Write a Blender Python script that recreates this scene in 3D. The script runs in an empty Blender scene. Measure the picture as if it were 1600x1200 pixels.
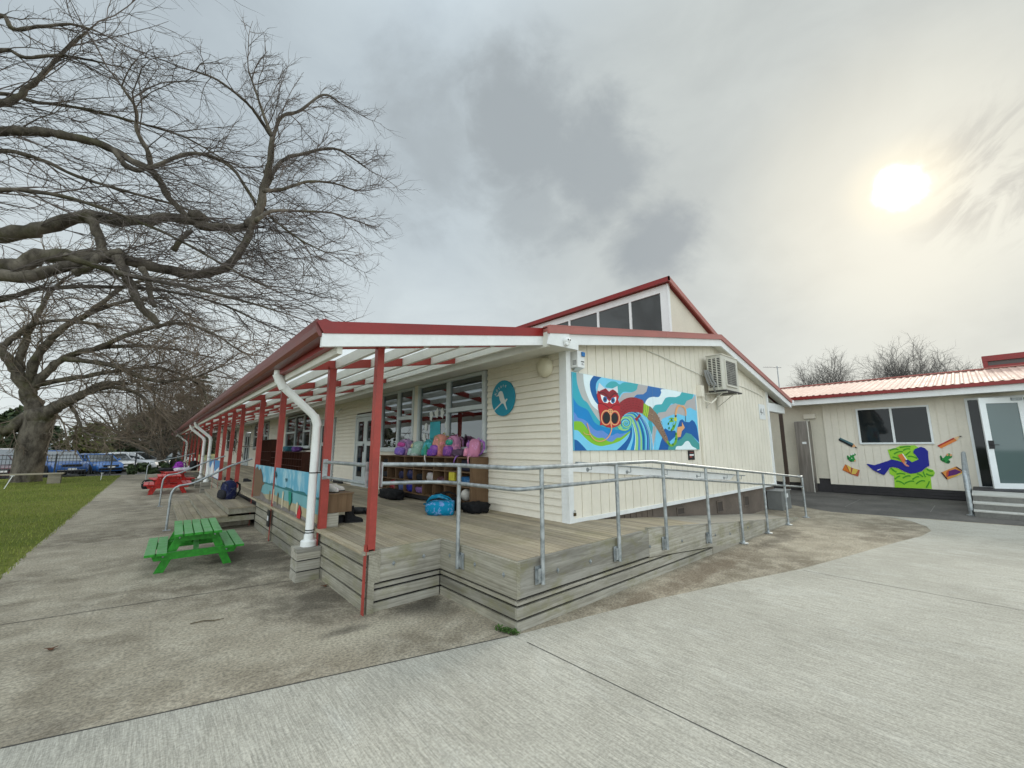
import bpy, math, random
from math import sin, cos, pi, radians, sqrt, atan2
from mathutils import Vector, Matrix
random.seed(7)
sc = bpy.context.scene
COL = sc.collection
# ---------------------------------------------------------------- camera
FPX, YAW, PITCH, ROLL, EYE = 630.74, 0.721357, 0.157072, -0.0019653, 1.6
def _cam():
    cy, sy, cp, sp = cos(YAW), sin(YAW), cos(PITCH), sin(PITCH)
    f = Vector((sy*cp, cy*cp, sp)); r = Vector((cy, -sy, 0)); u = r.cross(f)
    return r*cos(ROLL)+u*sin(ROLL), u*cos(ROLL)-r*sin(ROLL), f
CR, CU, CF = _cam()
EYEP = Vector((0, 0, EYE))
def ray(x, y): return CR*((x-800)/FPX) + CU*((600-y)/FPX) + CF
def atx(x, y, X): d = ray(x, y); return EYEP + d*(X/d.x)
def aty(x, y, Y): d = ray(x, y); return EYEP + d*(Y/d.y)
def atz(x, y, z=0.0): d = ray(x, y); return EYEP + d*((z-EYE)/d.z)
cd = bpy.data.cameras.new('camera'); cam = bpy.data.objects.new('camera', cd); COL.objects.link(cam)
cd.sensor_width = 36; cd.sensor_fit = 'HORIZONTAL'; cd.lens = 36*FPX/1600
cd.clip_start = 0.05; cd.clip_end = 6000
m3 = Matrix((CR, CU, -CF)).transposed()
cam.matrix_world = Matrix.Translation(EYEP) @ m3.to_4x4()
sc.camera = cam
# ---------------------------------------------------------------- mesh builder
def lerp(a, b, t): return a+(b-a)*t
class MB:
    def __init__(s): s.v = []; s.f = []; s.mi = []; s.ti = []; s.m = 0; s.t = 0.5
    def face(s, idx): s.f.append(idx); s.mi.append(s.m); s.ti.append(s.t)
    def poly(s, pts):
        n = len(s.v); s.v.extend([tuple(p) for p in pts]); s.face(tuple(range(n, n+len(pts)))); return s
    def hexa(s, p):
        n = len(s.v); s.v.extend([tuple(q) for q in p])
        for q in ((0,3,2,1),(4,5,6,7),(0,1,5,4),(1,2,6,5),(2,3,7,6),(3,0,4,7)): s.face(tuple(n+i for i in q))
        return s
    def box(s, x0, x1, y0, y1, z0, z1):
        return s.hexa([(x0,y0,z0),(x1,y0,z0),(x1,y1,z0),(x0,y1,z0),(x0,y0,z1),(x1,y0,z1),(x1,y1,z1),(x0,y1,z1)])
    def bar(s, a, b, w, h, up=(0,0,1)):
        a = Vector(a); b = Vector(b); d = (b-a).normalized(); sd = d.cross(Vector(up))
        if sd.length < 1e-5: sd = d.cross(Vector((1,0,0)))
        sd.normalize(); u = sd.cross(d)
        sd *= w/2; u *= h/2
        return s.hexa([a-sd-u, a+sd-u, b+sd-u, b-sd-u, a-sd+u, a+sd+u, b+sd+u, b-sd+u])
    def prism(s, pts, off, caps=True):
        off = Vector(off); n = len(s.v); k = len(pts)
        s.v.extend([tuple(p) for p in pts]); s.v.extend([tuple(Vector(p)+off) for p in pts])
        if caps: s.face(tuple(range(n+k-1, n-1, -1))); s.face(tuple(range(n+k, n+2*k)))
        for i in range(k):
            j = (i+1) % k; s.face((n+i, n+j, n+k+j, n+k+i))
        return s
    def tube(s, pts, r, n=8, caps=True):
        pts = [Vector(p) for p in pts]; k = len(pts)
        rs = r if isinstance(r, (list, tuple)) else [r]*k
        base = len(s.v); prev = None
        for i in range(k):
            d = (pts[min(i+1,k-1)]-pts[max(i-1,0)])
            if d.length < 1e-9: d = Vector((0,0,1))
            d.normalize()
            if prev is None:
                a = Vector((0,0,1)) if abs(d.z) < .9 else Vector((1,0,0))
                x = d.cross(a).normalized()
            else:
                x = prev-d*prev.dot(d)
                x = x.normalized() if x.length > 1e-6 else d.orthogonal().normalized()
            prev = x; y = d.cross(x)
            for j in range(n):
                t = 2*pi*j/n; s.v.append(tuple(pts[i]+x*(rs[i]*cos(t))+y*(rs[i]*sin(t))))
        for i in range(k-1):
            for j in range(n):
                a = base+i*n+j; b = base+i*n+(j+1) % n
                s.face((a, b, b+n, a+n))
        if caps and n > 2:
            s.face(tuple(range(base+n-1, base-1, -1))); s.face(tuple(range(base+(k-1)*n, base+k*n)))
        return s
    def lathe(s, prof, c=(0,0,0), n=16, ax='z'):
        base = len(s.v); k = len(prof)
        for (r, h) in prof:
            for j in range(n):
                t = 2*pi*j/n; p = (r*cos(t), r*sin(t), h)
                if ax == 'x': p = (h, r*cos(t), r*sin(t))
                if ax == 'y': p = (r*sin(t), h, r*cos(t))
                s.v.append((c[0]+p[0], c[1]+p[1], c[2]+p[2]))
        for i in range(k-1):
            for j in range(n):
                a = base+i*n+j; b = base+i*n+(j+1) % n; s.face((a, b, b+n, a+n))
        s.face(tuple(range(base+n-1, base-1, -1))); s.face(tuple(range(base+(k-1)*n, base+k*n)))
        return s
    def loft(s, rings, caps=True):
        base = len(s.v); n = len(rings[0])
        for R in rings: s.v.extend([tuple(p) for p in R])
        for i in range(len(rings)-1):
            for j in range(n):
                a = base+i*n+j; b = base+i*n+(j+1) % n; s.face((a, b, b+n, a+n))
        if caps:
            s.face(tuple(range(base+n-1, base-1, -1)))
            e = base+(len(rings)-1)*n; s.face(tuple(range(e, e+n)))
        return s
    def ball(s, c, r, n=10, sq=(1,1,1), jit=0):
        base = len(s.v); k = n//2+1
        for i in range(k):
            a = pi*i/(k-1)
            for j in range(n):
                t = 2*pi*j/n; q = r*(1+random.uniform(-jit, jit))
                s.v.append((c[0]+q*sin(a)*cos(t)*sq[0], c[1]+q*sin(a)*sin(t)*sq[1], c[2]-q*cos(a)*sq[2]))
        for i in range(k-1):
            for j in range(n):
                a = base+i*n+j; b = base+i*n+(j+1) % n; s.face((a, b, b+n, a+n))
        return s
W0 = {}
def make(name, mb, mats, parent=None, smooth=False, label=None, local=False, bevel=0):
    me = bpy.data.meshes.new(name)
    if parent is not None:
        o = W0[parent.name] if not local else Vector((0,0,0)); loc = Vector((0,0,0))
    else:
        xs = [p[0] for p in mb.v]; ys = [p[1] for p in mb.v]; zs = [p[2] for p in mb.v]
        loc = Vector(((min(xs)+max(xs))/2, (min(ys)+max(ys))/2, min(zs))); o = loc
    me.from_pydata([(p[0]-o[0], p[1]-o[1], p[2]-o[2]) for p in mb.v], [], mb.f)
    if not isinstance(mats, (list, tuple)): mats = [mats]
    for m in mats: me.materials.append(m)
    if len(mats) > 1: me.polygons.foreach_set('material_index', mb.mi)
    if any(t != .5 for t in mb.ti):
        at = me.attributes.new('tint', 'FLOAT', 'FACE'); at.data.foreach_set('value', mb.ti)
    if smooth: me.polygons.foreach_set('use_smooth', [True]*len(mb.f))
    me.update()
    ob = bpy.data.objects.new(name, me); COL.objects.link(ob)
    ob.location = loc
    if parent is not None: ob.parent = parent; W0[ob.name] = W0[parent.name]
    else: W0[ob.name] = loc
    if label: ob['label'] = label
    if bevel:
        b = ob.modifiers.new('bevel', 'BEVEL'); b.width = bevel; b.segments = 2; b.limit_method = 'ANGLE'
    if smooth and smooth != True:
        try: me.set_sharp_from_angle(angle=radians(smooth))
        except Exception: pass
    return ob
def thing(name, label, cat, loc=(0,0,0), rotz=0, group=None):
    o = bpy.data.objects.new(name, None); COL.objects.link(o)
    o.location = loc; o.rotation_euler = (0,0,rotz); o['label'] = label; o['category'] = cat
    o.empty_display_size = .1
    if group: o['group'] = group
    W0[o.name] = Vector(loc); return o
def solo(name, mb, mats, label, cat, group=None, smooth=False, bevel=0):
    o = make(name, mb, mats, None, smooth, None, bevel=bevel); o['label'] = label; o['category'] = cat
    if group: o['group'] = group
    return o
def struct(name, mb, mats, kind='structure', label=None, smooth=False):
    o = make(name, mb, mats, None, smooth); o['kind'] = kind
    if label: o['label'] = label
    return o
def dup(root, loc, rotz=None, label=None):
    def cp(o, par):
        c = o.copy(); COL.objects.link(c); c.parent = par
        for ch in [x for x in kids.get(o.name, [])]: cp(ch, c)
        return c
    kids = {}
    for o in bpy.data.objects:
        if o.parent: kids.setdefault(o.parent.name, []).append(o)
    r = cp(root, None); r.location = loc
    if rotz is not None: r.rotation_euler = (0,0,rotz)
    if label: r['label'] = label
    return r
def text_mb(mb, s, size, place, font_scale=1.0, depth=0):
    cu = bpy.data.curves.new('t', 'FONT'); cu.body = s; cu.size = size; cu.align_x = 'CENTER'; cu.align_y = 'CENTER'
    ob = bpy.data.objects.new('t', cu); COL.objects.link(ob)
    dg = bpy.context.evaluated_depsgraph_get()
    me = bpy.data.meshes.new_from_object(ob.evaluated_get(dg))
    n = len(mb.v)
    for v in me.vertices: mb.v.append(tuple(place(v.co.x, v.co.y)))
    for p in me.polygons: mb.face(tuple(n+i for i in p.vertices))
    bpy.data.objects.remove(ob); bpy.data.curves.remove(cu); bpy.data.meshes.remove(me)
# ---------------------------------------------------------------- materials
def srgb(r, g, b):
    f = lambda c: (c/255/12.92) if c <= 10 else ((c/255+.055)/1.055)**2.4
    return (f(r), f(g), f(b))
class NT:
    def __init__(s, name):
        s.m = bpy.data.materials.new(name); s.m.use_nodes = True; s.t = s.m.node_tree; s.t.nodes.clear()
        s.out = s.n('ShaderNodeOutputMaterial')
    def n(s, ty, **kw):
        x = s.t.nodes.new(ty)
        for k, v in kw.items():
            if hasattr(x, k): setattr(x, k, v)
        return x
    def l(s, a, b): s.t.links.new(a, b)
    def val(s, sock, v):
        if hasattr(v, 'is_output') or isinstance(v, bpy.types.NodeSocket): s.l(v, sock)
        elif isinstance(v, (tuple, list)) and len(v) == 3 and sock.type == 'RGBA': sock.default_value = (*v, 1)
        else: sock.default_value = v
    def coord(s, kind='Object', scale=(1,1,1), rot=(0,0,0)):
        c = s.n('ShaderNodeTexCoord'); mp = s.n('ShaderNodeMapping'); mp.inputs['Scale'].default_value = scale
        mp.inputs['Rotation'].default_value = rot
        s.l(c.outputs[kind], mp.inputs['Vector']); return mp.outputs['Vector']
    def noise(s, vec, scale, detail=4, rough=.55, dist=0):
        x = s.n('ShaderNodeTexNoise'); x.inputs['Scale'].default_value = scale; x.inputs['Detail'].default_value = detail
        x.inputs['Roughness'].default_value = rough; x.inputs['Distortion'].default_value = dist
        if vec is not None: s.l(vec, x.inputs['Vector'])
        return x.outputs['Fac']
    def ramp(s, fac, a, b, lo=0.0, hi=1.0):
        x = s.n('ShaderNodeMapRange'); x.interpolation_type = 'SMOOTHSTEP'
        x.inputs['From Min'].default_value = a; x.inputs['From Max'].default_value = b
        x.inputs['To Min'].default_value = lo; x.inputs['To Max'].default_value = hi
        s.val(x.inputs['Value'], fac); return x.outputs['Result']
    def mix(s, fac, a, b, mode='MIX'):
        x = s.n('ShaderNodeMix', data_type='RGBA', blend_type=mode)
        s.val(x.inputs['Factor'], fac); s.val(x.inputs['A'] if False else x.inputs[6], a); s.val(x.inputs[7], b); return x.outputs[2]
    def math(s, op, a, b=0.0, c=0.0):
        x = s.n('ShaderNodeMath', operation=op); s.val(x.inputs[0], a); s.val(x.inputs[1], b); s.val(x.inputs[2], c); return x.outputs[0]
    def attr(s, name):
        x = s.n('ShaderNodeAttribute'); x.attribute_name = name; return x.outputs['Fac']
    def bump(s, h, strength=.3, dist=.01, nrm=None):
        x = s.n('ShaderNodeBump'); x.inputs['Strength'].default_value = strength; x.inputs['Distance'].default_value = dist
        s.l(h, x.inputs['Height'])
        if nrm: s.l(nrm, x.inputs['Normal'])
        return x.outputs['Normal']
    def bsdf(s, col, rough=.5, metal=0.0, spec=.5, nrm=None, **kw):
        x = s.n('ShaderNodeBsdfPrincipled')
        s.val(x.inputs['Base Color'], col); s.val(x.inputs['Roughness'], rough); s.val(x.inputs['Metallic'], metal)
        s.val(x.inputs['Specular IOR Level'], spec)
        if nrm: s.l(nrm, x.inputs['Normal'])
        for k, v in kw.items(): s.val(x.inputs[k.replace('_', ' ')], v)
        return x.outputs['BSDF']
    def done(s, sh): s.l(sh, s.out.inputs['Surface']); return s.m
MATS = {}
def paint(name, col, rough=.5, var=.10, scale=3.0, bump=.05, dirt=.0, dirtcol=(.12,.10,.07), spec=.4, metal=0.0):
    k = NT(name); v = k.coord()
    n1 = k.noise(v, scale, 5, .6); n2 = k.noise(v, scale*14, 3, .6)
    f = k.math('ADD', k.math('MULTIPLY', n1, .7), k.math('MULTIPLY', n2, .3))
    lo = tuple(c*(1-var*1.6) for c in col); hi = tuple(min(1, c*(1+var)) for c in col)
    c = k.mix(k.ramp(f, .3, .7), lo, hi)
    if dirt: c = k.mix(k.math('MULTIPLY', k.ramp(k.noise(k.coord(scale=(1,1,.35)), scale*2.3, 6, .7), .52, .8), dirt), c, dirtcol)
    nr = k.bump(n2, bump, .004) if bump else None
    return k.done(k.bsdf(c, k.ramp(n1, .2, .8, rough*.85, min(1, rough*1.15)), metal, spec, nr))
def wood(name, ca, cb, axis='y', rough=.8, bump=.16, moss=0.0, scale=1.0, knots=True):
    k = NT(name)
    st = {'x': (.55,8,8), 'y': (8,.55,8), 'z': (8,8,.55)}[axis]
    v = k.coord(scale=tuple(a*scale for a in st))
    tint = k.attr('tint')
    off = k.n('ShaderNodeVectorMath', operation='ADD'); k.l(v, off.inputs[0])
    cx = k.n('ShaderNodeCombineXYZ'); t9 = k.math('MULTIPLY', tint, 37.0)
    for i in range(3): k.l(t9, cx.inputs[i])
    k.l(cx.outputs[0], off.inputs[1]); v = off.outputs[0]
    g1 = k.noise(v, .9, 5, .6, 1.6); g2 = k.noise(v, 13.0, 3, .6, .4)
    w = k.n('ShaderNodeTexWave'); w.wave_type = 'RINGS'; w.rings_direction = axis.upper(); w.wave_profile = 'SAW'
    w.inputs['Scale'].default_value = 1.6; w.inputs['Distortion'].default_value = 9; w.inputs['Detail'].default_value = 2; w.inputs['Detail Scale'].default_value = .5
    k.l(v, w.inputs['Vector'])
    f = k.math('ADD', k.math('MULTIPLY', g1, .55), k.math('MULTIPLY', g2, .33)); f = k.math('ADD', f, k.math('MULTIPLY', w.outputs['Fac'], .12))
    c = k.mix(k.ramp(f, .25, .75), ca, cb)
    c = k.mix(1.0, c, k.mix(tint, (.76,.76,.77), (1.20,1.18,1.14)), 'MULTIPLY')
    big = k.noise(k.coord(), 1.3, 4, .6)
    c = k.mix(k.ramp(big, .45, .75, 0, .45), c, tuple(q*.55 for q in ca))
    if moss: c = k.mix(k.ramp(k.noise(k.coord(scale=(1,1,2)), 2.2, 5, .7), .47, .7, 0, moss), c, (.17,.16,.055))
    return k.done(k.bsdf(c, rough, 0, .25, k.bump(f, bump, .006)))
def flat(name, col, rough=.6, **kw):
    k = NT(name); return k.done(k.bsdf(col, rough, **kw))
# ---------------------------------------------------------------- world
SUN_AZ, SUN_EL = radians(87.9), radians(25.65)
SUND = Vector((sin(SUN_AZ)*cos(SUN_EL), cos(SUN_AZ)*cos(SUN_EL), sin(SUN_EL)))
def build_world():
    w = bpy.data.worlds.new('World'); sc.world = w; w.use_nodes = True; t = w.node_tree; t.nodes.clear()
    k = NT.__new__(NT); k.t = t
    out = k.n('ShaderNodeOutputWorld'); bg = k.n('ShaderNodeBackground'); k.l(bg.outputs[0], out.inputs[0])
    tc = k.n('ShaderNodeTexCoord'); d = tc.outputs['Generated']
    nm = k.n('ShaderNodeVectorMath', operation='NORMALIZE'); k.l(d, nm.inputs[0]); d = nm.outputs[0]
    sx = k.n('ShaderNodeSeparateXYZ'); k.l(d, sx.inputs[0]); z = sx.outputs['Z']
    def dot(v):
        x = k.n('ShaderNodeVectorMath', operation='DOT_PRODUCT'); k.l(d, x.inputs[0]); x.inputs[1].default_value = v; return x.outputs['Value']
    # cloud-deck coordinates
    zz = k.math('ADD', k.math('MAXIMUM', z, 0.0), .22)
    px = k.math('DIVIDE', sx.outputs['X'], zz); py = k.math('DIVIDE', sx.outputs['Y'], zz)
    cv = k.n('ShaderNodeCombineXYZ'); k.l(px, cv.inputs[0]); k.l(py, cv.inputs[1]); cv = cv.outputs[0]
    big = k.noise(cv, .9, 6, .55, .6); med = k.noise(cv, 2.6, 7, .6, .5)
    mp = k.n('ShaderNodeMapping'); k.l(cv, mp.inputs['Vector']); mp.inputs['Rotation'].default_value = (0,0,radians(-28)); mp.inputs['Scale'].default_value = (1.1,5.5,1)
    strk = k.noise(mp.outputs[0], 2.2, 6, .62, .6)
    sky = k.n('ShaderNodeTexSky'); sky.sky_type = 'NISHITA'; sky.sun_disc = False
    sky.sun_elevation = SUN_EL; sky.sun_rotation = SUN_AZ; sky.dust_density = 3; sky.altitude = 30
    nis = k.mix(1.0, sky.outputs[0], (.1,.1,.1), 'MULTIPLY')
    s = dot(SUND)
    # overcast deck: cool grey overhead, paler towards the horizon, warmer round the sun
    base = k.mix(k.ramp(z, .02, .60), (.75,.81,.815), (.50,.57,.615))
    base = k.mix(k.ramp(s, .60, .985, 0, .85), base, (.56,.59,.565))
    dv = k.n('ShaderNodeMapping'); k.l(d, dv.inputs['Vector']); dv.inputs['Scale'].default_value = (1,1,1.5); dv = dv.outputs[0]
    puff = k.noise(dv, 3.4, 7, .58, .35); fine = k.noise(dv, 9.0, 7, .6, .3)
    v = k.math('ADD', k.math('MULTIPLY', big, .45), k.math('MULTIPLY', puff, .55))
    base = k.mix(1.0, base, k.mix(k.ramp(v, .36, .64), (.92,.925,.93), (1.09,1.09,1.08)), 'MULTIPLY')
    def cloud(c, r0, r1, amp, nz, mx):
        c = Vector(c).normalized()
        x = k.n('ShaderNodeVectorMath', operation='DISTANCE'); k.l(d, x.inputs[0]); x.inputs[1].default_value = c
        q = k.math('ADD', x.outputs['Value'], k.math('MULTIPLY', k.math('SUBTRACT', nz, .5), amp))
        return k.ramp(q, r1, r0, 0, mx)
    mixn = k.math('ADD', k.math('MULTIPLY', puff, .6), k.math('MULTIPLY', fine, .4))
    fac = None
    for a in ((ray(680,235), .05, .22, .55, mixn, .62), (ray(800,215), .06, .20, .5, mixn, .85), (ray(930,255), .05, .17, .45, mixn, .85), (ray(820,320), .04, .15, .45, mixn, .6), (ray(1030,378), .04, .125, .26, mixn, 1.0)):
        m = cloud(*a); fac = m if fac is None else k.math('MAXIMUM', fac, m)
    base = k.mix(fac, base, (.36,.40,.42))
    # dark wisps beside the sun, combed along one direction of the sky
    c0 = Vector((.912,-.075,.405)).normalized(); e1 = Vector((0,0,1)).cross(c0).normalized()*-1; e2 = c0.cross(e1).normalized()
    if e2.z < 0: e2 = -e2
    a0 = radians(35); g1 = e1*cos(a0)+e2*sin(a0); g2 = e2*cos(a0)-e1*sin(a0)
    uv = k.n('ShaderNodeCombineXYZ'); k.l(k.math('MULTIPLY', dot(g1), 7.0), uv.inputs[0]); k.l(k.math('MULTIPLY', dot(g2), 18.0), uv.inputs[1])
    wisp = k.noise(uv.outputs[0], 1.0, 6, .6, .7)
    st = k.math('MULTIPLY', cloud(c0, .05, .15, .10, fine, 1.0), k.ramp(wisp, .43, .58))
    base = k.mix(k.math('MULTIPLY', st, .9), base, (.27,.31,.345))
    # thin sun burning through the cloud
    sn = k.math('ADD', s, k.math('MULTIPLY', k.math('SUBTRACT', k.noise(d, 22, 5, .6, .4), .5), .0016))
    halo = k.math('POWER', k.ramp(s, cos(radians(7.5)), cos(radians(.8)), 0, 1), 5.0)
    wide = k.math('POWER', k.ramp(s, cos(radians(20)), cos(radians(2)), 0, 1), 2.0)
    base = k.mix(k.math('MULTIPLY', wide, .35), base, (.86,.83,.68))
    base = k.mix(k.math('MULTIPLY', halo, .5), base, (1.0,.93,.72))
    core = k.math('POWER', k.ramp(sn, cos(radians(2.9)), cos(radians(.1)), 0, 1), 2.6)
    base = k.mix(core, base, (2.6,2.5,2.2))
    # extra sky brightness added out of view, overhead and behind, to light the walls
    fh = Vector((CF.x, CF.y, 0)).normalized()
    back = k.ramp(dot(tuple(-fh)), -.25, .75, 0, 1); zen = k.ramp(z, .72, 1.0, 0, 1)
    g = k.math('ADD', 1.0, k.math('ADD', k.math('MULTIPLY', back, BACKSKY), k.math('MULTIPLY', zen, ZENSKY)))
    mul = k.n('ShaderNodeVectorMath', operation='SCALE'); k.l(base, mul.inputs[0]); k.l(g, mul.inputs['Scale'])
    col = k.mix(.045, mul.outputs[0], nis)
    k.l(col, bg.inputs['Color']); bg.inputs['Strength'].default_value = SKYSTR
BACKSKY, ZENSKY, SKYSTR = 1.85, 1.3, 1.03
build_world()
sl = bpy.data.lights.new('sun', 'SUN'); sl.energy = 1.8; sl.angle = radians(10); sl.color = (1,.93,.8)
so = bpy.data.objects.new('sun', sl); COL.objects.link(so); so.rotation_euler = SUND.to_track_quat('Z', 'Y').to_euler(); so.location = (30,5,30)
sc.view_settings.view_transform = 'Standard'; sc.view_settings.look = 'None'; sc.view_settings.exposure = 0; sc.view_settings.gamma = 1
sc.render.engine = 'CYCLES'; sc.cycles.max_bounces = 8; sc.cycles.transparent_max_bounces = 12; sc.cycles.use_denoising = True
# ---------------------------------------------------------------- material set
M = {}
CREAM = (.74,.69,.585)
M['cream'] = paint('cream_paint', CREAM, .5, .05, 1.2, .05, .2, (.44,.40,.30))
M['cream2'] = paint('cream_paint_worn', (.63,.585,.48), .55, .06, 1.0, .05, .12, (.34,.31,.24))
M['white'] = paint('white_paint', (.74,.75,.74), .45, .05, 2, .04, .3, (.45,.43,.36))
M['offwhite'] = paint('off_white_paint', (.66,.65,.58), .5, .06, 2, .04, .2, (.38,.35,.27))
M['frame'] = paint('window_frame_paint', (.52,.56,.56), .4, .06, 3, .03)
M['alu'] = paint('white_aluminium', (.76,.79,.79), .3, .03, 3, .0)
M['red'] = paint('red_post_paint', (.33,.046,.034), .45, .14, 3, .05, .1, (.2,.05,.04))
M['redroof'] = paint('red_roof_steel', (.225,.014,.012), .35, .12, 2, .03)
M['pinkroof'] = paint('faded_red_flashing', (.36,.12,.10), .4, .08, 2, .03)
M['maroon'] = paint('maroon_gutter', (.17,.042,.036), .35, .12, 2, .03)
M['corr'] = paint('faded_roof_sheet', (.56,.38,.31), .7, .10, 1.5, .02)
M['brown'] = paint('brown_foundation', (.135,.108,.088), .85, .18, 2.5, .25, .25, (.2,.17,.13))
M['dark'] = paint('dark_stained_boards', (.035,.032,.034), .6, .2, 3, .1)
M['black'] = paint('black_plastic', (.012,.012,.013), .5, .2, 4, .03)
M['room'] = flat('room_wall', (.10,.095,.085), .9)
M['deck'] = wood('deck_timber', (.25,.205,.14), (.44,.385,.29), 'y', moss=.25)
M['deckx'] = wood('deck_timber_cross', (.25,.205,.14), (.44,.385,.29), 'x', moss=.2)
M['fasx'] = wood('grey_timber_x', (.20,.185,.15), (.45,.43,.375), 'x', moss=.55)
M['fasy'] = wood('grey_timber_y', (.18,.165,.125), (.40,.38,.315), 'y', moss=.45)
M['rough'] = wood('bench_timber', (.20,.17,.12), (.42,.38,.30), 'x')
M['ply'] = wood('plywood', (.13,.075,.038), (.25,.155,.085), 'z', .65, .1, scale=.7)
M['plyd'] = wood('dark_plywood', (.055,.018,.010), (.11,.036,.02), 'z', .6, .1)
k = NT('galvanised_steel'); v = k.coord(); n = k.noise(v, 14, 4, .6)
M['galv'] = k.done(k.bsdf(k.mix(k.ramp(n,.3,.7), (.25,.275,.285), (.44,.465,.47)), k.ramp(n,.3,.7,.38,.6), .75, .5))
k = NT('stainless_steel'); v = k.coord(scale=(3,3,.25)); n = k.noise(v, 3, 4, .6)
M['steel'] = k.done(k.bsdf(k.mix(k.ramp(n,.3,.7), (.22,.20,.185), (.37,.345,.32)), .42, .8, .5))
M['pvc'] = paint('white_pvc', (.74,.75,.73), .35, .04, 2, .0, .3, (.47,.45,.38))
k = NT('window_glass'); fr = k.n('ShaderNodeFresnel'); fr.inputs['IOR'].default_value = 2.1
gl = k.n('ShaderNodeBsdfGlossy'); gl.inputs['Roughness'].default_value = .015; gl.inputs['Color'].default_value = (.9,.95,.97,1)
nz = k.bump(k.noise(k.coord(), 2.0, 2, .5), .03, .02); k.l(nz, gl.inputs['Normal'])
tr = k.n('ShaderNodeBsdfTransparent'); tr.inputs['Color'].default_value = (.62,.68,.68,1)
ms = k.n('ShaderNodeMixShader'); k.l(k.math('ADD', fr.outputs[0], .10), ms.inputs[0]); k.l(tr.outputs[0], ms.inputs[1]); k.l(gl.outputs[0], ms.inputs[2])
M['glass'] = k.done(ms.outputs[0])
k = NT('dark_glass')
M['dglass'] = k.done(k.bsdf((.012,.016,.018), .03, 0, .28, k.bump(k.noise(k.coord(), 1.5, 2, .5), .04, .02), IOR=1.5))
M['gglass'] = flat('grey_glass', (.075,.08,.08), .06, spec=.4); M['bglass'] = flat('pale_door_glass', (.085,.125,.125), .04, spec=.5)
k = NT('clear_roof_sheet'); tl = k.n('ShaderNodeBsdfTranslucent'); tl.inputs['Color'].default_value = (.88,.9,.9,1)
df = k.n('ShaderNodeBsdfPrincipled'); df.inputs['Base Color'].default_value = (.72,.74,.74,1); df.inputs['Roughness'].default_value = .3
ms = k.n('ShaderNodeMixShader'); ms.inputs[0].default_value = .30; k.l(tl.outputs[0], ms.inputs[1]); k.l(df.outputs[0], ms.inputs[2])
M['sheet'] = k.done(ms.outputs[0])
# ground materials
k = NT('worn_concrete'); v = k.coord()
a = k.noise(v, .55, 6, .62, .4); b = k.noise(v, 3.1, 6, .68, .3); c = k.noise(v, 42, 4, .7); e = k.noise(v, 160, 2, .6)
col = k.mix(k.ramp(a,.36,.64), (.175,.147,.108), (.33,.288,.22))
col = k.mix(k.ramp(b,.40,.72,0,.65), col, (.43,.385,.305))
col = k.mix(k.ramp(k.noise(v, 1.1, 7, .72, .8),.52,.72,0,.35), col, (.12,.104,.084))
gp = k.n('ShaderNodeNewGeometry').outputs['Position']
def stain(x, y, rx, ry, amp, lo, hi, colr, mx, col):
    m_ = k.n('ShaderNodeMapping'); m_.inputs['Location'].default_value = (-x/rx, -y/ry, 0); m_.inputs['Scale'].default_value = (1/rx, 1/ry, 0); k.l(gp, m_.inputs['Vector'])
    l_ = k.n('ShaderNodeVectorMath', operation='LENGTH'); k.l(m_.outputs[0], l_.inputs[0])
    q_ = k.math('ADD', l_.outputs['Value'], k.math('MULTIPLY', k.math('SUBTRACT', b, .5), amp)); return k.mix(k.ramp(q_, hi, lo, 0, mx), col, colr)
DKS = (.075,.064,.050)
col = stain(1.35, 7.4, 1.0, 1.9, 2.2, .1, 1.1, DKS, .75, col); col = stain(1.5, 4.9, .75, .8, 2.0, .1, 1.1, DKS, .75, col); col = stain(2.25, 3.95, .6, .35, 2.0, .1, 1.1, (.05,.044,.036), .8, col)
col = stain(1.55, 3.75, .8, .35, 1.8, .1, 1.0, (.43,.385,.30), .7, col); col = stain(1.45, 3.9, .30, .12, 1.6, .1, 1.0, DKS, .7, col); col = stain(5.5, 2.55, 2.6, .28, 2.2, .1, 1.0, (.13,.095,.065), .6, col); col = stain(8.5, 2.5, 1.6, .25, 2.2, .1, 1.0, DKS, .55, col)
col = k.mix(1.0, col, k.mix(k.ramp(c,.3,.7), (.62,.62,.62), (1.36,1.35,1.32)), 'MULTIPLY')
col = k.mix(k.ramp(e,.58,.75,0,.5), col, (.42,.39,.33))
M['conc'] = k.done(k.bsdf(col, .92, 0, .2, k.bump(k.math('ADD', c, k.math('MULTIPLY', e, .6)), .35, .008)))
k = NT('broomed_concrete'); v = k.coord(scale=(85,4.5,1)); v0 = k.coord()
br = k.noise(v, 1.0, 3, .65, .5); br2 = k.noise(k.coord(scale=(210,16,1)), 1.0, 2, .6); a = k.noise(v0, .7, 5, .6, .5); b = k.noise(v0, 4.5, 6, .7); e = k.noise(v0, 60, 4, .7)
pt = k.noise(k.coord(scale=(1.6,.7,1)), 1.6, 6, .68, .6)
col = k.mix(k.ramp(a,.3,.7), (.345,.325,.28), (.415,.393,.342))
col = k.mix(k.ramp(pt,.50,.72,0,.5), col, (.49,.475,.43))
col = k.mix(k.ramp(b,.52,.75,0,.5), col, (.30,.28,.235))
col = k.mix(1.0, col, k.mix(k.ramp(br,.3,.7), (.80,.80,.79), (1.16,1.16,1.15)), 'MULTIPLY')
col = k.mix(1.0, col, k.mix(k.ramp(br2,.3,.7), (.88,.88,.88), (1.09,1.09,1.09)), 'MULTIPLY')
col = k.mix(1.0, col, k.mix(k.ramp(e,.3,.7), (.80,.80,.79), (1.19,1.19,1.18)), 'MULTIPLY')
h = k.math('ADD', br, k.math('MULTIPLY', br2, .6)); h = k.math('ADD', h, k.math('MULTIPLY', e, .5))
M['broom'] = k.done(k.bsdf(col, .9, 0, .2, k.bump(h, .4, .006)))
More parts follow.
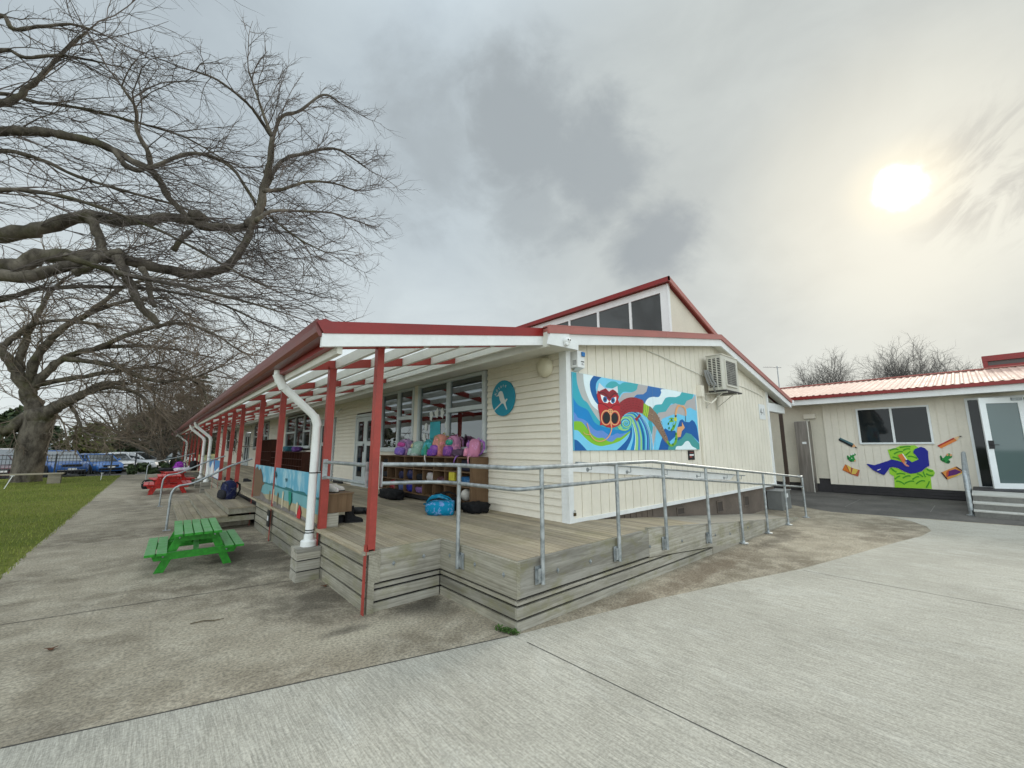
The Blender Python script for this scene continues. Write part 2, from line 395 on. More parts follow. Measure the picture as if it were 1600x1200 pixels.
M['asph'] = paint('asphalt', (.10,.092,.082), .9, .3, 1.2, .4, .35, (.15,.14,.125))
k = NT('lawn_soil'); v = k.coord(); n = k.noise(v, .5, 6, .65); n2 = k.noise(v, 9, 5, .7)
col = k.mix(k.ramp(n,.35,.65), (.10,.125,.022), (.165,.17,.04)); col = k.mix(k.ramp(n2,.45,.7,0,.7), col, (.06,.075,.016))
M['lawn'] = k.done(k.bsdf(col, .95, 0, .1, k.bump(n2, .8, .03)))
k = NT('grass_blade'); t = k.attr('tint'); M['blade'] = k.done(k.bsdf(k.mix(t, (.12,.165,.022), (.28,.30,.07)), .7, 0, .2))
M['field'] = paint('far_field', (.13,.14,.05), .95, .3, .05, .0, .3, (.2,.17,.07))
# ---------------------------------------------------------------- ground
def sheet(name, pts, z, mat, th=0.0):
    mb = MB(); mb.poly([(x, y, z) for x, y in pts]); return struct(name, mb, mat)
sheet('ground', [(-1500,-300),(1500,-300),(1500,2500),(-1500,2500)], -.30, M['field'])
sheet('car_park', [(-60,35.0),(18,35.0),(18,75),(-60,75)], -.22, M['asph'])
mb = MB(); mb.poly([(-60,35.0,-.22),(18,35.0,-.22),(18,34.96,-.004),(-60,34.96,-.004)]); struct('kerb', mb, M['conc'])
sheet('lawn', [(-60,-8),(-1.29,-8),(-1.29,34.95),(-60,34.95)], -.012, M['lawn'])
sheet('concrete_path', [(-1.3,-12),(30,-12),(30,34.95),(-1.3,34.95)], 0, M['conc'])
e1 = atz(0,1172); e2 = atz(795,996)
ln = [(e1.x-6*(e2.x-e1.x)/3, e1.y-6*(e2.y-e1.y)/3), (e1.x,e1.y), (e2.x,e2.y)]
edge = [(830,987),(907,967),(1025,937),(1140,912),(1250,890),(1330,868),(1400,848),(1440,838),(1455,830),(1448,823),(1425,815),(1400,810),(1372,806)]
ln += [tuple(atz(*p))[:2] for p in edge] + [tuple(atz(1600,823))[:2], (15.0,-12), (-8,-12)]
sheet('concrete_pavement', ln, .005, M['broom'])
q = [tuple(atz(*p))[:2] for p in ((1193,794),(1232,788),(1300,800),(1372,805),(1600,822))]
sheet('asphalt_strip', [(12.1,6.5),(11.9,3.9)] + q[1:] + [(15.0,-12),(18.6,-12),(18.6,6.5)], .0025, M['asph'])
# joints and cracks cut in the slabs
def crack(pts, w, z, mat, name='slab_joint'):
    mb = MB()
    for a, b in zip(pts, pts[1:]):
        a = Vector((*a,0)); b = Vector((*b,0)); d = (b-a).normalized(); n = Vector((-d.y,d.x,0))*w/2
        mb.poly([(a-n)+Vector((0,0,z)), (b-n)+Vector((0,0,z)), (b+n)+Vector((0,0,z)), (a+n)+Vector((0,0,z))])
    return struct(name, mb, mat)
M['joint'] = flat('joint_dirt', (.05,.045,.038), .95)
crack([(2.50,2.66),(2.56,.84),(2.62,-1.5),(2.75,-8)], .007, .007, M['joint'])
crack([tuple(atz(1255,892))[:2], tuple(atz(1600,955))[:2]], .007, .007, M['joint'])
crack([(-1.3,6.19),(-.888,6.119),(.4,5.92),(1.45,5.73)], .010, .0035, M['joint'])
crack([(e1.x,e1.y+.012),(e2.x,e2.y+.012)], .014, .0035, M['joint'])
crack([tuple(atz(*p))[:2] for p in ((340,808+34),(400,846),(428,838))], .012, .0035, M['joint'])
crack([tuple(atz(*p))[:2] for p in ((1320,792),(1345,780))], .012, .0048, flat('pale_joint', (.2,.19,.17), .9))
crack([tuple(atz(*p))[:2] for p in ((1454,800),(1461,790))], .012, .0048, MATS.get('x') or bpy.data.materials['pale_joint'])
# grass
def grass():
    mb = MB(); rnd = random.Random(3)
    for i in range(42000):
        y = 7.6+27*rnd.random()**1.25; x = -1.31-rnd.random()**.9*(y*.17+3.2)
        if rnd.random() < .02: x = -1.30+rnd.random()*.05
        h = rnd.uniform(.02,.055)*(1+.4*sin(x*1.7)*sin(y*1.3)); a = rnd.uniform(0,2*pi); w = rnd.uniform(.004,.009)
        dx, dy = cos(a)*w, sin(a)*w; lx, ly = rnd.uniform(-.02,.02), rnd.uniform(-.02,.02)
        mb.t = rnd.random()*.99
        n = len(mb.v); mb.v += [(x-dx,y-dy,-.013),(x+dx,y+dy,-.013),(x+lx,y+ly,h)]; mb.face((n,n+1,n+2))
    return struct('grass', mb, M['blade'], kind='stuff', label='short green lawn grass beside the concrete path')
grass()
# ---------------------------------------------------------------- main building
XW, YG, ZD = 4.36, 3.775, .586
XR, ZR = 9.47, 4.114           # ridge
SL, SR = .164, .222
def roofz(X): return ZR-SL*(XR-X) if X < XR else ZR-SR*(X-XR)
YB, YF = 3.57, 44.0            # barge plane, far end
XE, XRE = 3.80, 14.40
bld = thing('school_building', 'long cream weatherboard classroom block with red roof trim and clerestory windows', 'building', (8.6,24,0))
openings = [(8.22,10.02,1.52,2.98),(5.60,8.08,1.52,2.98),(10.25,11.74,.60,2.57),(13.5,15.04,.60,2.6),(16.15,19.93,1.60,2.94),(23.55,27.5,1.6,2.94),(28.7,30.5,.6,2.55),(34.2,38.9,1.5,2.9)]
def clapboard():
    mb = MB(); h = .105; nrow = 24
    for i in range(nrow):
        z0 = ZD+.0+i*h; z1 = min(z0+h, 3.02)
        spans = [(3.86, 44.0)]
        for (a, b, c, d) in openings:
            if z1 > c+.02 and z0 < d-.02:
                ns = []
                for (p, q) in spans:
                    if b <= p or a >= q: ns.append((p, q)); continue
                    if a > p: ns.append((p, a))
                    if b < q: ns.append((b, q))
                spans = ns
        for (p, q) in spans:
            xo, xi = XW-.026, XW-.002
            mb.poly([(xo,p,z0),(xi,p,z1),(xi,q,z1),(xo,q,z0)])
            mb.poly([(xi,p,z0),(xo,p,z0),(xo,q,z0),(xi,q,z0)])
    return mb
make('weatherboard_wall', clapboard(), M['cream'], bld)
# gable wall with vertical grooved boards
def gable():
    mb = MB(); X = 4.42; step = .2165; XE_ = 12.86; zb = .60
    def top(x): return roofz(x)-.20
    while X < XE_-.01:
        a, b = X, min(X+step, XE_); g = .007
        yf, yb = YG, YG+.012
        pts = [(a+g,yf),(b-g,yf)]
        mb.poly([(a+g,yf,zb),(b-g,yf,zb),(b-g,yf,top(b-g)),(a+g,yf,top(a+g))])
        mb.poly([(b-g,yf,zb),(b-g,yb,zb),(b-g,yb,top(b)),(b-g,yf,top(b))])
        mb.poly([(b-g,yb,zb),(b+g,yb,zb),(b+g,yb,top(b)),(b-g,yb,top(b))])
        mb.poly([(a+g,yb,zb),(a+g,yf,zb),(a+g,yf,top(a)),(a+g,yb,top(a))])
        X += step
    return mb
make('gable_wall', gable(), M['cream'], bld)
mb = MB(); mb.box(4.42,12.95,YG-.025,YG+.03,.575,.632); make('base_trim', mb, M['white'], bld)
# corner boards
mb = MB(); mb.box(4.325,4.425,YG-.03,YG+.02,ZD,3.03); mb.box(4.325,4.34,YG+.02,YG+.105,ZD,3.03); make('corner_board', mb, M['white'], bld)
mb = MB(); mb.box(12.85,12.965,YG-.03,YG+.07,.60,roofz(12.9)-.19); make('corner_board', mb, M['white'], bld)
# foundation (brown) with vents
mb = MB(); mb.box(4.45,12.93,YG+.04,YG+.24,-.05,.575); mb.box(12.73,12.93,YG+.24,44,-.05,.575); make('foundation', mb, M['brown'], bld)
for (x0, x1, z0, z1) in ((7.40,7.69,.35,.50),(9.16,9.46,.22,.47),(10.68,10.98,.21,.46)):
    f = MB(); f.box(x0,x0+.025,YG+.02,YG+.04,z0,z1); f.box(x1-.025,x1,YG+.02,YG+.04,z0,z1); f.box(x0+.025,x1-.025,YG+.02,YG+.04,z1-.025,z1); f.box(x0+.025,x1-.025,YG+.02,YG+.04,z0,z0+.025)
    vo = make('foundation_vent', f, M['brown'], bld)
    g = MB(); g.box(x0+.025,x1-.025,YG+.031,YG+.039,z0+.025,z1-.025); make('vent_mesh', g, paint('vent_brown%d' % int(x0), (.06,.048,.04), .8, .1, 5, .05), vo)
mb = MB()
for x in [5.2+i*.17 for i in range(9)]: mb.box(x,x+.15,YG+.028,YG+.039,.40,.568)
make('foundation_slats', mb, M['brown'], bld)
# side and back shell
mb = MB(); mb.box(12.90,12.95,YG+.03,44,.575,3.0); mb.box(4.36,12.95,44,44.05,-.05,3.0)
mb.box(4.40,4.43,9.99,10.25,.6,2.98)
make('rear_wall', mb, M['cream2'], bld)
# roof planes (thick) with rib corrugations on the front slope edge
mb = MB()
mb.prism([(XE,YB,roofz(XE)),(XR,YB,ZR),(XR,YB,ZR-.05),(XE,YB,roofz(XE)-.05)], (0,YF-YB,0))
mb.prism([(XR,YB,ZR),(XRE,YB,roofz(XRE)),(XRE,YB,roofz(XRE)-.05),(XR,YB,ZR-.05)], (0,YF-YB,0))
make('roof', mb, M['pinkroof'], bld)
# barge: faded flashing over white board
def rake(x0, x1, dz0, dz1, y0, y1, mb):
    mb.prism([(x0,y0,roofz(x0)+dz0),(x1,y0,roofz(x1)+dz0),(x1,y0,roofz(x1)+dz1),(x0,y0,roofz(x0)+dz1)], (0,y1-y0,0))
mb = MB(); rake(XE-.04,6.9,.012,-.085,YB-.035,YB-.003,mb); rake(6.906,XR,.012,-.085,YB-.035,YB-.003,mb); rake(XR,XRE+.05,.012,-.085,YB-.035,YB-.003,mb)
rake(XE-.02,XR,.03,.014,YB-.035,YB+.1,mb); rake(XR,XRE+.05,.03,.014,YB-.035,YB+.1,mb)
make('roof_flashing', mb, M['pinkroof'], bld)
mb = MB(); rake(XE,XR,-.05,-.235,YB-.002,YB+.03,mb); rake(XR,XRE+.02,-.05,-.235,YB-.002,YB+.03,mb)
make('barge_board', mb, M['white'], bld)
mb = MB(); mb.prism([tuple(aty(*q,YB-.004)) for q in ((858,519.5),(854,537.5),(902,547.5),(902,536.5),(888,536),(888,521))], (0,-.022,0))
make('barge_return', mb, M['white'], bld)
mb = MB()  # raking soffit + eave soffits
rake(4.3,XR,-.19,-.20,YB+.03,YG+.02,mb); rake(XR,XRE,-.19,-.20,YB+.03,YG+.02,mb)
mb.prism([(3.84,YB+.03,2.955),(4.40,YB+.03,2.985),(4.40,YB+.03,3.0),(3.84,YB+.03,2.97)], (0,YF-YB,0))
mb.prism([(12.95,YG+.02,roofz(12.95)-.30),(14.36,YG+.02,roofz(14.36)-.30),(14.36,YG+.02,roofz(14.36)-.29),(12.95,YG+.02,roofz(12.95)-.29)], (0,YF-YG-.1,0))
make('soffit', mb, M['offwhite'], bld)
mb = MB(); mb.box(3.80,3.84,YB+.031,YF,2.93,3.14); make('eave_fascia', mb, M['offwhite'], bld)
mb = MB(); mb.box(12.96,14.42,YG-.02,YG+.12,2.62,2.86); mb.box(14.38,14.42,YG+.12,YF,2.76,2.98); make('eave_beam', mb, M['white'], bld)
mb = MB()
mb.prism([(14.42,YB-.05,roofz(XRE)-.005),(14.55,YB-.05,roofz(XRE)-.005),(14.57,YB-.05,roofz(XRE)-.03),(14.55,YB-.05,roofz(XRE)-.13),(14.42,YB-.05,roofz(XRE)-.13)], (0,YF-YB,0))
make('roof_gutter', mb, M['white'], bld)
# clerestory
XC, YC, ZC = 9.40, 4.71, 5.82
zb = roofz(XC)-.02
mb = MB(); mb.prism([(XC+.05,YC,zb-.3),(XC+.05,YC,ZC-.15),(12.9,YC,ZC-.15-.38*3.45),(12.9,YC,2.95)], (0,.08,0)); make('clerestory_gable', mb, M['cream2'], bld)
mb = MB(); mb.box(XC-.01,XC+.05,YC+.0,YC+.20,zb,5.53); mb.box(XC-.01,XC+.05,YC+.0,YF,5.53,5.72); mb.box(XC-.012,XC+.05,YC+.20,YF,zb-.2,4.22)
mb.box(XC-.03,XC+.055,YC-.03,YC-.001,zb,5.72)
make('clerestory_trim', mb, M['white'], bld)
ys = [4.91,5.80,6.87,7.96,9.05,10.14,11.23,12.3]+[12.3+1.09*i for i in range(1,29)]
for y in ys[1:12]: mb = MB(); mb.box(XC-.008,XC+.045,y-.035,y+.035,4.22,5.53); make('clerestory_mullion', mb, M['white'], bld)
pass
for i in range(6):
    mb = MB(); mb.box(XC+.02,XC+.03,ys[i]+(.035 if i else 0),ys[i+1]-.035,4.22,5.53); make('clerestory_pane', mb, M['gglass'], bld)
mb = MB(); mb.box(XC+.02,XC+.03,ys[6]+.035,YF-.1,4.22,5.53); make('clerestory_pane', mb, M['gglass'], bld)
mb = MB(); mb.prism([(XC-.10,YC-.10,ZC-.02),(XC-.10,YC-.10,ZC+.02),(13.1,YC-.10,ZC+.02-.38*3.7),(13.1,YC-.10,ZC-.02-.38*3.7)], (0,YF-YC,0)); make('clerestory_roof', mb, M['pinkroof'], bld)
mb = MB(); mb.box(XC-.14,XC-.101,YC-.135,YF,ZC-.09,ZC+.03); make('clerestory_fascia', mb, M['redroof'], bld)
mb = MB(); mb.prism([(XC-.14,YC-.135,ZC-.10),(XC-.14,YC-.135,ZC+.03),(13.1,YC-.135,ZC+.03-.38*3.7),(13.1,YC-.135,ZC-.10-.38*3.7)], (0,.034,0)); make('clerestory_barge', mb, M['pinkroof'], bld)
# windows and doors on the porch wall
def window(y0, y1, z0, z1, mull, trans, glass='glass'):
    """frame with bays between mullions; trans[i] = transom height or None"""
    f = MB(); w = .055; xo, xi = XW-.060, XW+.03
    f.box(xo,xi,y0,y0+w,z0,z1); f.box(xo,xi,y1-w,y1,z0,z1); f.box(xo,xi,y0+w,y1-w,z1-w,z1); f.box(xo-.03,xi,y0-.02,y1+.02,z0-.045,z0-.001); f.box(xo,xi,y0+w,y1-w,z0,z0+w)
    ys = [y0+w]+list(mull)+[y1-w]; panes = []
    for m in mull: f.box(xo+.004,xi,m-.032,m+.032,z0+w,z1-w)
    for i in range(len(ys)-1):
        a = ys[i]+(.032 if i else 0); b = ys[i+1]-(.032 if i < len(ys)-2 else 0)
        if trans[i]:
            t = trans[i]; f.box(xo+.006,xi,a,b,t-.04,t+.04)
            # opening sash above the transom
            for (p, q) in ((a, a+.035), (b-.035, b)): f.box(xo+.012,xi-.01,p,q,t+.04,z1-w)
            panes += [(a+.035,b-.035,t+.04,z1-w),(a,b,z0+w,t-.04)]
        else: panes.append((a,b,z0+w,z1-w))
    fo = make('window', f, M['frame'], bld); po = []
    for (a, b, c, d) in panes:
        g = MB(); g.box(XW-.012,XW-.006,a,b,c,d); po.append(make('pane', g, M[glass], fo))
    return fo, po
wA, pA = window(8.25,9.99,1.565,2.97,[9.03],[2.29,None])
wB, pB = window(5.63,8.05,1.565,2.965,[6.85],[2.33,None])
window(16.18,19.9,1.645,2.92,[17.14,18.38],[2.25,None,2.25],'dglass')
window(23.6,27.45,1.645,2.92,[24.6,26.2],[2.25,None,2.25],'dglass')
window(34.3,38.8,1.55,2.88,[35.6,37.2],[2.2,None,2.2],'dglass')
mb = MB(); mb.box(XW-.035,XW+.02,8.05,8.25,1.52,2.98); make('window_post', mb, M['cream'], bld)
def double_door(y0, y1, z0, z1, glass='dglass', leaves=2):
    f = MB(); xo, xi = XW-.055, XW+.03
    f.box(xo,xi,y0,y0+.07,z0,z1); f.box(xo,xi,y1-.07,y1,z0,z1); f.box(xo,xi,y0+.07,y1-.07,z1-.08,z1); f.box(xo-.04,xi,y0,y1,z0-.02,z0+.03)
    fo = make('door_frame', f, M['frame'], bld)
    a, b = y0+.075, y1-.075; n = leaves
    for i in range(n):
        p, q = lerp(a,b,i/n)+.004, lerp(a,b,(i+1)/n)-.004; zb, zt = z0+.035, z1-.085; zm = lerp(zb,zt,.60)
        d = MB(); s = .11
        d.box(xo+.012,xi-.02,p,p+s,zb,zt); d.box(xo+.012,xi-.02,q-s,q,zb,zt); d.box(xo+.012,xi-.02,p+s,q-s,zt-.12,zt); d.box(xo+.012,xi-.02,p+s,q-s,zb,zb+.2); d.box(xo+.012,xi-.02,p+s,q-s,zm-.06,zm+.06)
        do = make('door', d, M['frame'], bld)
        for (c, e) in ((zb+.2,zm-.06),(zm+.06,zt-.12)):
            g = MB(); g.box(XW-.02,XW-.012,p+s,q-s,c,e); make('pane', g, M[glass], do)
        if i == n-1 or n == 1:
            h = MB(); hy = p+.055; h.box(xo-.006,xo+.012,hy-.02,hy+.02,1.50,1.72); h.bar((xo-.035,hy,1.61),(xo-.035,hy+.13,1.61),.02,.02); h.bar((xo-.006,hy,1.61),(xo-.045,hy,1.61),.02,.02)
            make('handle', h, M['black'], do)
double_door(10.28,11.70,.60,2.54)
double_door(13.54,15.0,.60,2.56)
double_door(28.75,30.45,.60,2.52)
# room behind the two near windows
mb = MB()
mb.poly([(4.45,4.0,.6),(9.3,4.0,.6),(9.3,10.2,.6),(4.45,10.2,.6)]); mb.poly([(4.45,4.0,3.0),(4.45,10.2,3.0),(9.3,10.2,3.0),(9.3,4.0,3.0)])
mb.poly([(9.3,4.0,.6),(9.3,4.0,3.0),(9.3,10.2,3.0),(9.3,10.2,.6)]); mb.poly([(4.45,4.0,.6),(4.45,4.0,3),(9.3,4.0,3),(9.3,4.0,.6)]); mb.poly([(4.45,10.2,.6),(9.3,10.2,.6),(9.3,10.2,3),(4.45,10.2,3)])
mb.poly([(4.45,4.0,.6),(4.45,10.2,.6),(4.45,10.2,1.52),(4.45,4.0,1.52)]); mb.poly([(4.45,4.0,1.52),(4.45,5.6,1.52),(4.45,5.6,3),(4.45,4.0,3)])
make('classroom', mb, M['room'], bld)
k = NT('lamp_glow'); em = k.n('ShaderNodeEmission'); em.inputs['Color'].default_value = (1,.97,.9,1); em.inputs['Strength'].default_value = 5; M['lamp'] = k.done(em.outputs[0])
for (y, x) in ((6.3,6.2),(8.4,7.4)):
    cl = thing('ceiling_light', 'fluorescent tube glowing under the classroom ceiling, %s' % ('nearer the corner' if y < 7 else 'deeper in the room'), 'light', (x,y,2.85), group='classroom tube lights')
    mb = MB(); mb.box(x-.05,x+.05,y-.62,y+.62,2.93,2.99); make('housing', mb, M['white'], cl)
    mb = MB(); mb.tube([(x,y-.6,2.9),(x,y+.6,2.9)], .022, 8); make('tube', mb, M['lamp'], cl)
# paper cut-outs and poster stuck inside window B
M['paper'] = flat('paper', (.62,.63,.60), .8); M['teal'] = paint('teal_card', (.03,.34,.40), .5, .1, 6, 0)
po = MB(); po.box(XW-.020,XW-.016,7.15,7.55,1.75,2.14); solo('poster', po, M['teal'], 'teal poster stuck inside the big classroom window', 'poster')
for i, (y, z, r) in enumerate(((7.72,2.05,.075),(7.52,2.27,.085),(7.30,2.31,.085),(7.08,2.31,.085),(6.93,2.06,.07),(7.78,1.80,.08),(7.90,1.66,.07),(7.60,1.70,.06))):
    rnd = random.Random(i); mb = MB(); pts = []
    for j in range(14):
        a = 2*pi*j/14; q = r*(1.0+rnd.uniform(-.28,.25)); pts.append((XW-.020,y+q*.8*cos(a),z+q*1.15*sin(a)))
    mb.prism(pts, (.003,0,0)); solo('paper_cutout', mb, M['paper'], 'white paper cut-out on the classroom window, %s' % ['beside the poster, upper far side','top of the ring, furthest of three','middle of the three above the poster','nearest of the three above the poster','by the window mullion','lower far side of the ring','lowest one at the far edge','just under the poster'][i], 'decoration', 'white paper cut-outs on window')
# vents, wall light, sign
mb = MB(); mb.lathe([(.155,0),(.155,-.02),(.15,-.05),(.12,-.085),(.06,-.105),(.001,-.11)], (XW-.022,4.16,2.80), 20, 'x')
lt = solo('wall_light', mb, paint('opal_shade', (.60,.56,.42), .35, .05, 3, 0), 'round opal bulkhead light high on the weatherboards by the corner', 'light', smooth=40)
for (y, z, s, t) in ((13.1,2.81,.05,'small white sensor light on the weatherboards above the deck door'),):
    mb = MB(); mb.box(XW-.05,XW-.02,y-.03,y+.03,z-.03,z+.03); mb.tube([(XW-.05,y,z),(XW-.10,y-.04,z-.05),(XW-.16,y-.05,z-.10)], [.02,.03,.045], 10); solo('floodlight', mb, M['white'], t, 'light')
def disc_sign():
    cy, cz, r = 5.145, 2.425, .30
    t = thing('round_sign', 'round teal wall sign with white kingfisher and the word Kōtare', 'sign', (XW-.03,cy,cz-r))
    mb = MB(); mb.lathe([(r,0),(r,-.015),(.001,-.015)], (XW-.025,cy,cz), 40, 'x'); make('disc', mb, paint('teal_sign', (.0,.235,.34), .4, .05, 4, 0), t)
    x = XW-.043
    # px traced in the plane of the disc: u to the right (towards -y), v up
    def P(u, v): return (x, cy-u*r, cz+v*r)
    bird = [(-.60,.14),(-.42,.22),(-.33,.36),(-.20,.42),(-.05,.38),(.05,.22),(.12,.02),(.20,-.14),(.34,-.06),(.42,-.10),(.24,-.27),(.30,-.46),(.38,-.64),(.34,-.68),(.22,-.52),(.06,-.30),(-.08,-.30),(-.40,-.48),(-.72,-.66),(-.76,-.62),(-.44,-.42),(-.14,-.24),(-.24,-.10),(-.30,.08),(-.33,.15)]
    mb = MB(); mb.prism([P(*p) for p in bird], (-.003,0,0)); make('bird', mb, M['paper'], t)
    mb = MB(); s = 'Kōtare'
    for i, ch in enumerate(s):
        a = radians(155-i*16.5); cu, cv = .72*cos(a)+.04, .72*sin(a)-.02; ro = a-pi/2
        text_mb(mb, ch, .27, lambda px, py: P(cu+px*cos(ro)-py*sin(ro), cv+px*sin(ro)+py*cos(ro)))
    make('lettering', mb, M['paper'], t)
disc_sign()
# ---------------------------------------------------------------- veranda canopy
ver = thing('veranda', 'red posted veranda with clear sheet roof and white purlins along the classroom block', 'veranda', (2.4,22,0))
YC0, XG0, ZG = 3.70, 1.04, 2.71
CS = .178
def canz(X): return ZG+CS*(X-XG0)
PY = [4.13,5.68,8.40,10.33,12.92,14.53,16.3,17.9,20.75,23.9,26.2,28.7,31.2,34.9,39.4]
mb = MB(); ny = 240  # corrugated clear sheet, ribs run up the slope
amp = .012
ys = [YC0+.02+i*(YF-4-YC0)/ny/1.0 for i in range(ny+1)]
for i in range(ny):
    za, zb2 = (amp if i % 2 else -amp), (-amp if i % 2 else amp)
    mb.poly([(XG0+.03,ys[i],canz(XG0+.03)+za-.02),(3.9,ys[i],canz(3.9)+za-.02),(3.9,ys[i+1],canz(3.9)+zb2-.02),(XG0+.03,ys[i+1],canz(XG0+.03)+zb2-.02)])
make('roof_sheet', mb, M['sheet'], ver)
YL = ys[-1]
for X in (1.785,2.275,2.765,3.255,3.72):
    mb = MB(); z = canz(X)-.045; mb.box(X-.022,X+.022,YC0+.04,YL,z-.125,z); make('purlin', mb, M['offwhite'], ver)
for y in PY:
    mb = MB()
    for a, b in ((1.225,1.76),(1.81,2.25),(2.30,2.74),(2.79,3.23),(3.28,3.695)):
        mb.prism([(a,y-.022,canz(a)-.17),(b,y-.022,canz(b)-.17),(b,y-.022,canz(b)-.05),(a,y-.022,canz(a)-.05)], (0,.044,0))
    make('rafter', mb, M['red'], ver)
    mb = MB(); xc = 1.735; pw = .036 if y < 4.3 else .045; zt = canz(1.735)-.165; zb = ZD if y > 4.3 else .0
    # rolled steel channel post: web and two lips
    mb.box(xc-pw,xc+pw,y-.042,y-.035,ZD+(.0 if y > 4.3 else .02),zt); mb.box(xc-pw,xc+pw,y+.035,y+.042,ZD,zt); mb.box(xc-pw-.0002,xc-pw+.008,y-.035,y+.035,ZD,zt); mb.box(xc+pw-.008,xc+pw+.0002,y-.035,y+.035,ZD,zt)
    mb.box(xc-.050,xc-.044,y-.03,y+.03,-.01,ZD+.06)
    mb.box(xc-.06,xc+.045,y-.05,y+.05,zt,zt+.02)
    make('post', mb, M['red'], ver)
mb = MB(); mb.box(1.17,1.215,YC0+.034,YL,2.45,2.60); make('gutter_board', mb, M['offwhite'], ver)
mb = MB(); mb.box(1.105,1.169,YC0+.03,YL,2.52,2.70); make('fascia', mb, M['redroof'], ver)
mb = MB(); mb.prism([(.965,YC0,2.66),(.965,YC0,2.725),(.978,YC0,2.735),(.99,YC0,2.722),(1.10,YC0,2.722),(1.10,YC0,2.575),(1.0,YC0,2.575),(.975,YC0,2.61)], (0,YL-YC0,0)); make('gutter', mb, M['maroon'], ver)
mb = MB(); mb.prism([(XG0-.01,YC0-.02,2.706),(XG0-.01,YC0-.02,2.602),(3.92,YC0-.02,canz(3.92)-.112),(3.92,YC0-.02,canz(3.92)-.006)], (0,.022,0))
mb.prism([(XG0-.01,YC0-.02,2.706),(3.92,YC0-.02,canz(3.92)-.006),(3.92,YC0-.02,canz(3.92)+.001),(XG0-.01,YC0-.02,2.713)], (0,.16,0))
mb.poly([(XG0-.075,YC0-.0205,2.70),(XG0-.005,YC0-.021,2.738),(XG0+.05,YC0-.021,2.722),(XG0-.01,YC0-.021,2.602)])
make('end_flashing', mb, M['redroof'], ver)
mb = MB(); mb.prism([(XG0-.02,YC0-.012,2.603),(XG0-.02,YC0-.012,2.482),(3.90,YC0-.012,canz(3.90)-.235),(3.90,YC0-.012,canz(3.90)-.108)], (0,.045,0)); make('end_barge_board', mb, M['white'], ver)
# ---------------------------------------------------------------- deck
dk = thing('timber_deck', 'weathered timber deck with steps and a ramp wrapped round the building corner', 'deck', (3,12,0))
XL, XM, YA, YB0 = 1.66, 2.545, 2.835, 4.115
RX0, RX1, T_RIM = 4.78, 11.05, .04
def dz(x): return ZD if x < RX0 else ZD-(x-RX0)*(ZD-.03)/(RX1-RX0)
mb = MB(); x = XL; bw = .0925; rnd = random.Random(5)
while x < 6.55:
    x1 = x+bw-.007; mb.t = rnd.random()*.98
    xa = x
    if x1 < XM+T_RIM+.002: y0, y1 = YB0+T_RIM+.002, 44
    elif x < XW-.02: y0, y1 = YA+T_RIM+.002, 44; xa = max(x, XM+T_RIM+.003)
    else: y0, y1 = YA+T_RIM+.002, YG-.002 if x < 4.45 else YG+.035
    # boards are laid in lengths, each a slightly different grey
    y = y0
    while y < y1:
        L = min(rnd.uniform(3.2,5.4), y1-y); ye = y+L-(.003 if y+L < y1 else 0); mb.t = rnd.random()*.98
        za, zb3 = dz(xa), dz(x1)
        mb.hexa([(xa,y,za-.03),(x1,y,zb3-.03),(x1,ye,zb3-.03),(xa,ye,za-.03),(xa,y,za),(x1,y,zb3),(x1,ye,zb3),(xa,ye,za)])
        y += L
    x += bw
make('decking', mb, M['deck'], dk)
mb = MB(); mb.prism([(6.56,YA,dz(6.56)-.004),(RX1+.1,YA,.008),(RX1+.1,YA,-.05),(6.56,YA,-.05)], (0,YG+.03-YA,0)); make('ramp', mb, paint('ramp_concrete', (.30,.275,.225), .9, .16, 2.2, .3, .5, (.17,.15,.12)), dk)
# dark panels behind the slats, standing in for the shadow under the deck
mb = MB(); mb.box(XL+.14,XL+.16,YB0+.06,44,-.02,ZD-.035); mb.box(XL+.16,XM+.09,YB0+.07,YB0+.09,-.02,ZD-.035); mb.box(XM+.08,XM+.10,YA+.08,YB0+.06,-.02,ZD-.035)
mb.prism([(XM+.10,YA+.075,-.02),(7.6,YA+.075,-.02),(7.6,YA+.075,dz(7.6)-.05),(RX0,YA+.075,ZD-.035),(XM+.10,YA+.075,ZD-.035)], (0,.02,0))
make('under_deck_shade', mb, M['dark'], dk)
# fascia boards: rim board plus three slats
rim = (.277,ZD-.002); slats = ((.218,.254),(.102,.196),(.0,.080))
T = .04
mb = MB(); mb.t = .55   # front return (faces camera): rim then slats, x direction
mb.box(XL+.13,XM+.001,YB0-.001,YB0+T,*[rim[0],rim[1]])
make('rim_board', mb, M['fasx'], dk)
for i, (a, b) in enumerate(slats):
    mb = MB(); mb.t = (.35,.75,.6)[i]; mb.box(XL+.135,XM+.001,YB0+.012,YB0+T,a,b); make('slat', mb, M['fasx'], dk)
mb = MB(); mb.t = .45; mb.box(XM,XM+T,YA,YB0-.002,rim[0],rim[1]); make('rim_board', mb, M['fasy'], dk)
for i, (a, b) in enumerate(slats):
    mb = MB(); mb.t = (.65,.5,.8)[i]; mb.box(XM+.012,XM+T,YA+.0405,YB0+.012,a,b); make('slat', mb, M['fasy'], dk)
def sloped(x0, x1, b0, b1, t, y, name='rim_board', n=1):
    mb = MB(); mb.t = t
    mb.prism([(x0,y,b0(x0)),(x1,y,b0(x1)),(x1,y,b1(x1)),(x0,y,b1(x0))], (0,T,0)); return make(name, mb, M['fasx'], dk)
sloped(XM+T,4.745,lambda x:.277,lambda x:ZD-.002,.5,YA-.002)
mb = MB(); mb.t = .3; mb.box(XM-.002,XM+T-.002,YA-.006,YA-.0025,.277,ZD-.002); make('corner_cap', mb, M['fasy'], dk)
lowb = lambda x: max(dz(x)-.325, .012)
sloped(4.75,7.75,lowb,lambda x:dz(x)+.012,.72,YA-.004)
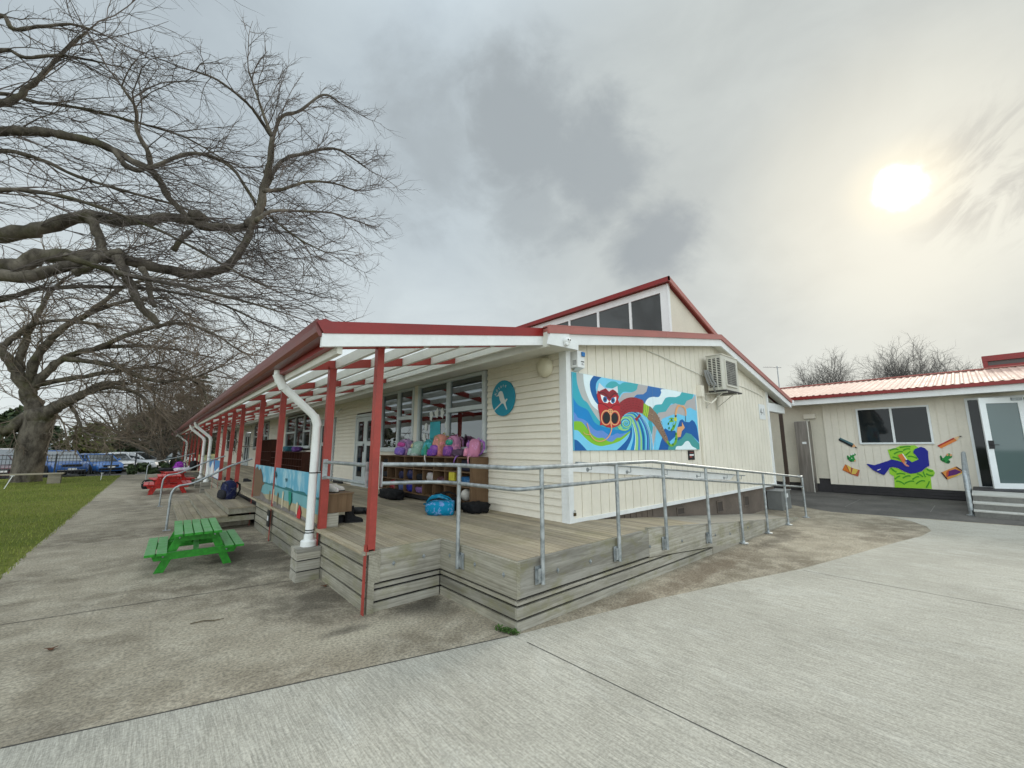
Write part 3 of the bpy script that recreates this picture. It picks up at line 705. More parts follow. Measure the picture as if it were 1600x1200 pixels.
sloped(7.755,RX1,lambda x:min(.012,dz(x)-.02),lambda x:dz(x)+.012,.6,YA-.004)
mb = MB(); mb.prism([(4.75,YA,lowb(4.75)+.0),(4.75,YA,dz(4.75)+.012)] and [(4.76,YA+.002,dz(4.76)+.0125),(RX1,YA+.002,dz(RX1)+.0125),(RX1,YA+.002,dz(RX1)+.020),(4.76,YA+.002,dz(4.76)+.020)], (0,.05,0)); mb.t = .95; make('ramp_kerb', mb, M['fasx'], dk)
for i, (a, b) in enumerate(slats):
    xe = {0: 5.6, 1: 6.5, 2: 7.66}[i]; mb = MB(); mb.t = (.7,.45,.62)[i]
    def cl(x, z): return min(z, max(lowb(x)-.012, 0.0))
    xs = [XM+.012, 4.75]+[4.75+(xe-4.75)*j/6 for j in range(1,7)]
    for p, q in zip(xs, xs[1:]):
        if cl(q,b) <= a and cl(p,b) <= a: continue
        mb.prism([(p,YA+.010,a),(q,YA+.010,a),(q,YA+.010,max(a+.001,cl(q,b))),(p,YA+.010,max(a+.001,cl(p,b)))], (0,T-.01,0))
    make('slat', mb, M['fasx'], dk)
# long porch side: four boards up to the steps, and beyond
for (y0, y1) in ((YB0,9.96),(15.02,40.5)):
    for i, (a, b) in enumerate(((.0,.122),(.144,.266),(.288,.410),(.432,ZD-.031))):
        if y0 < 5: parts = [(y0+.03,5.5),(5.5,y1)]
        else: parts = [(y0,y1)]
        for j, (p, q) in enumerate(parts):
            mb = MB(); mb.t = ((.62,.45,.7,.35),(.5,.6,.4,.75))[j][i]; o = .06 if j == 0 else .06
            mb.box(XL+o,XL+o+.025,p,q-.003,a,b); make('side_board', mb, M['fasy'], dk)
mb = MB(); mb.t = .55; mb.box(XL+.125,XL+.18,YB0-.012,YB0-.0015,.277,ZD-.002); mb.box(XL+.06,XL+.1255,YB0-.012,YB0+.028,0,ZD-.035); mb.box(XL+.0,XL+.1245,YB0-.010,YB0+.0405,ZD-.032,ZD-.001); mb.box(XL+.1255,XM+.03,YB0+.0002,YB0+.0415,ZD-.03,ZD-.0005); make('corner_post', mb, M['fasy'], dk)
# coach bolts with square washers
def bolt(p, ax):
    mb = MB(); s = .021; x, y, z = p
    if ax == 'y': mb.prism([(x,y,z-s*1.25),(x+s,y,z),(x,y,z+s*1.25),(x-s,y,z)], (0,-.004,0)); mb.lathe([(.010,0),(.010,-.008),(.001,-.010)], (x,y-.004,z), 8, 'y')
    else: mb.prism([(x,y,z-s*1.25),(x,y+s,z),(x,y,z+s*1.25),(x,y-s,z)], (-.004,0,0)); mb.lathe([(.010,0),(.010,-.008),(.001,-.010)], (x-.004,y,z), 8, 'x')
    make('bolt', mb, M['galv'], dk)
for px in ((615,880),(662,869)): p = aty(*px, YB0); bolt((p.x,YB0-.001,p.z), 'y')
for px in ((703,868),(742,882),(787,898)): p = atx(*px, XM); bolt((XM,p.y,p.z), 'x')
for px in ((871,891),(922,877),(1015,854),(1065,845),(1117,836),(1140,834),(1168,824)): p = aty(*px, YA); bolt((p.x,YA-.004,p.z), 'y')
# steps
for i, (x0, z1) in enumerate(((.575,.147),(.92,.293),(1.265,.44))):
    y0, y1 = (10.42,10.02,9.98)[i], (15.0,14.98,14.96)[i]
    st = MB(); x1 = x0+.345 if i < 2 else 1.72
    for j in range(3):
        w = (x1-x0)/3; st.t = random.random()*.9; st.box(x0+j*w-(.02 if j == 0 else 0),x0+(j+1)*w-.006,y0-.02,y1,z1-.032,z1)
    so_ = make('step', st, M['deck'], dk)
    r = MB(); r.t = .4; r.box(x0,x0+.02,y0,y1,z1-.145,z1-.034)
    r.box(x0+.02,1.72,y0,y0+.02,z1-.135,z1-.034); make('riser', r, M['fasy'], so_)
# far landing
mb = MB()
for j in range(9): mb.t = random.random()*.9; mb.box(.55+j*.13,.55+j*.13+.124,23.2,26.3,.555,ZD-.001)
make('landing', mb, M['deck'], dk)
mb = MB()
for j in range(4): mb.t = .5; mb.box(.56,.58,23.22,26.28,.0+.14*j,.13+.14*j-.012); mb.box(.58,1.72,23.22,23.24,.0+.14*j,.13+.14*j-.012)
make('landing_board', mb, M['fasx'], dk)
# ---------------------------------------------------------------- ramp railing
def arc(a, b, c, r, n=6):
    """round the corner at b between a and c"""
    a, b, c = Vector(a), Vector(b), Vector(c); p = b+(a-b).normalized()*r; q = b+(c-b).normalized()*r
    return [p.lerp(b, t).lerp(b.lerp(q, t), t) for t in [i/n for i in range(n+1)]]
def railpath(z0, z1, ext):
    yr, xr = YA-.045, XM-.035
    P0 = (1.79,YB0-.05,z0+.01); P1 = (xr,YB0-.05,z0-.01); P2 = (xr,yr,z0-.01); P3 = (4.83,yr,z0); P4 = (11.45,yr,z1); P5 = (11.52,yr-.0,z1+.01)
    return [P0]+arc(P0,P1,P2,.34)+arc(P1,P2,P3,.12)+arc(P2,P3,P4,.05)+[P4]+[(11.56,yr+.02,z1+.015),(11.60,yr+.10,z1+.02)][:ext]
rr = thing('ramp_railing', 'galvanised pipe railing from the corner post round the deck and down the ramp', 'railing', (6,2.8,0))
mb = MB(); mb.tube(railpath(1.425,.915,2), .0215, 12); make('top_rail', mb, M['galv'], rr, smooth=40)
mb = MB(); mb.tube(railpath(1.235,.69,0), .019, 12); make('lower_rail', mb, M['galv'], rr, smooth=40)
def rpost(x, y, z0, z1, clamp):
    mb = MB(); mb.tube([(x,y,z0),(x,y,z1-.015)], .0215, 12)
    po_ = make('rail_post', mb, M['galv'], rr, smooth=40)
    c = MB()
    if clamp == 'x': c.box(x-.075,x+.005,y+.022,y+.03,z0-.0,z0+.16); c.box(x-.06,x-.022,y+.0,y+.022,z0+.02,z0+.14)
    elif clamp == 'y': c.box(x+.022,x+.03,y-.075,y+.005,z0,z0+.16); c.box(x+.0,x+.022,y-.06,y-.022,z0+.02,z0+.14)
    else: c.lathe([(.075,0),(.075,.012),(.03,.02),(.024,.05)], (x,y,z0), 12)
    make('clamp' if clamp else 'foot', c, M['galv'], po_)
def rz(x): return 1.425 if x < 4.83 else 1.425-(x-4.83)/(11.45-4.83)*.51
rpost(XM-.035,3.72,.36,1.42,'y')
for x, z0 in ((2.83,.36),(4.06,.345),(5.12,.30),(6.4,.19)): rpost(x,YA-.045,z0,rz(x),'x')
for x in (7.65,8.89,10.14,11.49): rpost(x,YA-.045,.003,rz(x),None)
mb = MB(); mb.box(1.785,1.793,YB0-.075,YB0-.025,1.21,1.46); make('bracket', mb, M['galv'], rr)
ra = thing('porch_railing', 'short galvanised pipe railing between the two corner veranda posts', 'railing', (1.73,4.9,1.2))
for nm, z, r in (('top_rail',1.425,.0205),('lower_rail',1.235,.0185)):
    mb = MB(); mb.tube([(1.70,5.61,z),(1.70,4.20,z)], r, 12); make(nm, mb, M['galv'], ra, smooth=40)
for y in (5.615,4.197):
    mb = MB(); mb.box(1.675,1.735,y-.005,y+.005,1.205,1.46); make('bracket', mb, M['galv'], ra)
# stair hand rails (one bent pipe each)
for (y, xb, t) in ((10.75,.36,'bent grey pipe handrail at the near end of the wide steps, by the green table'),(15.3,.30,'bent grey pipe handrail at the far end of the wide steps'),(27.2,-.1,'bent grey pipe handrail farthest along the path, before the hedge')):
    if y > 20: pts = [(xb,y,0),(xb,y,.75),(xb+.1,y,.92),(xb+.35,y,.97),(xb+.6,y,1.02),(1.5,y,1.30),(1.70,y,1.36)]
    else: pts = [(xb,y,0),(xb+.005,y,.62),(xb+.02,y,.74),(xb+.06,y,.82),(xb+.13,y,.86),(xb+.30,y,.885),(xb+.40,y,.92),(1.3,y,1.225),(1.70,y,1.375)]
    mb = MB(); mb.tube(pts, .0215, 10)
    sr = thing('stair_handrail', t, 'handrail', (xb,y,0), group='pipe handrails at the steps')
    make('pipe', mb, M['galv'], sr, smooth=40)
    mb = MB(); mb.box(xb-.05,xb+.07,y-.05,y+.05,.0035,.012); make('foot_plate', mb, M['galv'], sr)
# gable wall handrail
hr = thing('wall_handrail', 'thin grey handrail on a sloping white board along the gable wall', 'handrail', (7.5,YG,1))
def hz(x): return 1.395-(x-4.46)/(10.52-4.46)*.445
mb = MB(); mb.prism([(4.43,YG-.004,hz(4.43)-.015),(10.1,YG-.004,hz(10.1)-.015),(9.8,YG-.004,hz(9.8)-.125),(4.43,YG-.004,hz(4.43)-.125)], (0,-.018,0)); make('backing_board', mb, M['white'], hr)
mb = MB(); mb.tube([(4.46,YG-.05,hz(4.46)),(4.46,YG-.085,hz(4.46)),(4.5,YG-.095,hz(4.5)),(10.52,YG-.095,hz(10.52))], .014, 8); make('rail', mb, M['galv'], hr)
for x in (4.75,5.75,6.9,8.2,9.5,10.3):
    mb = MB(); mb.tube([(x,YG-.022,hz(x)-.085),(x,YG-.095,hz(x)-.085),(x,YG-.095,hz(x)-.012)], .008, 6); mb.lathe([(.03,0),(.03,-.006),(.001,-.008)], (x,YG-.022,hz(x)-.085), 10, 'y'); make('bracket', mb, M['galv'], hr)
# ---------------------------------------------------------------- downpipes on timber plinths
def downpipe(y, label, plabel, xb=1.605, zb=.385):
    t = thing('downpipe', label, 'downpipe', (xb,y,zb), group='white downpipes along the veranda')
    P = [(1.10,y,2.575),(1.10,y,2.50),(1.115,y,2.44),(1.16,y,2.38),(1.52,y,2.06),(1.575,y,2.0),(1.60,y,1.92),(xb,y,zb+.03)]
    mb = MB(); mb.tube(P, .050, 16); make('pipe', mb, M['pvc'], t, smooth=40)
    for a, b in ((P[1],P[3]),(P[5],P[6])):
        mb = MB(); a = Vector(a); b = Vector(b); d = (b-a).normalized(); mb.tube([a-d*.035,a,b,b+d*.035], .0545, 16); make('elbow', mb, M['pvc'], t, smooth=40)
    mb = MB(); mb.lathe([(.095,0),(.095,.06),(.085,.07),(.062,.075),(.058,.14)], (xb,y,zb), 18); make('foot_collar', mb, M['pvc'], t, smooth=40)
    for z in (zb+.155,zb+.185): mb = MB(); mb.lathe([(.0535,0),(.0535,.012)], (xb,y,z), 16); make('clip', mb, M['black'], t)
    mb = MB(); mb.lathe([(.0535,0),(.0535,.014)], (1.603,y,1.28), 16); mb.box(1.64,1.70,y-.012,y+.012,1.28,1.292); make('clip', mb, M['black'], t)
    b = thing('timber_plinth', plabel, 'plinth', (xb,y,0), group='timber plinths under the downpipes')
    h = zb; x0, x1, y0, y1 = 1.445, 1.715, y-.145, y+.135
    for i, (a, c) in enumerate(((.0,.115),(.130,.240),(.255,.335))):
        mb = MB(); mb.t = random.random()*.9; mb.box(x0,x0+.02,y0,y1,a,c); mb.box(x0+.02,x1,y0,y0+.02,a,c); mb.box(x0+.02,x1,y1-.02,y1,a,c); make('side_board', mb, M['fasx'], b)
    mb = MB(); mb.box(x0+.03,x1-.01,y0+.03,y1-.03,.0,.345); make('core', mb, M['dark'], b)
    for i in range(2): mb = MB(); mb.t = random.random()*.9; mb.box(x0-.008,x1,y0-.008+i*.144,y0+.134+i*.144,h-.045,h-.001); make('top_board', mb, M['fasx'], b)
downpipe(5.735,'nearest white downpipe, kinked from the gutter down to a timber plinth','timber plinth under the nearest white downpipe, beside the deck corner')
downpipe(18.9,'white downpipe just past the wide steps, second from the corner','timber plinth just past the wide steps, beside the red table')
downpipe(21.4,'white downpipe close behind the one past the steps, third from the corner','timber plinth behind the one past the steps, third from the corner')
downpipe(33.0,'white downpipe farthest along the veranda','timber plinth under the farthest white downpipe')
# ---------------------------------------------------------------- wall-mounted things on the gable end
def aircon():
    x0, x1, y0, y1, z0, z1 = 8.83, 9.70, YG-.44, YG-.11, 2.80, 3.56
    t = thing('air_conditioner', 'outdoor air conditioning unit on brackets high on the gable wall', 'air conditioner', (9.25,YG-.27,z0))
    body = paint('unit_casing', (.56,.54,.47), .45, .05, 3, 0)
    mb = MB(); mb.box(x0+.012,x1,y0+.012,y1,z0,z1-.012); mb.box(x0-.008,x1+.01,y0-.005,y1+.005,z1-.012,z1+.008); make('case', mb, body, t, bevel=.006)
    # side louvre grid facing the veranda
    g = MB(); nz, ny = 17, 3
    for i in range(nz+1):
        z = z0+.06+i*(z1-z0-.13)/nz; g.box(x0-.002,x0+.011,y0+.02,y1-.02,z-.006,z+.006)
    for j in range(ny+1):
        y = y0+.03+j*(y1-y0-.06)/ny; g.box(x0-.003,x0+.0115,y-.012,y+.012,z0+.02,z1-.03)
    make('side_grille', g, body, t)
    mb = MB(); mb.box(x0+.004,x0+.0118,y0+.03,y1-.03,z0+.06,z1-.08); make('side_void', mb, M['black'], t)
    fx0, fx1, fz0, fz1 = x0+.17, x1-.16, z0+.12, z1-.12
    f = MB(); f.box(fx0-.03,fx0,y0-.012,y0+.012,fz0-.03,fz1+.03); f.box(fx1,fx1+.03,y0-.012,y0+.012,fz0-.03,fz1+.03); f.box(fx0,fx1,y0-.012,y0+.012,fz1,fz1+.03); f.box(fx0,fx1,y0-.018,y0+.012,fz0-.035,fz0)
    make('fan_surround', f, body, t)
    gw = MB()
    for i in range(13): z = lerp(fz0,fz1,(i+.5)/13); gw.box(fx0,fx1,y0-.004,y0,z-.006,z+.006)
    for i in range(9): x = lerp(fx0,fx1,(i+.5)/9); gw.box(x-.005,x+.005,y0-.006,y0-.004,fz0,fz1)
    make('fan_grille', gw, paint('grille_wire', (.30,.29,.26), .5, .05, 3, 0), t)
    v = MB(); cx, cz = (fx0+fx1)/2, (fz0+fz1)/2; R = (fz1-fz0)/2-.01
    v.box(fx0,fx1,y0+.004,y0+.0115,fz0,fz1); make('fan_void', v, M['black'], t)
    b = MB()
    for i in range(3):
        a = 2*pi*i/3+.4; b.prism([(cx+.05*cos(a),y0+.001,cz+.05*sin(a)),(cx+R*cos(a-.35),y0+.001,cz+R*sin(a-.35)),(cx+R*cos(a+.35),y0+.001,cz+R*sin(a+.35))], (0,.002,0))
    b.lathe([(.06,.0),(.06,-.003)], (cx,y0+.003,cz), 12, 'y'); make('fan_blade', b, paint('fan_grey', (.12,.12,.115), .5, .05, 3, 0), t)
    mb = MB(); mb.box(x0+.03,x1+.02,y0-.03,y1,z0-.03,z0-.001); make('drip_tray', mb, M['dark'], t)
    for x in (x0+.10,x1-.22):
        mb = MB(); mb.box(x-.022,x+.022,YG-.03,YG-.002,z0-.36,z0-.03); mb.box(x-.02,x+.02,y0-.02,YG-.03,z0-.06,z0-.031); mb.bar((x,y0+.08,z0-.06),(x,YG-.03,z0-.30),.014,.014); make('bracket', mb, body, t)
    mb = MB()
    for i in range(3): mb.tube([(x0-.045-.02*i,YG-.30+.06*i,z0+.10),(x0-.06-.02*i,YG-.25+.05*i,z0+.20),(x0-.055-.02*i,YG-.20+.04*i,z0+.35),(x0-.03-.02*i,YG-.13+.02*i,z0+.44)], .022, 8)
    mb.tube([(x0-.07,YG-.28,z0+.12),(x0-.06,YG-.26,z0+.02),(x0+.02,YG-.25,z0-.035)], .016, 8); make('hose', mb, paint('hose_wrap', (.22,.22,.21), .7, .1, 6, .05), t)
    mb = MB(); mb.box(8.52,8.66,YG-.10,YG-.003,2.66,2.90); mb.box(8.55,8.60,YG-.04,YG-.003,1.2,2.66); mb.tube([(8.63,YG-.05,2.66),(8.66,YG-.08,2.58),(8.72,YG-.2,2.52),(8.86,YG-.25,2.62)], .014, 8)
    make('conduit', mb, M['cream'], t)
aircon()
mb = MB(); mb.tube([(6.35,YG-.02,3.36),(7.0,YG-.02,3.32),(8.0,YG-.02,3.22),(8.95,YG-.02,3.13),(9.05,YG-.1,3.1)], .008, 6); mb.tube([(9.72,YG-.1,3.1),(10.2,YG-.015,3.17),(11.2,YG-.015,3.12),(12.3,YG-.015,3.03),(12.6,YG-.015,2.97)], .008, 6)
solo('wall_cable', mb, M['offwhite'], 'thin cable strung along the top of the gable wall to the air conditioner', 'cable')
# alarm box, camera, plaque, 4-1 sign, padlock
t = thing('alarm_box', 'white siren box with blue strobe lens under the gable eave', 'alarm', (4.54,YG-.05,2.73))
mb = MB(); mb.box(4.46,4.62,YG-.13,YG-.003,2.75,2.99); mb.prism([(4.46,YG-.13,2.75),(4.62,YG-.13,2.75),(4.60,YG-.02,2.71),(4.48,YG-.02,2.71)], (0,0,.0005)); make('case', mb, M['white'], t, bevel=.006)
mb = MB(); mb.box(4.545,4.612,YG-.155,YG-.131,2.915,2.98); make('strobe', mb, paint('blue_lens', (.01,.15,.42), .2, .05, 5, 0), t, bevel=.006)
mb = MB()
for i in range(4): mb.box(4.459,4.4598,YG-.11,YG-.04,2.79+i*.018,2.798+i*.018)
mb.box(4.54,4.61,YG-.1312,YG-.1304,2.83,2.845); mb.box(4.55,4.60,YG-.1312,YG-.1304,2.79,2.797); mb.box(4.55,4.59,YG-.1312,YG-.1304,2.805,2.812)
make('vents_and_print', mb, M['black'], t)
t = thing('security_camera', 'white twin lens dome camera on the white barge end', 'camera', (4.14,YB-.06,2.98))
c0 = aty(887,532,YB-.07)
mb = MB(); mb.lathe([(.052,0),(.052,-.03),(.046,-.055),(.03,-.068),(.001,-.072)], (c0.x,YB-.028,c0.z), 18, 'y'); mb.lathe([(.03,0),(.035,-.05),(.02,-.06)], (c0.x-.01,YB-.03,c0.z-.045), 12, 'y'); make('dome', mb, M['white'], t, smooth=40)
for dx in (-.017,.02):
    mb = MB(); mb.ball((c0.x+dx,YB-.093,c0.z+.004), .0135, 10); make('lens', mb, M['black'], t, smooth=True)
t = thing('plaque', 'small black plaque with red and white print below the dragon mural', 'plaque', (8.05,YG-.01,1.36))
mb = MB(); mb.box(7.925,8.18,YG-.018,YG-.004,1.36,1.545); make('plate', mb, M['black'], t)
mb = MB(); mb.box(7.965,8.14,YG-.020,YG-.0185,1.44,1.47); make('white_print', mb, M['white'], t)
mb = MB(); mb.box(7.965,8.06,YG-.020,YG-.0185,1.405,1.435); mb.box(7.98,8.13,YG-.020,YG-.0185,1.50,1.51); make('red_print', mb, M['red'], t)
t = thing('number_sign', 'white square sign reading 4-1 at the right end of the gable wall', 'sign', (12.43,YG-.01,2.355))
mb = MB(); mb.box(12.20,12.66,YG-.014,YG-.003,2.355,2.767); make('plate', mb, M['white'], t)
mb = MB(); text_mb(mb, '4-1', .27, lambda x, y: (12.43+x, YG-.0155, 2.555+y)); make('lettering', mb, M['black'], t)
t = thing('padlock', 'small brass padlock hanging from the white corner board foot', 'padlock', (4.43,YG-.05,.68))
mb = MB(); mb.box(4.405,4.445,YG-.05,YG-.031,.68,.72); make('body', mb, paint('old_brass', (.10,.07,.03), .5, .2, 8, 0, metal=.6), t)
mb = MB(); mb.tube([(4.412,YG-.04,.72),(4.412,YG-.04,.745),(4.425,YG-.04,.755),(4.438,YG-.04,.745),(4.438,YG-.04,.72)], .004, 6); make('shackle', mb, M['galv'], t)
t = thing('pillar_box', 'grey metal service box standing by the end of the gable wall', 'service box', (12.6,YG-.15,0))
mb = MB(); mb.box(12.25,13.0,YG-.32,YG+.02,.0,.47); make('case', mb, paint('box_grey', (.16,.165,.16), .5, .1, 4, .03), t, bevel=.008)
mb = MB(); mb.box(12.62,12.76,YG-.325,YG-.321,.30,.40); make('notice', mb, M['white'], t)
mb = MB(); mb.box(12.23,13.02,YG-.34,YG+.02,.471,.49); make('lid', mb, paint('box_lid', (.22,.225,.22), .5, .1, 4, .03), t)
# ---------------------------------------------------------------- dragon mural
C = lambda r, g, b: srgb(r, g, b)
PAL = {}
def pcol(n, rgb):
    if n not in PAL: PAL[n] = paint('mural_'+n, C(*rgb), .55, .03, 5, .02)
    return PAL[n]
YM = YG-.028
def A(x, y): return (885+x*.11246, 575+y*.1125)
def B(x, y): return (985+x*.1, 590+y*.1)
class Mural:
    def __init__(s, fn): s.fn = fn; s.k = 0; s.root = None
    def clipx(s, p): return p
mur = thing('dragon_mural', 'wide painted mural of a red horned dragon over swirling blue waves on the gable wall', 'mural', (6.43,YM,1.56))
MX0, MX1, MZ0, MZ1 = 4.465, 8.40, 1.56, 2.69
mb = MB(); mb.box(MX0,MX1,YM,YG-.003,MZ0,MZ1); make('panel', mb, pcol('sky', (118,200,232)), mur)
LAY = [0]
sx_ = aty(985+35,640,YM).x; mb = MB(); mb.box(sx_-.0015,sx_+.0015,YM-.0135,YM-.0130,MZ0+.003,MZ1-.003)
make('panel_seam', mb, paint('seam_grey', (.22,.30,.34), .8, .1, 4, 0), mur)
def smoothp(pts, closed=True, n=4):
    out = []; k = len(pts)
    for i in range(k if closed else k-1):
        p0 = pts[(i-1) % k] if closed or i > 0 else pts[0]; p1 = pts[i]; p2 = pts[(i+1) % k]; p3 = pts[(i+2) % k] if closed or i < k-2 else pts[-1]
        for j in range(n):
            t = j/n
            out.append(tuple(.5*((2*p1[q])+(-p0[q]+p2[q])*t+(2*p0[q]-5*p1[q]+4*p2[q]-p3[q])*t*t+(-p0[q]+3*p1[q]-3*p2[q]+p3[q])*t**3) for q in (0,1)))
    if not closed: out.append(pts[-1])
    return out
def clip(pts, x0, x1, z0, z1):
    def cut(P, ins, isec):
        R = []
        for i in range(len(P)):
            a, b = P[i-1], P[i]
            if ins(b):
                if not ins(a): R.append(isec(a,b))
                R.append(b)
            elif ins(a): R.append(isec(a,b))
        return R
    fx = lambda X: (lambda a, b: (X, a[1]+(b[1]-a[1])*(X-a[0])/(b[0]-a[0])))
    fz = lambda Z: (lambda a, b: (a[0]+(b[0]-a[0])*(Z-a[1])/(b[1]-a[1]), Z))
    for ins, f in ((lambda p: p[0] >= x0, fx(x0)),(lambda p: p[0] <= x1, fx(x1)),(lambda p: p[1] >= z0, fz(z0)),(lambda p: p[1] <= z1, fz(z1))):
        pts = cut(pts, ins, f)
        if not pts: break
    return pts
from mathutils.geometry import tessellate_polygon
def layer_poly(mb, fn, pts, y):
    """fill a traced outline on the mural plane"""
    P = []
    for p in pts:
        w = aty(*fn(*p), YM); P.append((w.x, w.z))
    P = clip(P, MX0+.001, MX1-.001, MZ0+.001, MZ1-.001)
    if len(P) < 3: return
    n = len(mb.v)
    for x, z in P: mb.v.append((x, y, z))
    for tri in tessellate_polygon([[Vector((x,z,0)) for x, z in P]]): mb.face(tuple(n+i for i in tri))
def paintlayer(name, items, parent=None):
    """items: list of (colour, fn, pts, smooth?) painted in order, each 0.2 mm proud of the last; one part"""
    mb = MB(); mats = []
    for (cn, rgb, fn, pts, sm) in items:
        m = pcol(cn, rgb)
        if m not in mats: mats.append(m)
        mb.m = mats.index(m); LAY[0] += 0 if sm == 2 else 1
        layer_poly(mb, fn, smoothp(pts) if sm == 1 else pts, YM-.00009*LAY[0]-.0002)
    return make(name, mb, mats, parent or mur)
TEAL, GREY, PALE, NAVY, LBLUE, BLUE, PERI, LIME = ('teal',(52,166,184)),('grey',(178,182,180)),('pale',(222,238,242)),('navy',(10,92,158)),('lblue',(118,200,232)),('blue',(12,130,196)),('peri',(98,140,208)),('lime',(128,188,44))
def P_(c, fn, pts, sm=0): return (c[0], c[1], fn, pts, sm)
R_ = [(1120,800),(1120,-20)]
left = [P_(TEAL, A, [(60,40),(1120,-20),(1120,800),(700,1160),(60,1160)]),
 P_(GREY, A, smoothp([(138,60),(148,200),(185,330),(230,430),(290,482),(340,560),(390,640),(450,720),(520,800)],0)+R_),
 P_(PALE, A, smoothp([(232,60),(240,190),(265,310),(310,430),(360,520),(440,590),(520,640)],0)+R_),
 P_(NAVY, A, smoothp([(385,100),(335,170),(325,250),(345,350),(385,440),(440,510),(520,560)],0)+R_),
 P_(LBLUE, A, smoothp([(500,120),(430,180),(408,260),(420,350),(450,420),(520,500)],0)+R_),
 P_(BLUE, A, smoothp([(60,350),(110,440),(160,510),(220,545),(290,580),(340,660),(380,740),(440,790),(520,820),(640,850),(760,860),(900,830)],0)+[(900,1160),(60,1160)]),
 P_(PERI, A, smoothp([(60,570),(130,640),(160,690),(230,710),(290,750),(350,820),(420,870),(500,870),(560,910),(620,940),(700,905),(760,915),(900,880)],0)+[(900,1160),(60,1160)]),
 P_(LIME, A, smoothp([(60,745),(190,740),(250,790),(310,870),(370,935),(440,970),(510,970),(570,1012),(640,1022),(700,970),(760,960),(900,860)],0)+[(900,1160),(60,1160)]),
 P_(LBLUE, A, smoothp([(60,870),(150,865),(220,930),(290,1000),(380,1060),(480,1085),(570,1070),(680,1040),(780,990),(900,880)],0)+[(900,1160),(60,1160)]),
 P_(NAVY, A, smoothp([(60,985),(140,1000),(200,1050),(290,1150)],0)+[(60,1160)])]
paintlayer('left_waves', left)
TB = ('teal2',(66,168,176)); GB = ('grey2',(176,172,172)); BB = ('midblue',(48,108,172)); DB = ('deepblue',(4,88,160)); GT = ('seagreen',(66,150,148)); SK = ('skyb',(108,196,232))
right = [P_(SK, B, [(-100,60),(1100,200),(1100,1160),(340,1160),(-100,600)]),
 P_(TB, A, [(545,265),(600,195),(680,190),(740,230),(810,200),(1030,225),(975,300),(910,335),(800,330),(750,370),(720,430),(700,300)], 1),
 P_(GB, B, [(135,95),(300,120),(250,220),(200,260),(100,265),(40,320),(-60,420),(-160,440),(-190,380),(-130,260),(-60,235),(0,235),(60,215),(100,185)], 1),
 P_(BB, B, [(280,100),(560,170),(490,240),(460,295),(400,305),(350,300),(290,310),(250,360),(240,420),(0,420),(40,320),(100,265),(200,260),(250,220)]),
 P_(PALE, B, [(500,180),(820,220),(760,290),(710,305),(560,310),(520,380),(490,415),(400,425),(350,490),(260,460),(230,400),(270,330),(350,300),(440,305),(480,240)], 1),
 P_(TB, B, [(800,225),(985,255),(965,330),(880,362),(845,430),(780,435),(640,402),(590,470),(550,532),(440,548),(400,600),(340,600),(335,500),(380,430),(490,415),(540,325),(600,302),(710,305),(770,280)]),
 P_(GB, B, [(1010,260),(1030,520),(930,468),(865,490),(850,600),(720,560),(600,600),(500,640),(470,690),(390,640),(440,547),(550,532),(620,432),(700,402),(800,432),(845,425),(880,362),(965,332)]),
 P_(('teal3',(52,160,172)), B, [(285,640),(330,690),(352,780),(330,900),(300,800),(280,720)]),
 P_(GB, B, [(352,760),(430,760),(400,850),(372,1000),(355,1120),(335,960)]),
 P_(DB, B, [(720,960),(740,760),(770,670),(810,650),(850,690),(920,697),(960,660),(1000,690),(1035,760),(1080,1020),(960,900),(870,860),(800,960),(740,985)]),
 P_(DB, B, [(435,1150),(470,1010),(500,930),(540,790),(600,830),(700,830),(725,900),(610,1000),(585,1150)]),
 P_(GT, B, [(580,1150),(600,1060),(740,985),(800,950),(870,860),(950,885),(1010,960),(1080,1040),(1080,1150)]),
 P_(PALE, B, smoothp([(695,1150),(720,1075),(800,1065),(860,1000),(910,995),(960,1070),(1030,1110),(1040,1150)],0))]
paintlayer('right_waves', right)
# breaking wave: stripes that fan out of the curl
KS = [[(800,770),(880,800),(885,890),(830,1010),(680,1160)],[(790,690),(880,700),(935,830),(958,980),(945,1160)],[(830,645),(930,650),(1005,790),(1045,960),(1050,1160)],[(880,617),(970,622),(1075,760),(1135,940),(1132,1160)],[(955,607),(1022,628),(1111,755),(1182,933),(1213,1160)]]
def KC(t):
    t *= 4; i = min(3, int(t)); f = t-i
    return smoothp([tuple(lerp(KS[i][j][q], KS[i+1][j][q], f) for q in (0,1)) for j in range(5)], 0)
seq = [(0,DB),(.06,NAVY),(.13,LBLUE),(.19,BLUE),(.245,PALE),(.262,('leaf',(150,205,130))),(.36,BLUE),(.39,PERI),(.44,('leaf',(150,205,130))),(.50,TEAL),(.53,DB),(.60,TEAL),(.64,LBLUE),(.69,DB),(.735,PERI),(.77,DB),(.80,TB),(.86,PALE),(.88,DB),(.905,LBLUE),(.965,DB),(.98,PALE),(1.0,None)]
wv = [P_(c, A, KC(a)+KC(seq[i+1][0])[::-1]) for i, (a, c) in enumerate(seq[:-1])]
def disc(cx, cy, rx, ry, n=24): return [(cx+rx*cos(2*pi*i/n), cy+ry*sin(2*pi*i/n)) for i in range(n)]
def ribbon(pts, w0, w1=None):
    w1 = w0 if w1 is None else w1; k = len(pts); L, Rr = [], []
    for i in range(k):
        a = pts[max(i-1,0)]; b = pts[min(i+1,k-1)]; dx, dy = b[0]-a[0], b[1]-a[1]; q = sqrt(dx*dx+dy*dy) or 1; w = lerp(w0,w1,i/(k-1))/2
        L.append((pts[i][0]-dy/q*w, pts[i][1]+dx/q*w)); Rr.append((pts[i][0]+dy/q*w, pts[i][1]-dx/q*w))
    return L+Rr[::-1]
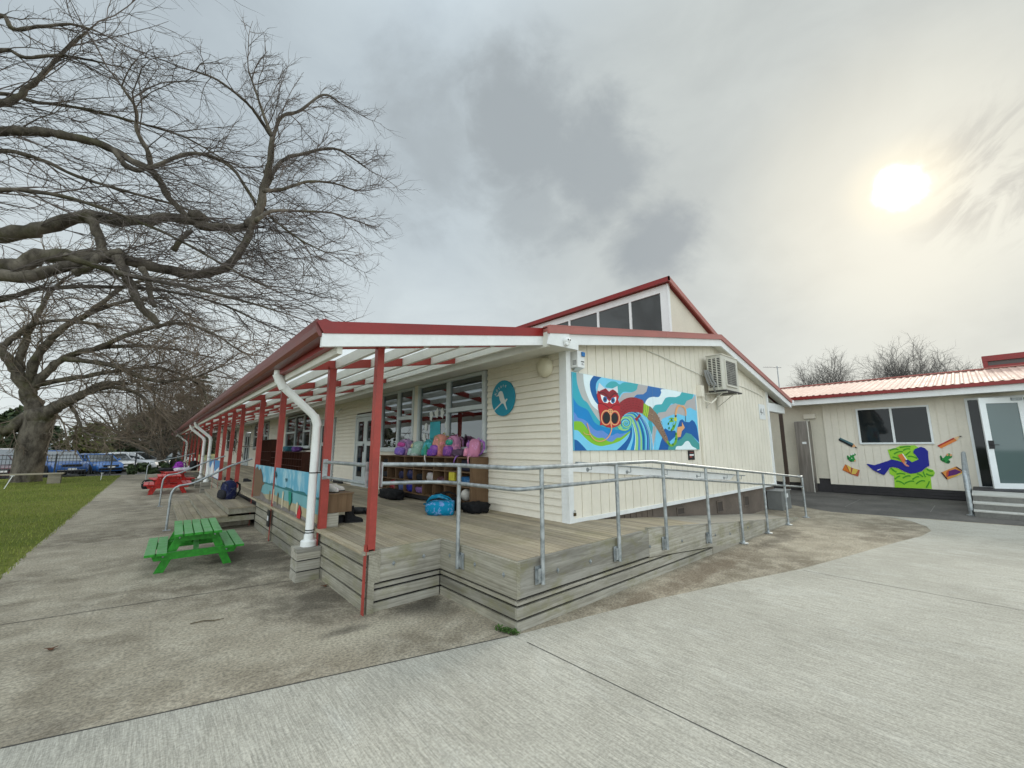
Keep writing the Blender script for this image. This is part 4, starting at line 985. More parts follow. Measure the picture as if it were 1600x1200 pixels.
def spiral(cx, cy, r0, r1, a0, turns, n=40): return [(cx+lerp(r0,r1,i/n)*cos(a0+2*pi*turns*i/n), cy+lerp(r0,r1,i/n)*sin(a0+2*pi*turns*i/n)) for i in range(n+1)]
wv += [P_(TB, A, disc(825,765,88,100)), P_(('leaf',(150,205,130)), A, ribbon(spiral(825,765,96,20,2.2,1.6), 28, 8)), P_(NAVY, A, ribbon(spiral(825,768,70,10,2.6,1.7), 9, 5)), P_(LBLUE, A, ribbon(spiral(825,766,52,6,3.2,1.6), 12, 5)),
       P_(('leaf',(150,205,130)), A, smoothp([(705,800),(760,840),(830,850),(870,820),(850,860),(790,872),(730,850)]))]
paintlayer('breaking_wave', wv)
MAR = ('maroon',(150,44,52)); BRN = ('tail',(134,108,88)); DK = ('ink',(70,24,28)); GN = ('green',(110,170,50)); DG = ('dgreen',(40,112,36)); TAN = ('tan',(222,164,112)); RED = ('red',(176,32,44)); BLK = ('dark',(26,30,34)); WH = ('white',(240,240,238))
def B2A(p): return ((985+p[0]*.1-885)/.11246, (590+p[1]*.1-575)/.1125)
body = [P_(MAR, A, smoothp([(700,540),(735,490),(780,448),(850,415),(930,408),(1010,428),(1067,462),(1080,560),(1062,630),(1000,618),(930,610),(860,620),(790,660),(740,720)]))]
rnd = random.Random(2)
for row in range(5):
    for j in range(13):
        a = pi*(.97-.80*j/12); r = 145+row*36; x = 925+r*1.02*cos(a)*1.0; y = 690-r*.98*sin(a)*.95
        if x < 1050 and y < 660: body.append(P_(DK, A, ribbon([(x-11,y+7),(x-3,y-5),(x+4,y+6),(x+12,y-4)], 5), 2 if row+j else 0))
body += [P_(BRN, B, smoothp([(285,448),(370,520),(430,600),(480,720),(540,860),(582,960),(562,1028),(490,930),(400,780),(330,690),(262,632)])), P_(GN, B, [(205,398),(292,452),(266,634),(188,572)])]
for q in (.2,.5,.8): body.append(P_(('yell',(196,206,70)), B, ribbon([(lerp(205,292,q),lerp(398,452,q)),(lerp(205,285,q)+4,lerp(480,540,q)),(lerp(188,266,q),lerp(572,634,q))], 10)))
for i in range(70):
    t = rnd.random(); s = rnd.uniform(-.4,.4); cx, cy = lerp(300,560,t)+90*t*(1-t)*1.2, lerp(545,990,t)-60*sin(pi*t); w = 150*(1-t)+18
    x, y = cx+s*w*.8, cy-s*w*.55; body.append(P_(DK if i % 2 else ('sand',(170,150,120)), B, ribbon([(x-6,y),(x+5,y+4)], 6), 0 if i == 0 else 2))
body += [P_(MAR, B, [(140,560),(160,600),(120,640),(100,690),(60,640),(100,620)])]
paintlayer('dragon_body', body)
tail = [P_(GN, B, ribbon(smoothp([(700,630),(690,720),(660,800),(620,840),(580,800),(570,730),(600,660),(650,640),(690,690),(660,740)],0), 44, 26)), P_(GN, B, ribbon(smoothp([(720,860),(715,950),(690,1030),(640,1062),(590,1030),(575,985)],0), 42, 30)), P_(('yell',(196,206,70)), B, disc(700,650,26,34))]
for (x, y) in ((590,720),(600,790),(640,825),(675,760),(640,660),(600,1030),(660,1045),(705,960),(705,880)): tail.append(P_(DG, B, disc(x,y,12,20,10)))
tail += [P_(TAN, B, ribbon(smoothp([(700,590),(715,500),(745,440),(775,445)],0), 30)), P_(TAN, B, ribbon(smoothp([(790,440),(840,470),(862,540),(862,595)],0), 30, 16)), P_(DK, B, [(695,585),(720,590),(712,625),(690,612)]), P_(DK, B, ribbon([(858,600),(858,690)], 6)), P_(TAN, B, [(730,775),(800,760),(800,690),(845,782),(800,835),(780,925),(730,935),(722,850)])]
paintlayer('dragon_tail', tail)
head = [P_(('fin',(206,216,222)), A, [(412,360),(450,205),(515,268),(545,290),(470,330),(436,345)]), P_(('fin',(206,216,222)), A, [(580,335),(545,282),(632,286),(704,250),(714,350),(660,330)]),
 P_(RED, A, [(428,315),(455,325),(470,312),(540,283),(575,318),(590,330),(600,318),(640,297),(680,320),(708,355),(725,400),(712,440),(728,480),(745,520),(735,580),(742,640),(750,700),(752,775),(705,805),(640,832),(560,822),(500,788),(462,798),(468,740),(455,640),(437,560),(432,520),(445,480),(432,440),(418,380)]),
 P_(('brow',(132,34,46)), A, [(440,340),(470,316),(540,287),(592,345),(640,300),(706,356),(712,385),(660,372),(592,440),(520,385),(450,365)]),
 P_(WH, A, [(468,368),(530,395),(588,462),(566,490),(510,478),(482,430)]), P_(WH, A, [(686,400),(640,415),(592,465),(632,502),(672,480),(688,440)]),
 P_(('iris',(58,110,164)), A, disc(532,436,30,42)), P_(('iris',(58,110,164)), A, disc(642,450,28,42)), P_(BLK, A, disc(530,436,13,22)), P_(BLK, A, disc(640,450,12,22)),
 P_(DK, A, ribbon(smoothp([(440,345),(510,345),(560,385),(592,420),(630,380),(670,350),(712,352)],0), 9)), P_(DK, A, ribbon(smoothp([(440,492),(500,500),(560,535),(600,562),(640,530),(690,512),(735,518)],0), 8)),
 P_(TAN, A, disc(547,690,74,108)), P_(TAN, A, disc(668,694,70,104)), P_(RED, A, disc(547,692,58,90)), P_(RED, A, disc(668,696,54,86)), P_(BLK, A, disc(550,692,52,82)), P_(BLK, A, disc(664,698,48,74)), P_(TAN, A, disc(604,600,36,34)),
 P_(TAN, A, ribbon(smoothp([(608,620),(612,760),(622,840),(600,920),(550,985),(470,1018),(390,1000),(330,930),(305,850),(280,765)],0), 16, 12)), P_(TAN, A, ribbon(smoothp([(330,930),(250,915),(235,885)],0), 9))]
for (x, y) in ((592,590),(616,590),(592,614),(616,614)): head.append(P_(BLK, A, disc(x,y,6,6,8)))
paintlayer('dragon_head', head)
# ---------------------------------------------------------------- second building across the court
X2 = 18.4
b2 = thing('side_block', 'low cream classroom block with pink corrugated roof across the court', 'building', (21,0,0))
st = .205; g = .006
for (w0, w1) in ((-7.0,-2.6),(.10,3.60)):
    mb = MB(); y = w0
    while y < w1-.01:
        a, b = y, min(y+st, w1); zb = .30
        spans = [(zb,3.42)] if not (a > .80 and b < 2.72) else [(zb,1.70),(2.93,3.42)]
        for (p, q) in spans:
            mb.poly([(X2,a+g,p),(X2,b-g,p),(X2,b-g,q),(X2,a+g,q)][::-1]); mb.poly([(X2+.014,b-g,p),(X2+.014,b+g,p),(X2+.014,b+g,q),(X2+.014,b-g,q)][::-1])
            mb.poly([(X2,b-g,p),(X2+.014,b-g,p),(X2+.014,b-g,q),(X2,b-g,q)]); mb.poly([(X2,a+g,p),(X2,a+g,q),(X2+.014,a+g,q),(X2+.014,a+g,p)])
        y += st
    make('grooved_wall', mb, M['cream'], b2)
mb = MB(); mb.box(X2+.02,X2+.1,3.60,3.95,.49,3.42); mb.box(X2+.03,X2+.1,3.95,9.0,.30,3.5); make('plain_wall', mb, M['cream2'], b2)
for q in ((X2-.01,X2+.02,3.565,3.605,.30,3.42),(X2-.012,X2+.02,.03,.20,.30,3.42),(X2-.01,X2+.06,-2.6,.03,3.06,3.42)): mb = MB(); mb.box(*q); make('wall_trim', mb, M['cream'], b2)
mb = MB(); mb.box(X2+.06,X2+.2,-7,9.0,-.03,.49); make('foundation', mb, M['dark'], b2)
for i in range(3): mb = MB(); mb.box(X2+.02,X2+.055,.12,3.58,.03+.09*i,.105+.09*i); make('foundation_board', mb, M['dark'], b2)
# roof
XE2, ZE2, XRG, ZRG = 17.72, 3.43, 22.4, 4.36
mb = MB(); y = -7.4; pit = .19
def rz2(x): return ZE2+(ZRG-ZE2)*(x-XE2)/(XRG-XE2)
while y < 9.0:
    pr = [(y,0),(y+.035,.028),(y+.075,.028),(y+.11,0),(y+pit,0)]
    for (ya, ha), (yb_, hb) in zip(pr, pr[1:]):
        mb.poly([(XE2,ya,ZE2+ha),(XE2,yb_,ZE2+hb),(XRG,yb_,ZRG+hb),(XRG,ya,ZRG+ha)])
    y += pit
mb.poly([(XRG,-7.4,ZRG),(27,-7.4,ZE2),(27,9,ZE2),(XRG,9,ZRG)][::-1])
make('roof', mb, M['corr'], b2)
mb = MB(); mb.box(XRG-.12,XRG+.12,-7.4,9.0,ZRG+.02,ZRG+.06); make('ridge_cap', mb, M['pinkroof'], b2)
mb = MB(); mb.prism([(XE2-.13,-7.4,ZE2-.11),(XE2-.0,-7.4,ZE2-.11),(XE2,-7.4,ZE2-.01),(XE2-.13,-7.4,ZE2-.005)], (0,11.9,0)); make('gutter', mb, M['redroof'], b2)
mb = MB(); mb.box(XE2-.05,XE2-.01,-7.4,4.48,ZE2-.30,ZE2-.112); make('fascia', mb, M['white'], b2)
mb = MB(); mb.box(XE2-.01,X2+.02,-7.4,4.5,ZE2-.28,ZE2-.265); make('soffit', mb, M['offwhite'], b2)
# window
f = MB(); y0, y1, z0, z1 = .86, 2.66, 1.70, 2.93; xo, xi = X2-.05, X2+.04; w = .055
f.box(xo,xi,y0,y0+w,z0,z1); f.box(xo,xi,y1-w,y1,z0,z1); f.box(xo,xi,y0+w,y1-w,z0,z0+w); f.box(xo,xi,y0+w,y1-w,z1-w,z1); f.box(xo+.005,xi,1.735,1.795,z0+w,z1-w)
fo = make('window', f, M['alu'], b2)
for a, b in ((y0+w,1.735),(1.795,y1-w)): mb = MB(); mb.box(X2-.022,X2-.016,a,b,z0+w,z1-w); make('pane', mb, M['dglass'], fo)
# doorway: sidelight, open door leaf, dark hall
f = MB(); f.box(X2-.06,X2+.05,.03,.09,.36,3.06); f.box(X2-.06,X2+.05,-2.6,-2.5,.36,3.06); f.box(X2-.06,X2+.05,-2.5,.03,2.99,3.06); f.box(X2-.055,X2+.05,-.27,-.20,.36,2.99); f.box(X2-.06,X2+.05,-.20,.03,.36,.46)
fo = make('door_frame', f, M['alu'], b2)
mb = MB(); mb.box(X2-.01,X2-.004,-.20,.03,.46,2.99); make('pane', mb, M['dglass'], fo)
mb = MB(); mb.box(X2+.3,X2+.32,-2.6,.0,.36,3.06); make('hall', mb, M['black'], b2)
door = MB()
hy, hx, ln_ = -1.02, X2-.06, .98   # leaf hinged at hy, opening outwards towards the court
dv = Vector((-.52,.854,0)).normalized()
pn = Vector((-dv.y,dv.x,0))
def DP(s, z, o): return Vector((hx,hy,0))+dv*s+pn*o+Vector((0,0,z))
def dbox(m, s0, s1, z0, z1, o0=-.022, o1=.022): m.hexa([DP(s0,z0,o0),DP(s1,z0,o0),DP(s1,z0,o1),DP(s0,z0,o1),DP(s0,z1,o0),DP(s1,z1,o0),DP(s1,z1,o1),DP(s0,z1,o1)])
for s0, s1, z0, z1 in ((0,.14,.42,3.0),(ln_-.14,ln_,.42,3.0),(.14,ln_-.14,2.84,3.0),(.14,ln_-.14,.42,.60)): dbox(door,s0,s1,z0,z1)
do = make('door', door, M['alu'], b2)
mb = MB(); dbox(mb,.14,ln_-.14,.60,2.84,-.004,.004); make('pane', mb, M['bglass'], do)
mb = MB(); dbox(mb,ln_-.15,ln_-.04,1.55,1.78,.022,.05); dbox(mb,ln_-.15,ln_-.04,1.55,1.78,-.05,-.022); mb.bar(DP(ln_-.08,1.66,.07),DP(ln_-.24,1.66,.07),.02,.02); mb.bar(DP(ln_-.08,1.66,-.07),DP(ln_-.24,1.66,-.07),.02,.02); make('handle', mb, M['black'], do)
mb = MB(); dbox(mb,.05,.28,2.90,2.98,.022,.06); make('closer', mb, M['galv'], do)
# monitor on the ridge
mb = MB(); mb.box(XRG+.02,XRG+.1,-7,-.58,ZRG+.05,4.78); make('roof_monitor', mb, paint('grey_panel', (.10,.085,.08), .5, .1, 2, .02), b2)
mb = MB(); mb.box(XRG-.05,XRG+.25,-7.05,-.5,4.66,4.86); mb.box(XRG-.04,XRG+.01,-.62,-.5,ZRG+.04,4.66); mb.box(XRG-.045,XRG+.015,-7,-.62,ZRG+.05,ZRG+.14); make('monitor_trim', mb, M['redroof'], b2)
# concrete steps with pale nosings
cs = thing('concrete_steps', 'three broad concrete steps with pale edges below the open white door', 'steps', (16,-1.5,0))
dkc = paint('step_concrete', (.17,.165,.15), .9, .2, 2.5, .2, .5, (.06,.055,.05)); lc = paint('step_tread', (.46,.45,.41), .85, .1, 3, .15, .3, (.25,.24,.21))
for (x0, z1, z0) in ((14.5,.14,-.02),(14.82,.29,.14),(15.35,.44,.29)):
    mb = MB(); mb.box(x0,18.35,-5.0,.215,z0,z1-.025); so_ = make('riser', mb, dkc, cs); mb = MB(); mb.box(x0-.006,18.35 if z1 < .4 else 16.8,-5.0,.222,z1-.025,z1); make('tread', mb, lc, so_)
mb = MB(); mb.box(16.82,18.33,-4.5,.21,.44,.452); make('door_mat', mb, M['dark'], cs)
r = thing('step_rail', 'galvanised pipe handrail beside the concrete steps', 'handrail', (15.6,.30,0))
mb = MB(); mb.tube([(14.70,.27,.01),(14.70,.27,.86),(14.78,.27,.95),(15.0,.27,1.02),(16.6,.27,1.42),(17.2,.27,1.44),(17.28,.27,1.40),(17.3,.27,1.30),(17.3,.27,.3)], .042, 12); make('pipe', mb, M['galv'], r, smooth=40)
mb = MB(); mb.lathe([(.09,0),(.09,.012),(.05,.02)], (14.70,.27,.004), 12); make('foot', mb, M['galv'], r)
# stainless cupboard and box
t = thing('steel_cupboard', 'tall stainless steel cupboard standing against the side block', 'cupboard', (18.25,4.2,0))
mb = MB(); mb.box(18.05,18.42,4.01,4.44,.0,2.56); make('case', mb, M['steel'], t, bevel=.008)
mb = MB(); mb.box(18.04,18.049,4.12,4.25,1.72,1.80); make('label', mb, M['white'], t)
mb = MB(); mb.box(18.03,18.05,4.02,4.04,.0,2.55); make('edge_strip', mb, M['offwhite'], t)
t = thing('junction_box', 'cream junction box on the wall above the steel cupboard', 'box', (18.36,4.0,2.66))
mb = MB(); mb.box(18.30,18.42,3.82,4.18,2.66,2.82); make('case', mb, M['cream'], t, bevel=.006)
mb = MB(); 
for y in (4.06,4.12): mb.tube([(18.36,y,2.66),(18.36,y,2.56)], .012, 6)
mb.tube([(18.37,4.0,2.82),(18.37,4.0,2.92),(18.38,3.95,2.96),(18.38,3.94,3.1)], .006, 6); make('cable', mb, M['offwhite'], t)
mb = MB(); mb.box(16.52,16.62,4.40,4.50,-.02,3.4); solo('brown_post', mb, paint('brown_timber', (.06,.04,.03), .7, .2, 4, .1), 'dark brown post of the covered way between the two blocks', 'post')
mb = MB(); mb.box(14.2,18.3,4.42,4.50,3.25,3.40); solo('covered_way_beam', mb, M['cream2'], 'cream beam carried by the brown post between the two blocks', 'beam')
# aerial
t = thing('tv_aerial', 'thin television aerial on a mast above the roofs', 'aerial', (20,5.3,3.9))
mb = MB(); mb.tube([(20,5.31,3.8),(20,5.31,5.08)], .022, 6); make('mast', mb, M['galv'], t)
mb = MB(); mb.tube([(20,5.16,5.0),(20,5.85,5.13)], .015, 5)
for i in range(8): y = 5.22+i*.085; mb.tube([(19.85+.01*i,y,5.02+.016*i),(20.15-.01*i,y,5.02+.016*i)], .006, 4)
make('boom', mb, M['galv'], t)
# ---------------------------------------------------------------- cut-out wall art on the side block
def E_(x, y): return (1300+x*.1375, 680+y*.1375)   # zoom px of the strip below the window
def F_(x, y): return (1350+x*.075, 690+y*.075)
def cut(name, label, cat, items, group=None, dx=0.0):
    """flat plywood cut-outs: items = (part, colour, fn, pts, smooth, depth layer)"""
    allp = [atx(*fn(*p), X2) for (_, _, fn, pts, _, _) in items for p in pts]
    c = sum((Vector(p) for p in allp), Vector())/len(allp)
    t = thing(name, label, cat, (X2-.02, c.y, min(p.z for p in allp)), group=group)
    for (pn_, (cn, rgb), fn, pts, sm, ly) in items:
        P = smoothp(pts) if sm else pts; mb = MB(); n = 0
        w = [atx(*fn(*p), X2) for p in P]
        x = X2-.004-.010*ly-dx; th = .009
        n = len(mb.v); k_ = len(w)
        for q in w: mb.v.append((x-th, q.y, q.z))
        for q in w: mb.v.append((x, q.y, q.z))
        for tri in tessellate_polygon([[Vector((q.y,q.z,0)) for q in w]]): mb.face(tuple(n+i for i in tri))
        for i in range(k_): j = (i+1) % k_; mb.face((n+i,n+j,n+k_+j,n+k_+i))
        make(pn_, mb, pcol(cn, rgb), t)
    return t
GRN = ('chair',(150,206,48)); LEAFG = ('chairleaf',(70,150,30)); INK = ('reader',(20,28,140))
chair = [('chair_back', GRN, F_, [(490,170),(640,140),(760,85),(1060,75),(1140,130),(1060,180),(1035,240),(1140,360),(1130,400),(1020,440),(900,380),(780,430),(560,370)], 0, 0),
 ('chair_seat', GRN, F_, [(520,580),(560,540),(690,550),(860,640),(980,670),(1200,625),(1300,545),(1440,590),(1480,650),(1450,720),(1390,740),(1415,985),(640,955),(625,720),(540,680)], 0, 0)]
def leafs(L):
    out = []
    for (x, y, l, a, cv) in L:
        pts = [(x+cos(a)*l*(s-.5)-sin(a)*cv*(1-(2*s-1)**2), y+sin(a)*l*(s-.5)-cos(a)*cv*(1-(2*s-1)**2)) for s in [i/6 for i in range(7)]]
        out.append(('leaf_mark', LEAFG, F_, ribbon(pts, 30, 24), 0, 1))
    return out
chair += leafs([(630,180,180,-.1,30),(860,115,230,-.1,10),(890,170,150,-.2,20),(720,235,190,-.25,25),(920,245,130,-.7,18),(1010,330,190,.2,20),(670,345,150,.3,10),(620,590,150,.6,-20),(770,680,180,.0,20),(700,750,130,-.5,20),(890,740,170,-.25,25),(1080,760,150,-.4,25),(1170,700,140,.5,18),(1265,680,120,1.2,18),(1370,590,130,.3,-20),(1370,680,150,.2,-20),(760,860,190,.35,30),(950,850,200,-.2,25),(1180,850,190,-.3,35),(1330,890,150,-1.1,10)])
cut('armchair_cutout', 'green leaf patterned armchair cut-out fixed under the side block window', 'wall art', chair)
fig = [('figure', INK, F_, [(55,470),(80,462),(220,490),(330,455),(520,395),(570,370),(700,395),(830,440),(870,480),(900,420),(855,400),(880,385),(920,372),(1000,430),(1060,405),(1140,370),(1080,280),(1060,262),(1035,240),(1030,200),(1070,150),(1190,108),(1270,135),(1335,200),(1345,330),(1362,500),(1290,540),(1200,615),(1080,655),(960,665),(850,625),(700,545),(600,525),(530,545),(500,600),(425,695),(370,680),(190,590)], 0, 2),
 ('shoe_line', ('white',(240,240,238)), F_, [(262,596),(350,565),(355,575),(300,600)], 0, 3),
 ('book_cover', ('bookorange',(222,122,54)), F_, [(705,280),(795,250),(880,380),(850,400),(855,440),(820,450),(780,400)], 0, 3), ('book_edge', ('white',(240,240,238)), F_, [(795,250),(815,252),(905,375),(880,385)], 0, 3),
 ('hand', ('pinkskin',(214,140,120)), F_, [(815,440),(850,435),(880,465),(945,505),(940,520),(880,510),(850,485)], 0, 4)]
cut('reader_cutout', 'dark blue silhouette cut-out of a reclining reader holding an orange book', 'wall art', fig, dx=.0)
cut('pencil_cutout', 'teal and black striped pencil cut-out pointing down, left of the side block window', 'wall art', [('barrel', ('pteal',(70,110,116)), E_, [(75,45),(95,28),(248,98),(230,130)], 0, 0), ('stripe', BLK, E_, [(75,45),(82,40),(240,118),(228,138),(80,62)], 0, 1), ('tip', TAN, E_, [(248,98),(275,132),(228,136)], 0, 1), ('lead', BLK, E_, [(268,130),(292,146),(262,146)], 0, 2)], 'pencil cut-outs on the side block')
cut('pencil_cutout', 'orange and red pencil cut-out pointing up, right of the side block window', 'wall art', [('barrel', ('porange',(226,130,60)), E_, [(1198,118),(1380,28),(1420,60),(1240,150)], 0, 0), ('stripe', ('pred',(176,44,40)), E_, [(1198,118),(1380,28),(1390,40),(1208,132)], 0, 1), ('tip', ('ptip',(230,196,150)), E_, [(1388,25),(1455,8),(1420,62)], 0, 1), ('lead', BLK, E_, [(1440,10),(1478,8),(1462,22)], 0, 2)], 'pencil cut-outs on the side block')
FG = ('frog',(28,140,60)); FD = ('frogdark',(20,90,44))
def frog(pts, eyes, feet, label):
    it = [('body', FG, E_, pts, 1, 0)]
    for (x, y, rx, ry, c) in eyes: it.append(('eye', c, E_, disc(x,y,rx,ry,10), 0, 1))
    for (x, y, rx, ry) in feet: it.append(('foot', FD, E_, disc(x,y,rx,ry,10), 0, 1))
    cut('frog_cutout', label, 'wall art', it, 'frog cut-outs on the side block')
frog([(170,235),(185,232),(200,250),(215,215),(235,225),(255,205),(272,225),(250,240),(270,290),(245,300),(215,300),(180,275)], [(222,218,9,10,WH),(246,212,9,10,WH),(262,290,10,9,TAN),(226,262,5,5,WH)], [(185,262,10,16),(216,292,12,8)], 'small green frog cut-out below the teal pencil')
frog([(1225,245),(1240,230),(1262,262),(1300,225),(1330,205),(1362,225),(1360,255),(1325,275),(1345,300),(1320,322),(1270,305),(1240,285)], [(1312,222,13,14,TAN),(1350,226,14,14,TAN)], [(1240,262,10,24),(1322,304,18,13),(1270,290,14,10)], 'green frog cut-out with orange eyes below the orange pencil')
cut('book_cutout', 'brown and yellow open book cut-out below the small frog', 'wall art', [('cover', ('bookbrown',(176,90,60)), E_, [(118,395),(150,330),(232,372),(316,396),(298,470),(210,442)], 0, 0), ('page', ('pageor',(214,120,40)), E_, [(122,395),(150,335),(205,425)], 0, 1), ('page', ('pagey',(222,190,90)), E_, [(165,335),(215,362),(212,430)], 0, 1), ('page', ('pagey',(222,190,90)), E_, [(240,372),(298,395),(270,440),(222,440)], 0, 1)], 'open book cut-outs on the side block')
cut('book_cutout', 'orange open book cut-out with purple spotted pages beside the step rail', 'wall art', [('cover', ('bookor2',(224,150,70)), E_, [(1240,425),(1330,385),(1415,355),(1505,415),(1420,465),(1310,505)], 0, 0), ('page', ('purple',(92,30,110)), E_, [(1330,405),(1400,385),(1470,415),(1440,440),(1340,462),(1318,470)], 0, 1), ('page', ('pagered',(200,80,50)), E_, [(1300,420),(1335,390),(1320,470),(1300,478)], 0, 1), ('page', ('pageyel',(226,200,90)), E_, [(1395,460),(1450,430),(1490,425),(1420,462),(1330,485)], 0, 2), ('edge', DK, E_, [(1240,425),(1250,418),(1312,492),(1305,505)], 0, 2), ('edge', DK, E_, [(1405,360),(1418,355),(1505,412),(1495,420)], 0, 2)], 'open book cut-outs on the side block')
# ---------------------------------------------------------------- porch art panels
def seaside():
    y0, y1, z0, z1 = 5.74, 10.28, .60, 1.26; x = 1.70
    t = thing('seaside_panel', 'painted seaside picture panel fixed between the veranda posts', 'mural', (x,8,z0))
    def Q(u, v): return (x, lerp(y1,y0,u), lerp(z0,z1,v))
    mb = MB(); mb.box(x+.001,x+.015,y0,y1,z0,z1); k = NT('painted_sky'); v = k.coord(); n = k.noise(k.coord(scale=(1,2.2,1.2)), 2.4, 5, .6)
    sky_ = k.done(k.bsdf(k.mix(k.ramp(n,.4,.7), C(92,160,186), C(168,198,206)), .55, 0, .3)); make('panel', mb, sky_, t)
    lay = [0]
    def L(nm, c, pts, jit=0):
        lay[0] += 1; xx = x-.0012*lay[0]
        mb = MB(); n = 0; P = [Q(*p) for p in pts]
        for q in P: mb.v.append((xx,q[1],q[2]))
        for tri in tessellate_polygon([[Vector((q[1],q[2],0)) for q in P]]): mb.face(tri)
        make(nm, mb, c, t)
    r = random.Random(4)
    L('sea', paint('p_sea', C(108,160,166), .55, .08, 6, 0), [(0,.20),(1,.20),(1,.52),(0,.52)])
    L('far_shore', paint('p_shore', C(30,104,108), .55, .1, 9, 0), [(.22,.50)]+[(.22+i*.026,.53+r.uniform(.0,.05)) for i in range(31)]+[(1,.50)])
    L('sand', paint('p_sand', C(166,154,124), .6, .15, 7, 0), [(0,0),(1,0),(1,.22),(.8,.27),(.6,.25),(.42,.30),(.25,.2),(0,.28)])
    L('rocks', paint('p_rock', C(120,112,108), .6, .25, 12, 0), [(0,0),(1,0),(1,.05),(.8,.08),(.6,.10),(.45,.13),(.3,.10),(.2,.24),(.1,.12),(0,.2)])
    L('headland', paint('p_head', C(112,88,66), .6, .25, 9, 0), [(0,0),(.17,.1),(.2,.42),(.245,.5),(.2,.55),(.185,.72),(.13,.92),(.10,.84),(.05,.95),(0,.84)])
    for i, (u, h) in enumerate(((.36,.34),(.43,.42),(.50,.36),(.58,.44),(.68,.38),(.78,.3))):
        L('reed', paint('p_reed%d' % i, C(206,196,168) if i % 2 else C(120,110,80), .6, .1, 9, 0), [(u-.008,.06),(u+.006,.06),(u+.010,h),(u-.002,h+.03),(u-.010,h-.02)])
    L('gannet', paint('p_bird', C(24,84,96), .6, .1, 9, 0), [(.425,.93),(.435,.78),(.452,.72),(.46,.80),(.448,.88)]); L('gannet', paint('p_bird2', C(24,84,96), .6, .1, 9, 0), [(.60,.78),(.612,.68),(.62,.74),(.618,.79)])
    L('kelp', paint('p_kelp', C(20,130,110), .6, .1, 9, 0), [(.66,.5),(.70,.50),(.71,.3),(.69,.18),(.67,.3)]); L('red_boat', paint('p_redboat', C(190,30,40), .6, .1, 9, 0), [(.79,.0),(.83,.0),(.835,.15),(.815,.30),(.795,.14)])
seaside()
t = thing('mountain_panel', 'blue and white painted mountain panel on the far veranda posts', 'mural', (1.7,18,.3))
mb = MB(); mb.box(1.70,1.715,16.4,20.7,.60,1.2); make('panel', mb, pcol('mtnblue', (70,130,180)), t)
mb = MB(); mb.prism([(1.698,20.6,.62),(1.698,19.7,1.1),(1.698,19.2,.85),(1.698,18.4,1.15),(1.698,17.6,.8),(1.698,16.5,1.0),(1.698,16.5,.62)], (-.003,0,0)); make('peaks', mb, M['white'], t)
mb = MB(); mb.box(1.655,1.668,8.35,8.52,.24,.52); o = thing('notice_sign', 'small black notice with white print on the deck side boards', 'sign', (1.66,8.43,.24)); make('plate', mb, M['black'], o)
mb = MB(); mb.box(1.652,1.6545,8.39,8.48,.34,.42); make('print', mb, M['white'], o)
# ---------------------------------------------------------------- cubby shelves, bags, small things
def fab(n, c, rough=.8):
    k = NT('fabric_'+n); v = k.coord(); h = sum(map(ord, n)) % 7
    n1 = k.noise(v, 9+h, 3, .55, .8); n2 = k.noise(v, 60, 3, .6); n3 = k.noise(v, 5, 4, .6)
    c2 = tuple(min(1, q*1.5+.06) for q in (c[(h+1) % 3]*.5+c[0]*.5, c[1]*.8, c[(h+2) % 3]*.5+c[2]*.5)); c3 = tuple(q*.55 for q in c)
    col = k.mix(k.ramp(n1,.52,.60,0,.75 if max(c) > .05 else .1), c, c2); col = k.mix(k.ramp(n3,.5,.72,0,.7), col, c3)
    return k.done(k.bsdf(col, rough, 0, .25, k.bump(k.math('ADD', n3, k.math('MULTIPLY', n2, .3)), .6, .02)))
def cubby(name, label, y0, y1, z0, z1, x0, x1, ncol, nrow, mat, group=None, endw=0.0, feet=True):
    t = thing(name, label, 'shelves', ((x0+x1)/2,(y0+y1)/2,z0-.08), group=group)
    T_ = .018; rowz = [lerp(z0,z1,i/nrow) for i in range(nrow+1)]; colw = (y1-y0-endw)
    mb = MB(); mb.box(x1-.012,x1,y0,y1,z0,z1); make('back_panel', mb, mat, t)
    mb = MB(); mb.box(x0-.012,x1,y0-.012,y1+.006,z1,z1+.022); make('top', mb, mat, t)
    mb = MB(); mb.box(x0,x1-.013,y0,y0+T_,z0,z1-.001) if not endw else mb.box(x0-.003,x1-.013,y0,y0+endw,z0,z1-.001); make('side_panel', mb, mat, t)
    mb = MB(); mb.box(x0,x1-.013,y1-T_,y1,z0,z1-.001); make('side_panel', mb, mat, t)
    for i in range(nrow):
        mb = MB(); mb.box(x0+.004,x1-.013,y0+max(endw,T_),y1-T_,rowz[i],rowz[i]+T_); make('shelf', mb, mat, t)
    for j in range(1, ncol):
        y = lerp(y0+endw,y1,j/ncol)
        mb = MB()
        for i in range(nrow): mb.box(x0+.006,x1-.013,y-T_/2,y+T_/2,rowz[i]+T_+.0005,rowz[i+1]-.0005)
        make('divider', mb, mat, t)
    mb = MB(); mb.box(x0+.05,x1-.02,y0+.03,y1-.02,z0-.08,z0-.001); make('plinth', mb, M['dark'], t)
    return t
CY0, CY1, CZ0, CZ1, CX0, CX1 = 5.56, 9.15, .70, 1.425, 3.985, 4.335
cubby('cubby_shelf', 'low plywood cubby shelf stacked with school bags under the near windows', CY0, CY1, CZ0, CZ1, CX0, CX1, 9, 3, M['ply'], 'cubby shelves on the deck', endw=.03)
mb = MB(); mb.prism([(CX0-.004,CY0-.002,CZ0+.0),(CX1-.0,CY0-.002,CZ0+.0),(CX1-.0,CY0-.002,CZ1+.02),(CX0-.004,CY0-.002,CZ1+.02)], (0,-.016,0)); make('end_panel', mb, M['ply'], bpy.data.objects['cubby_shelf'])
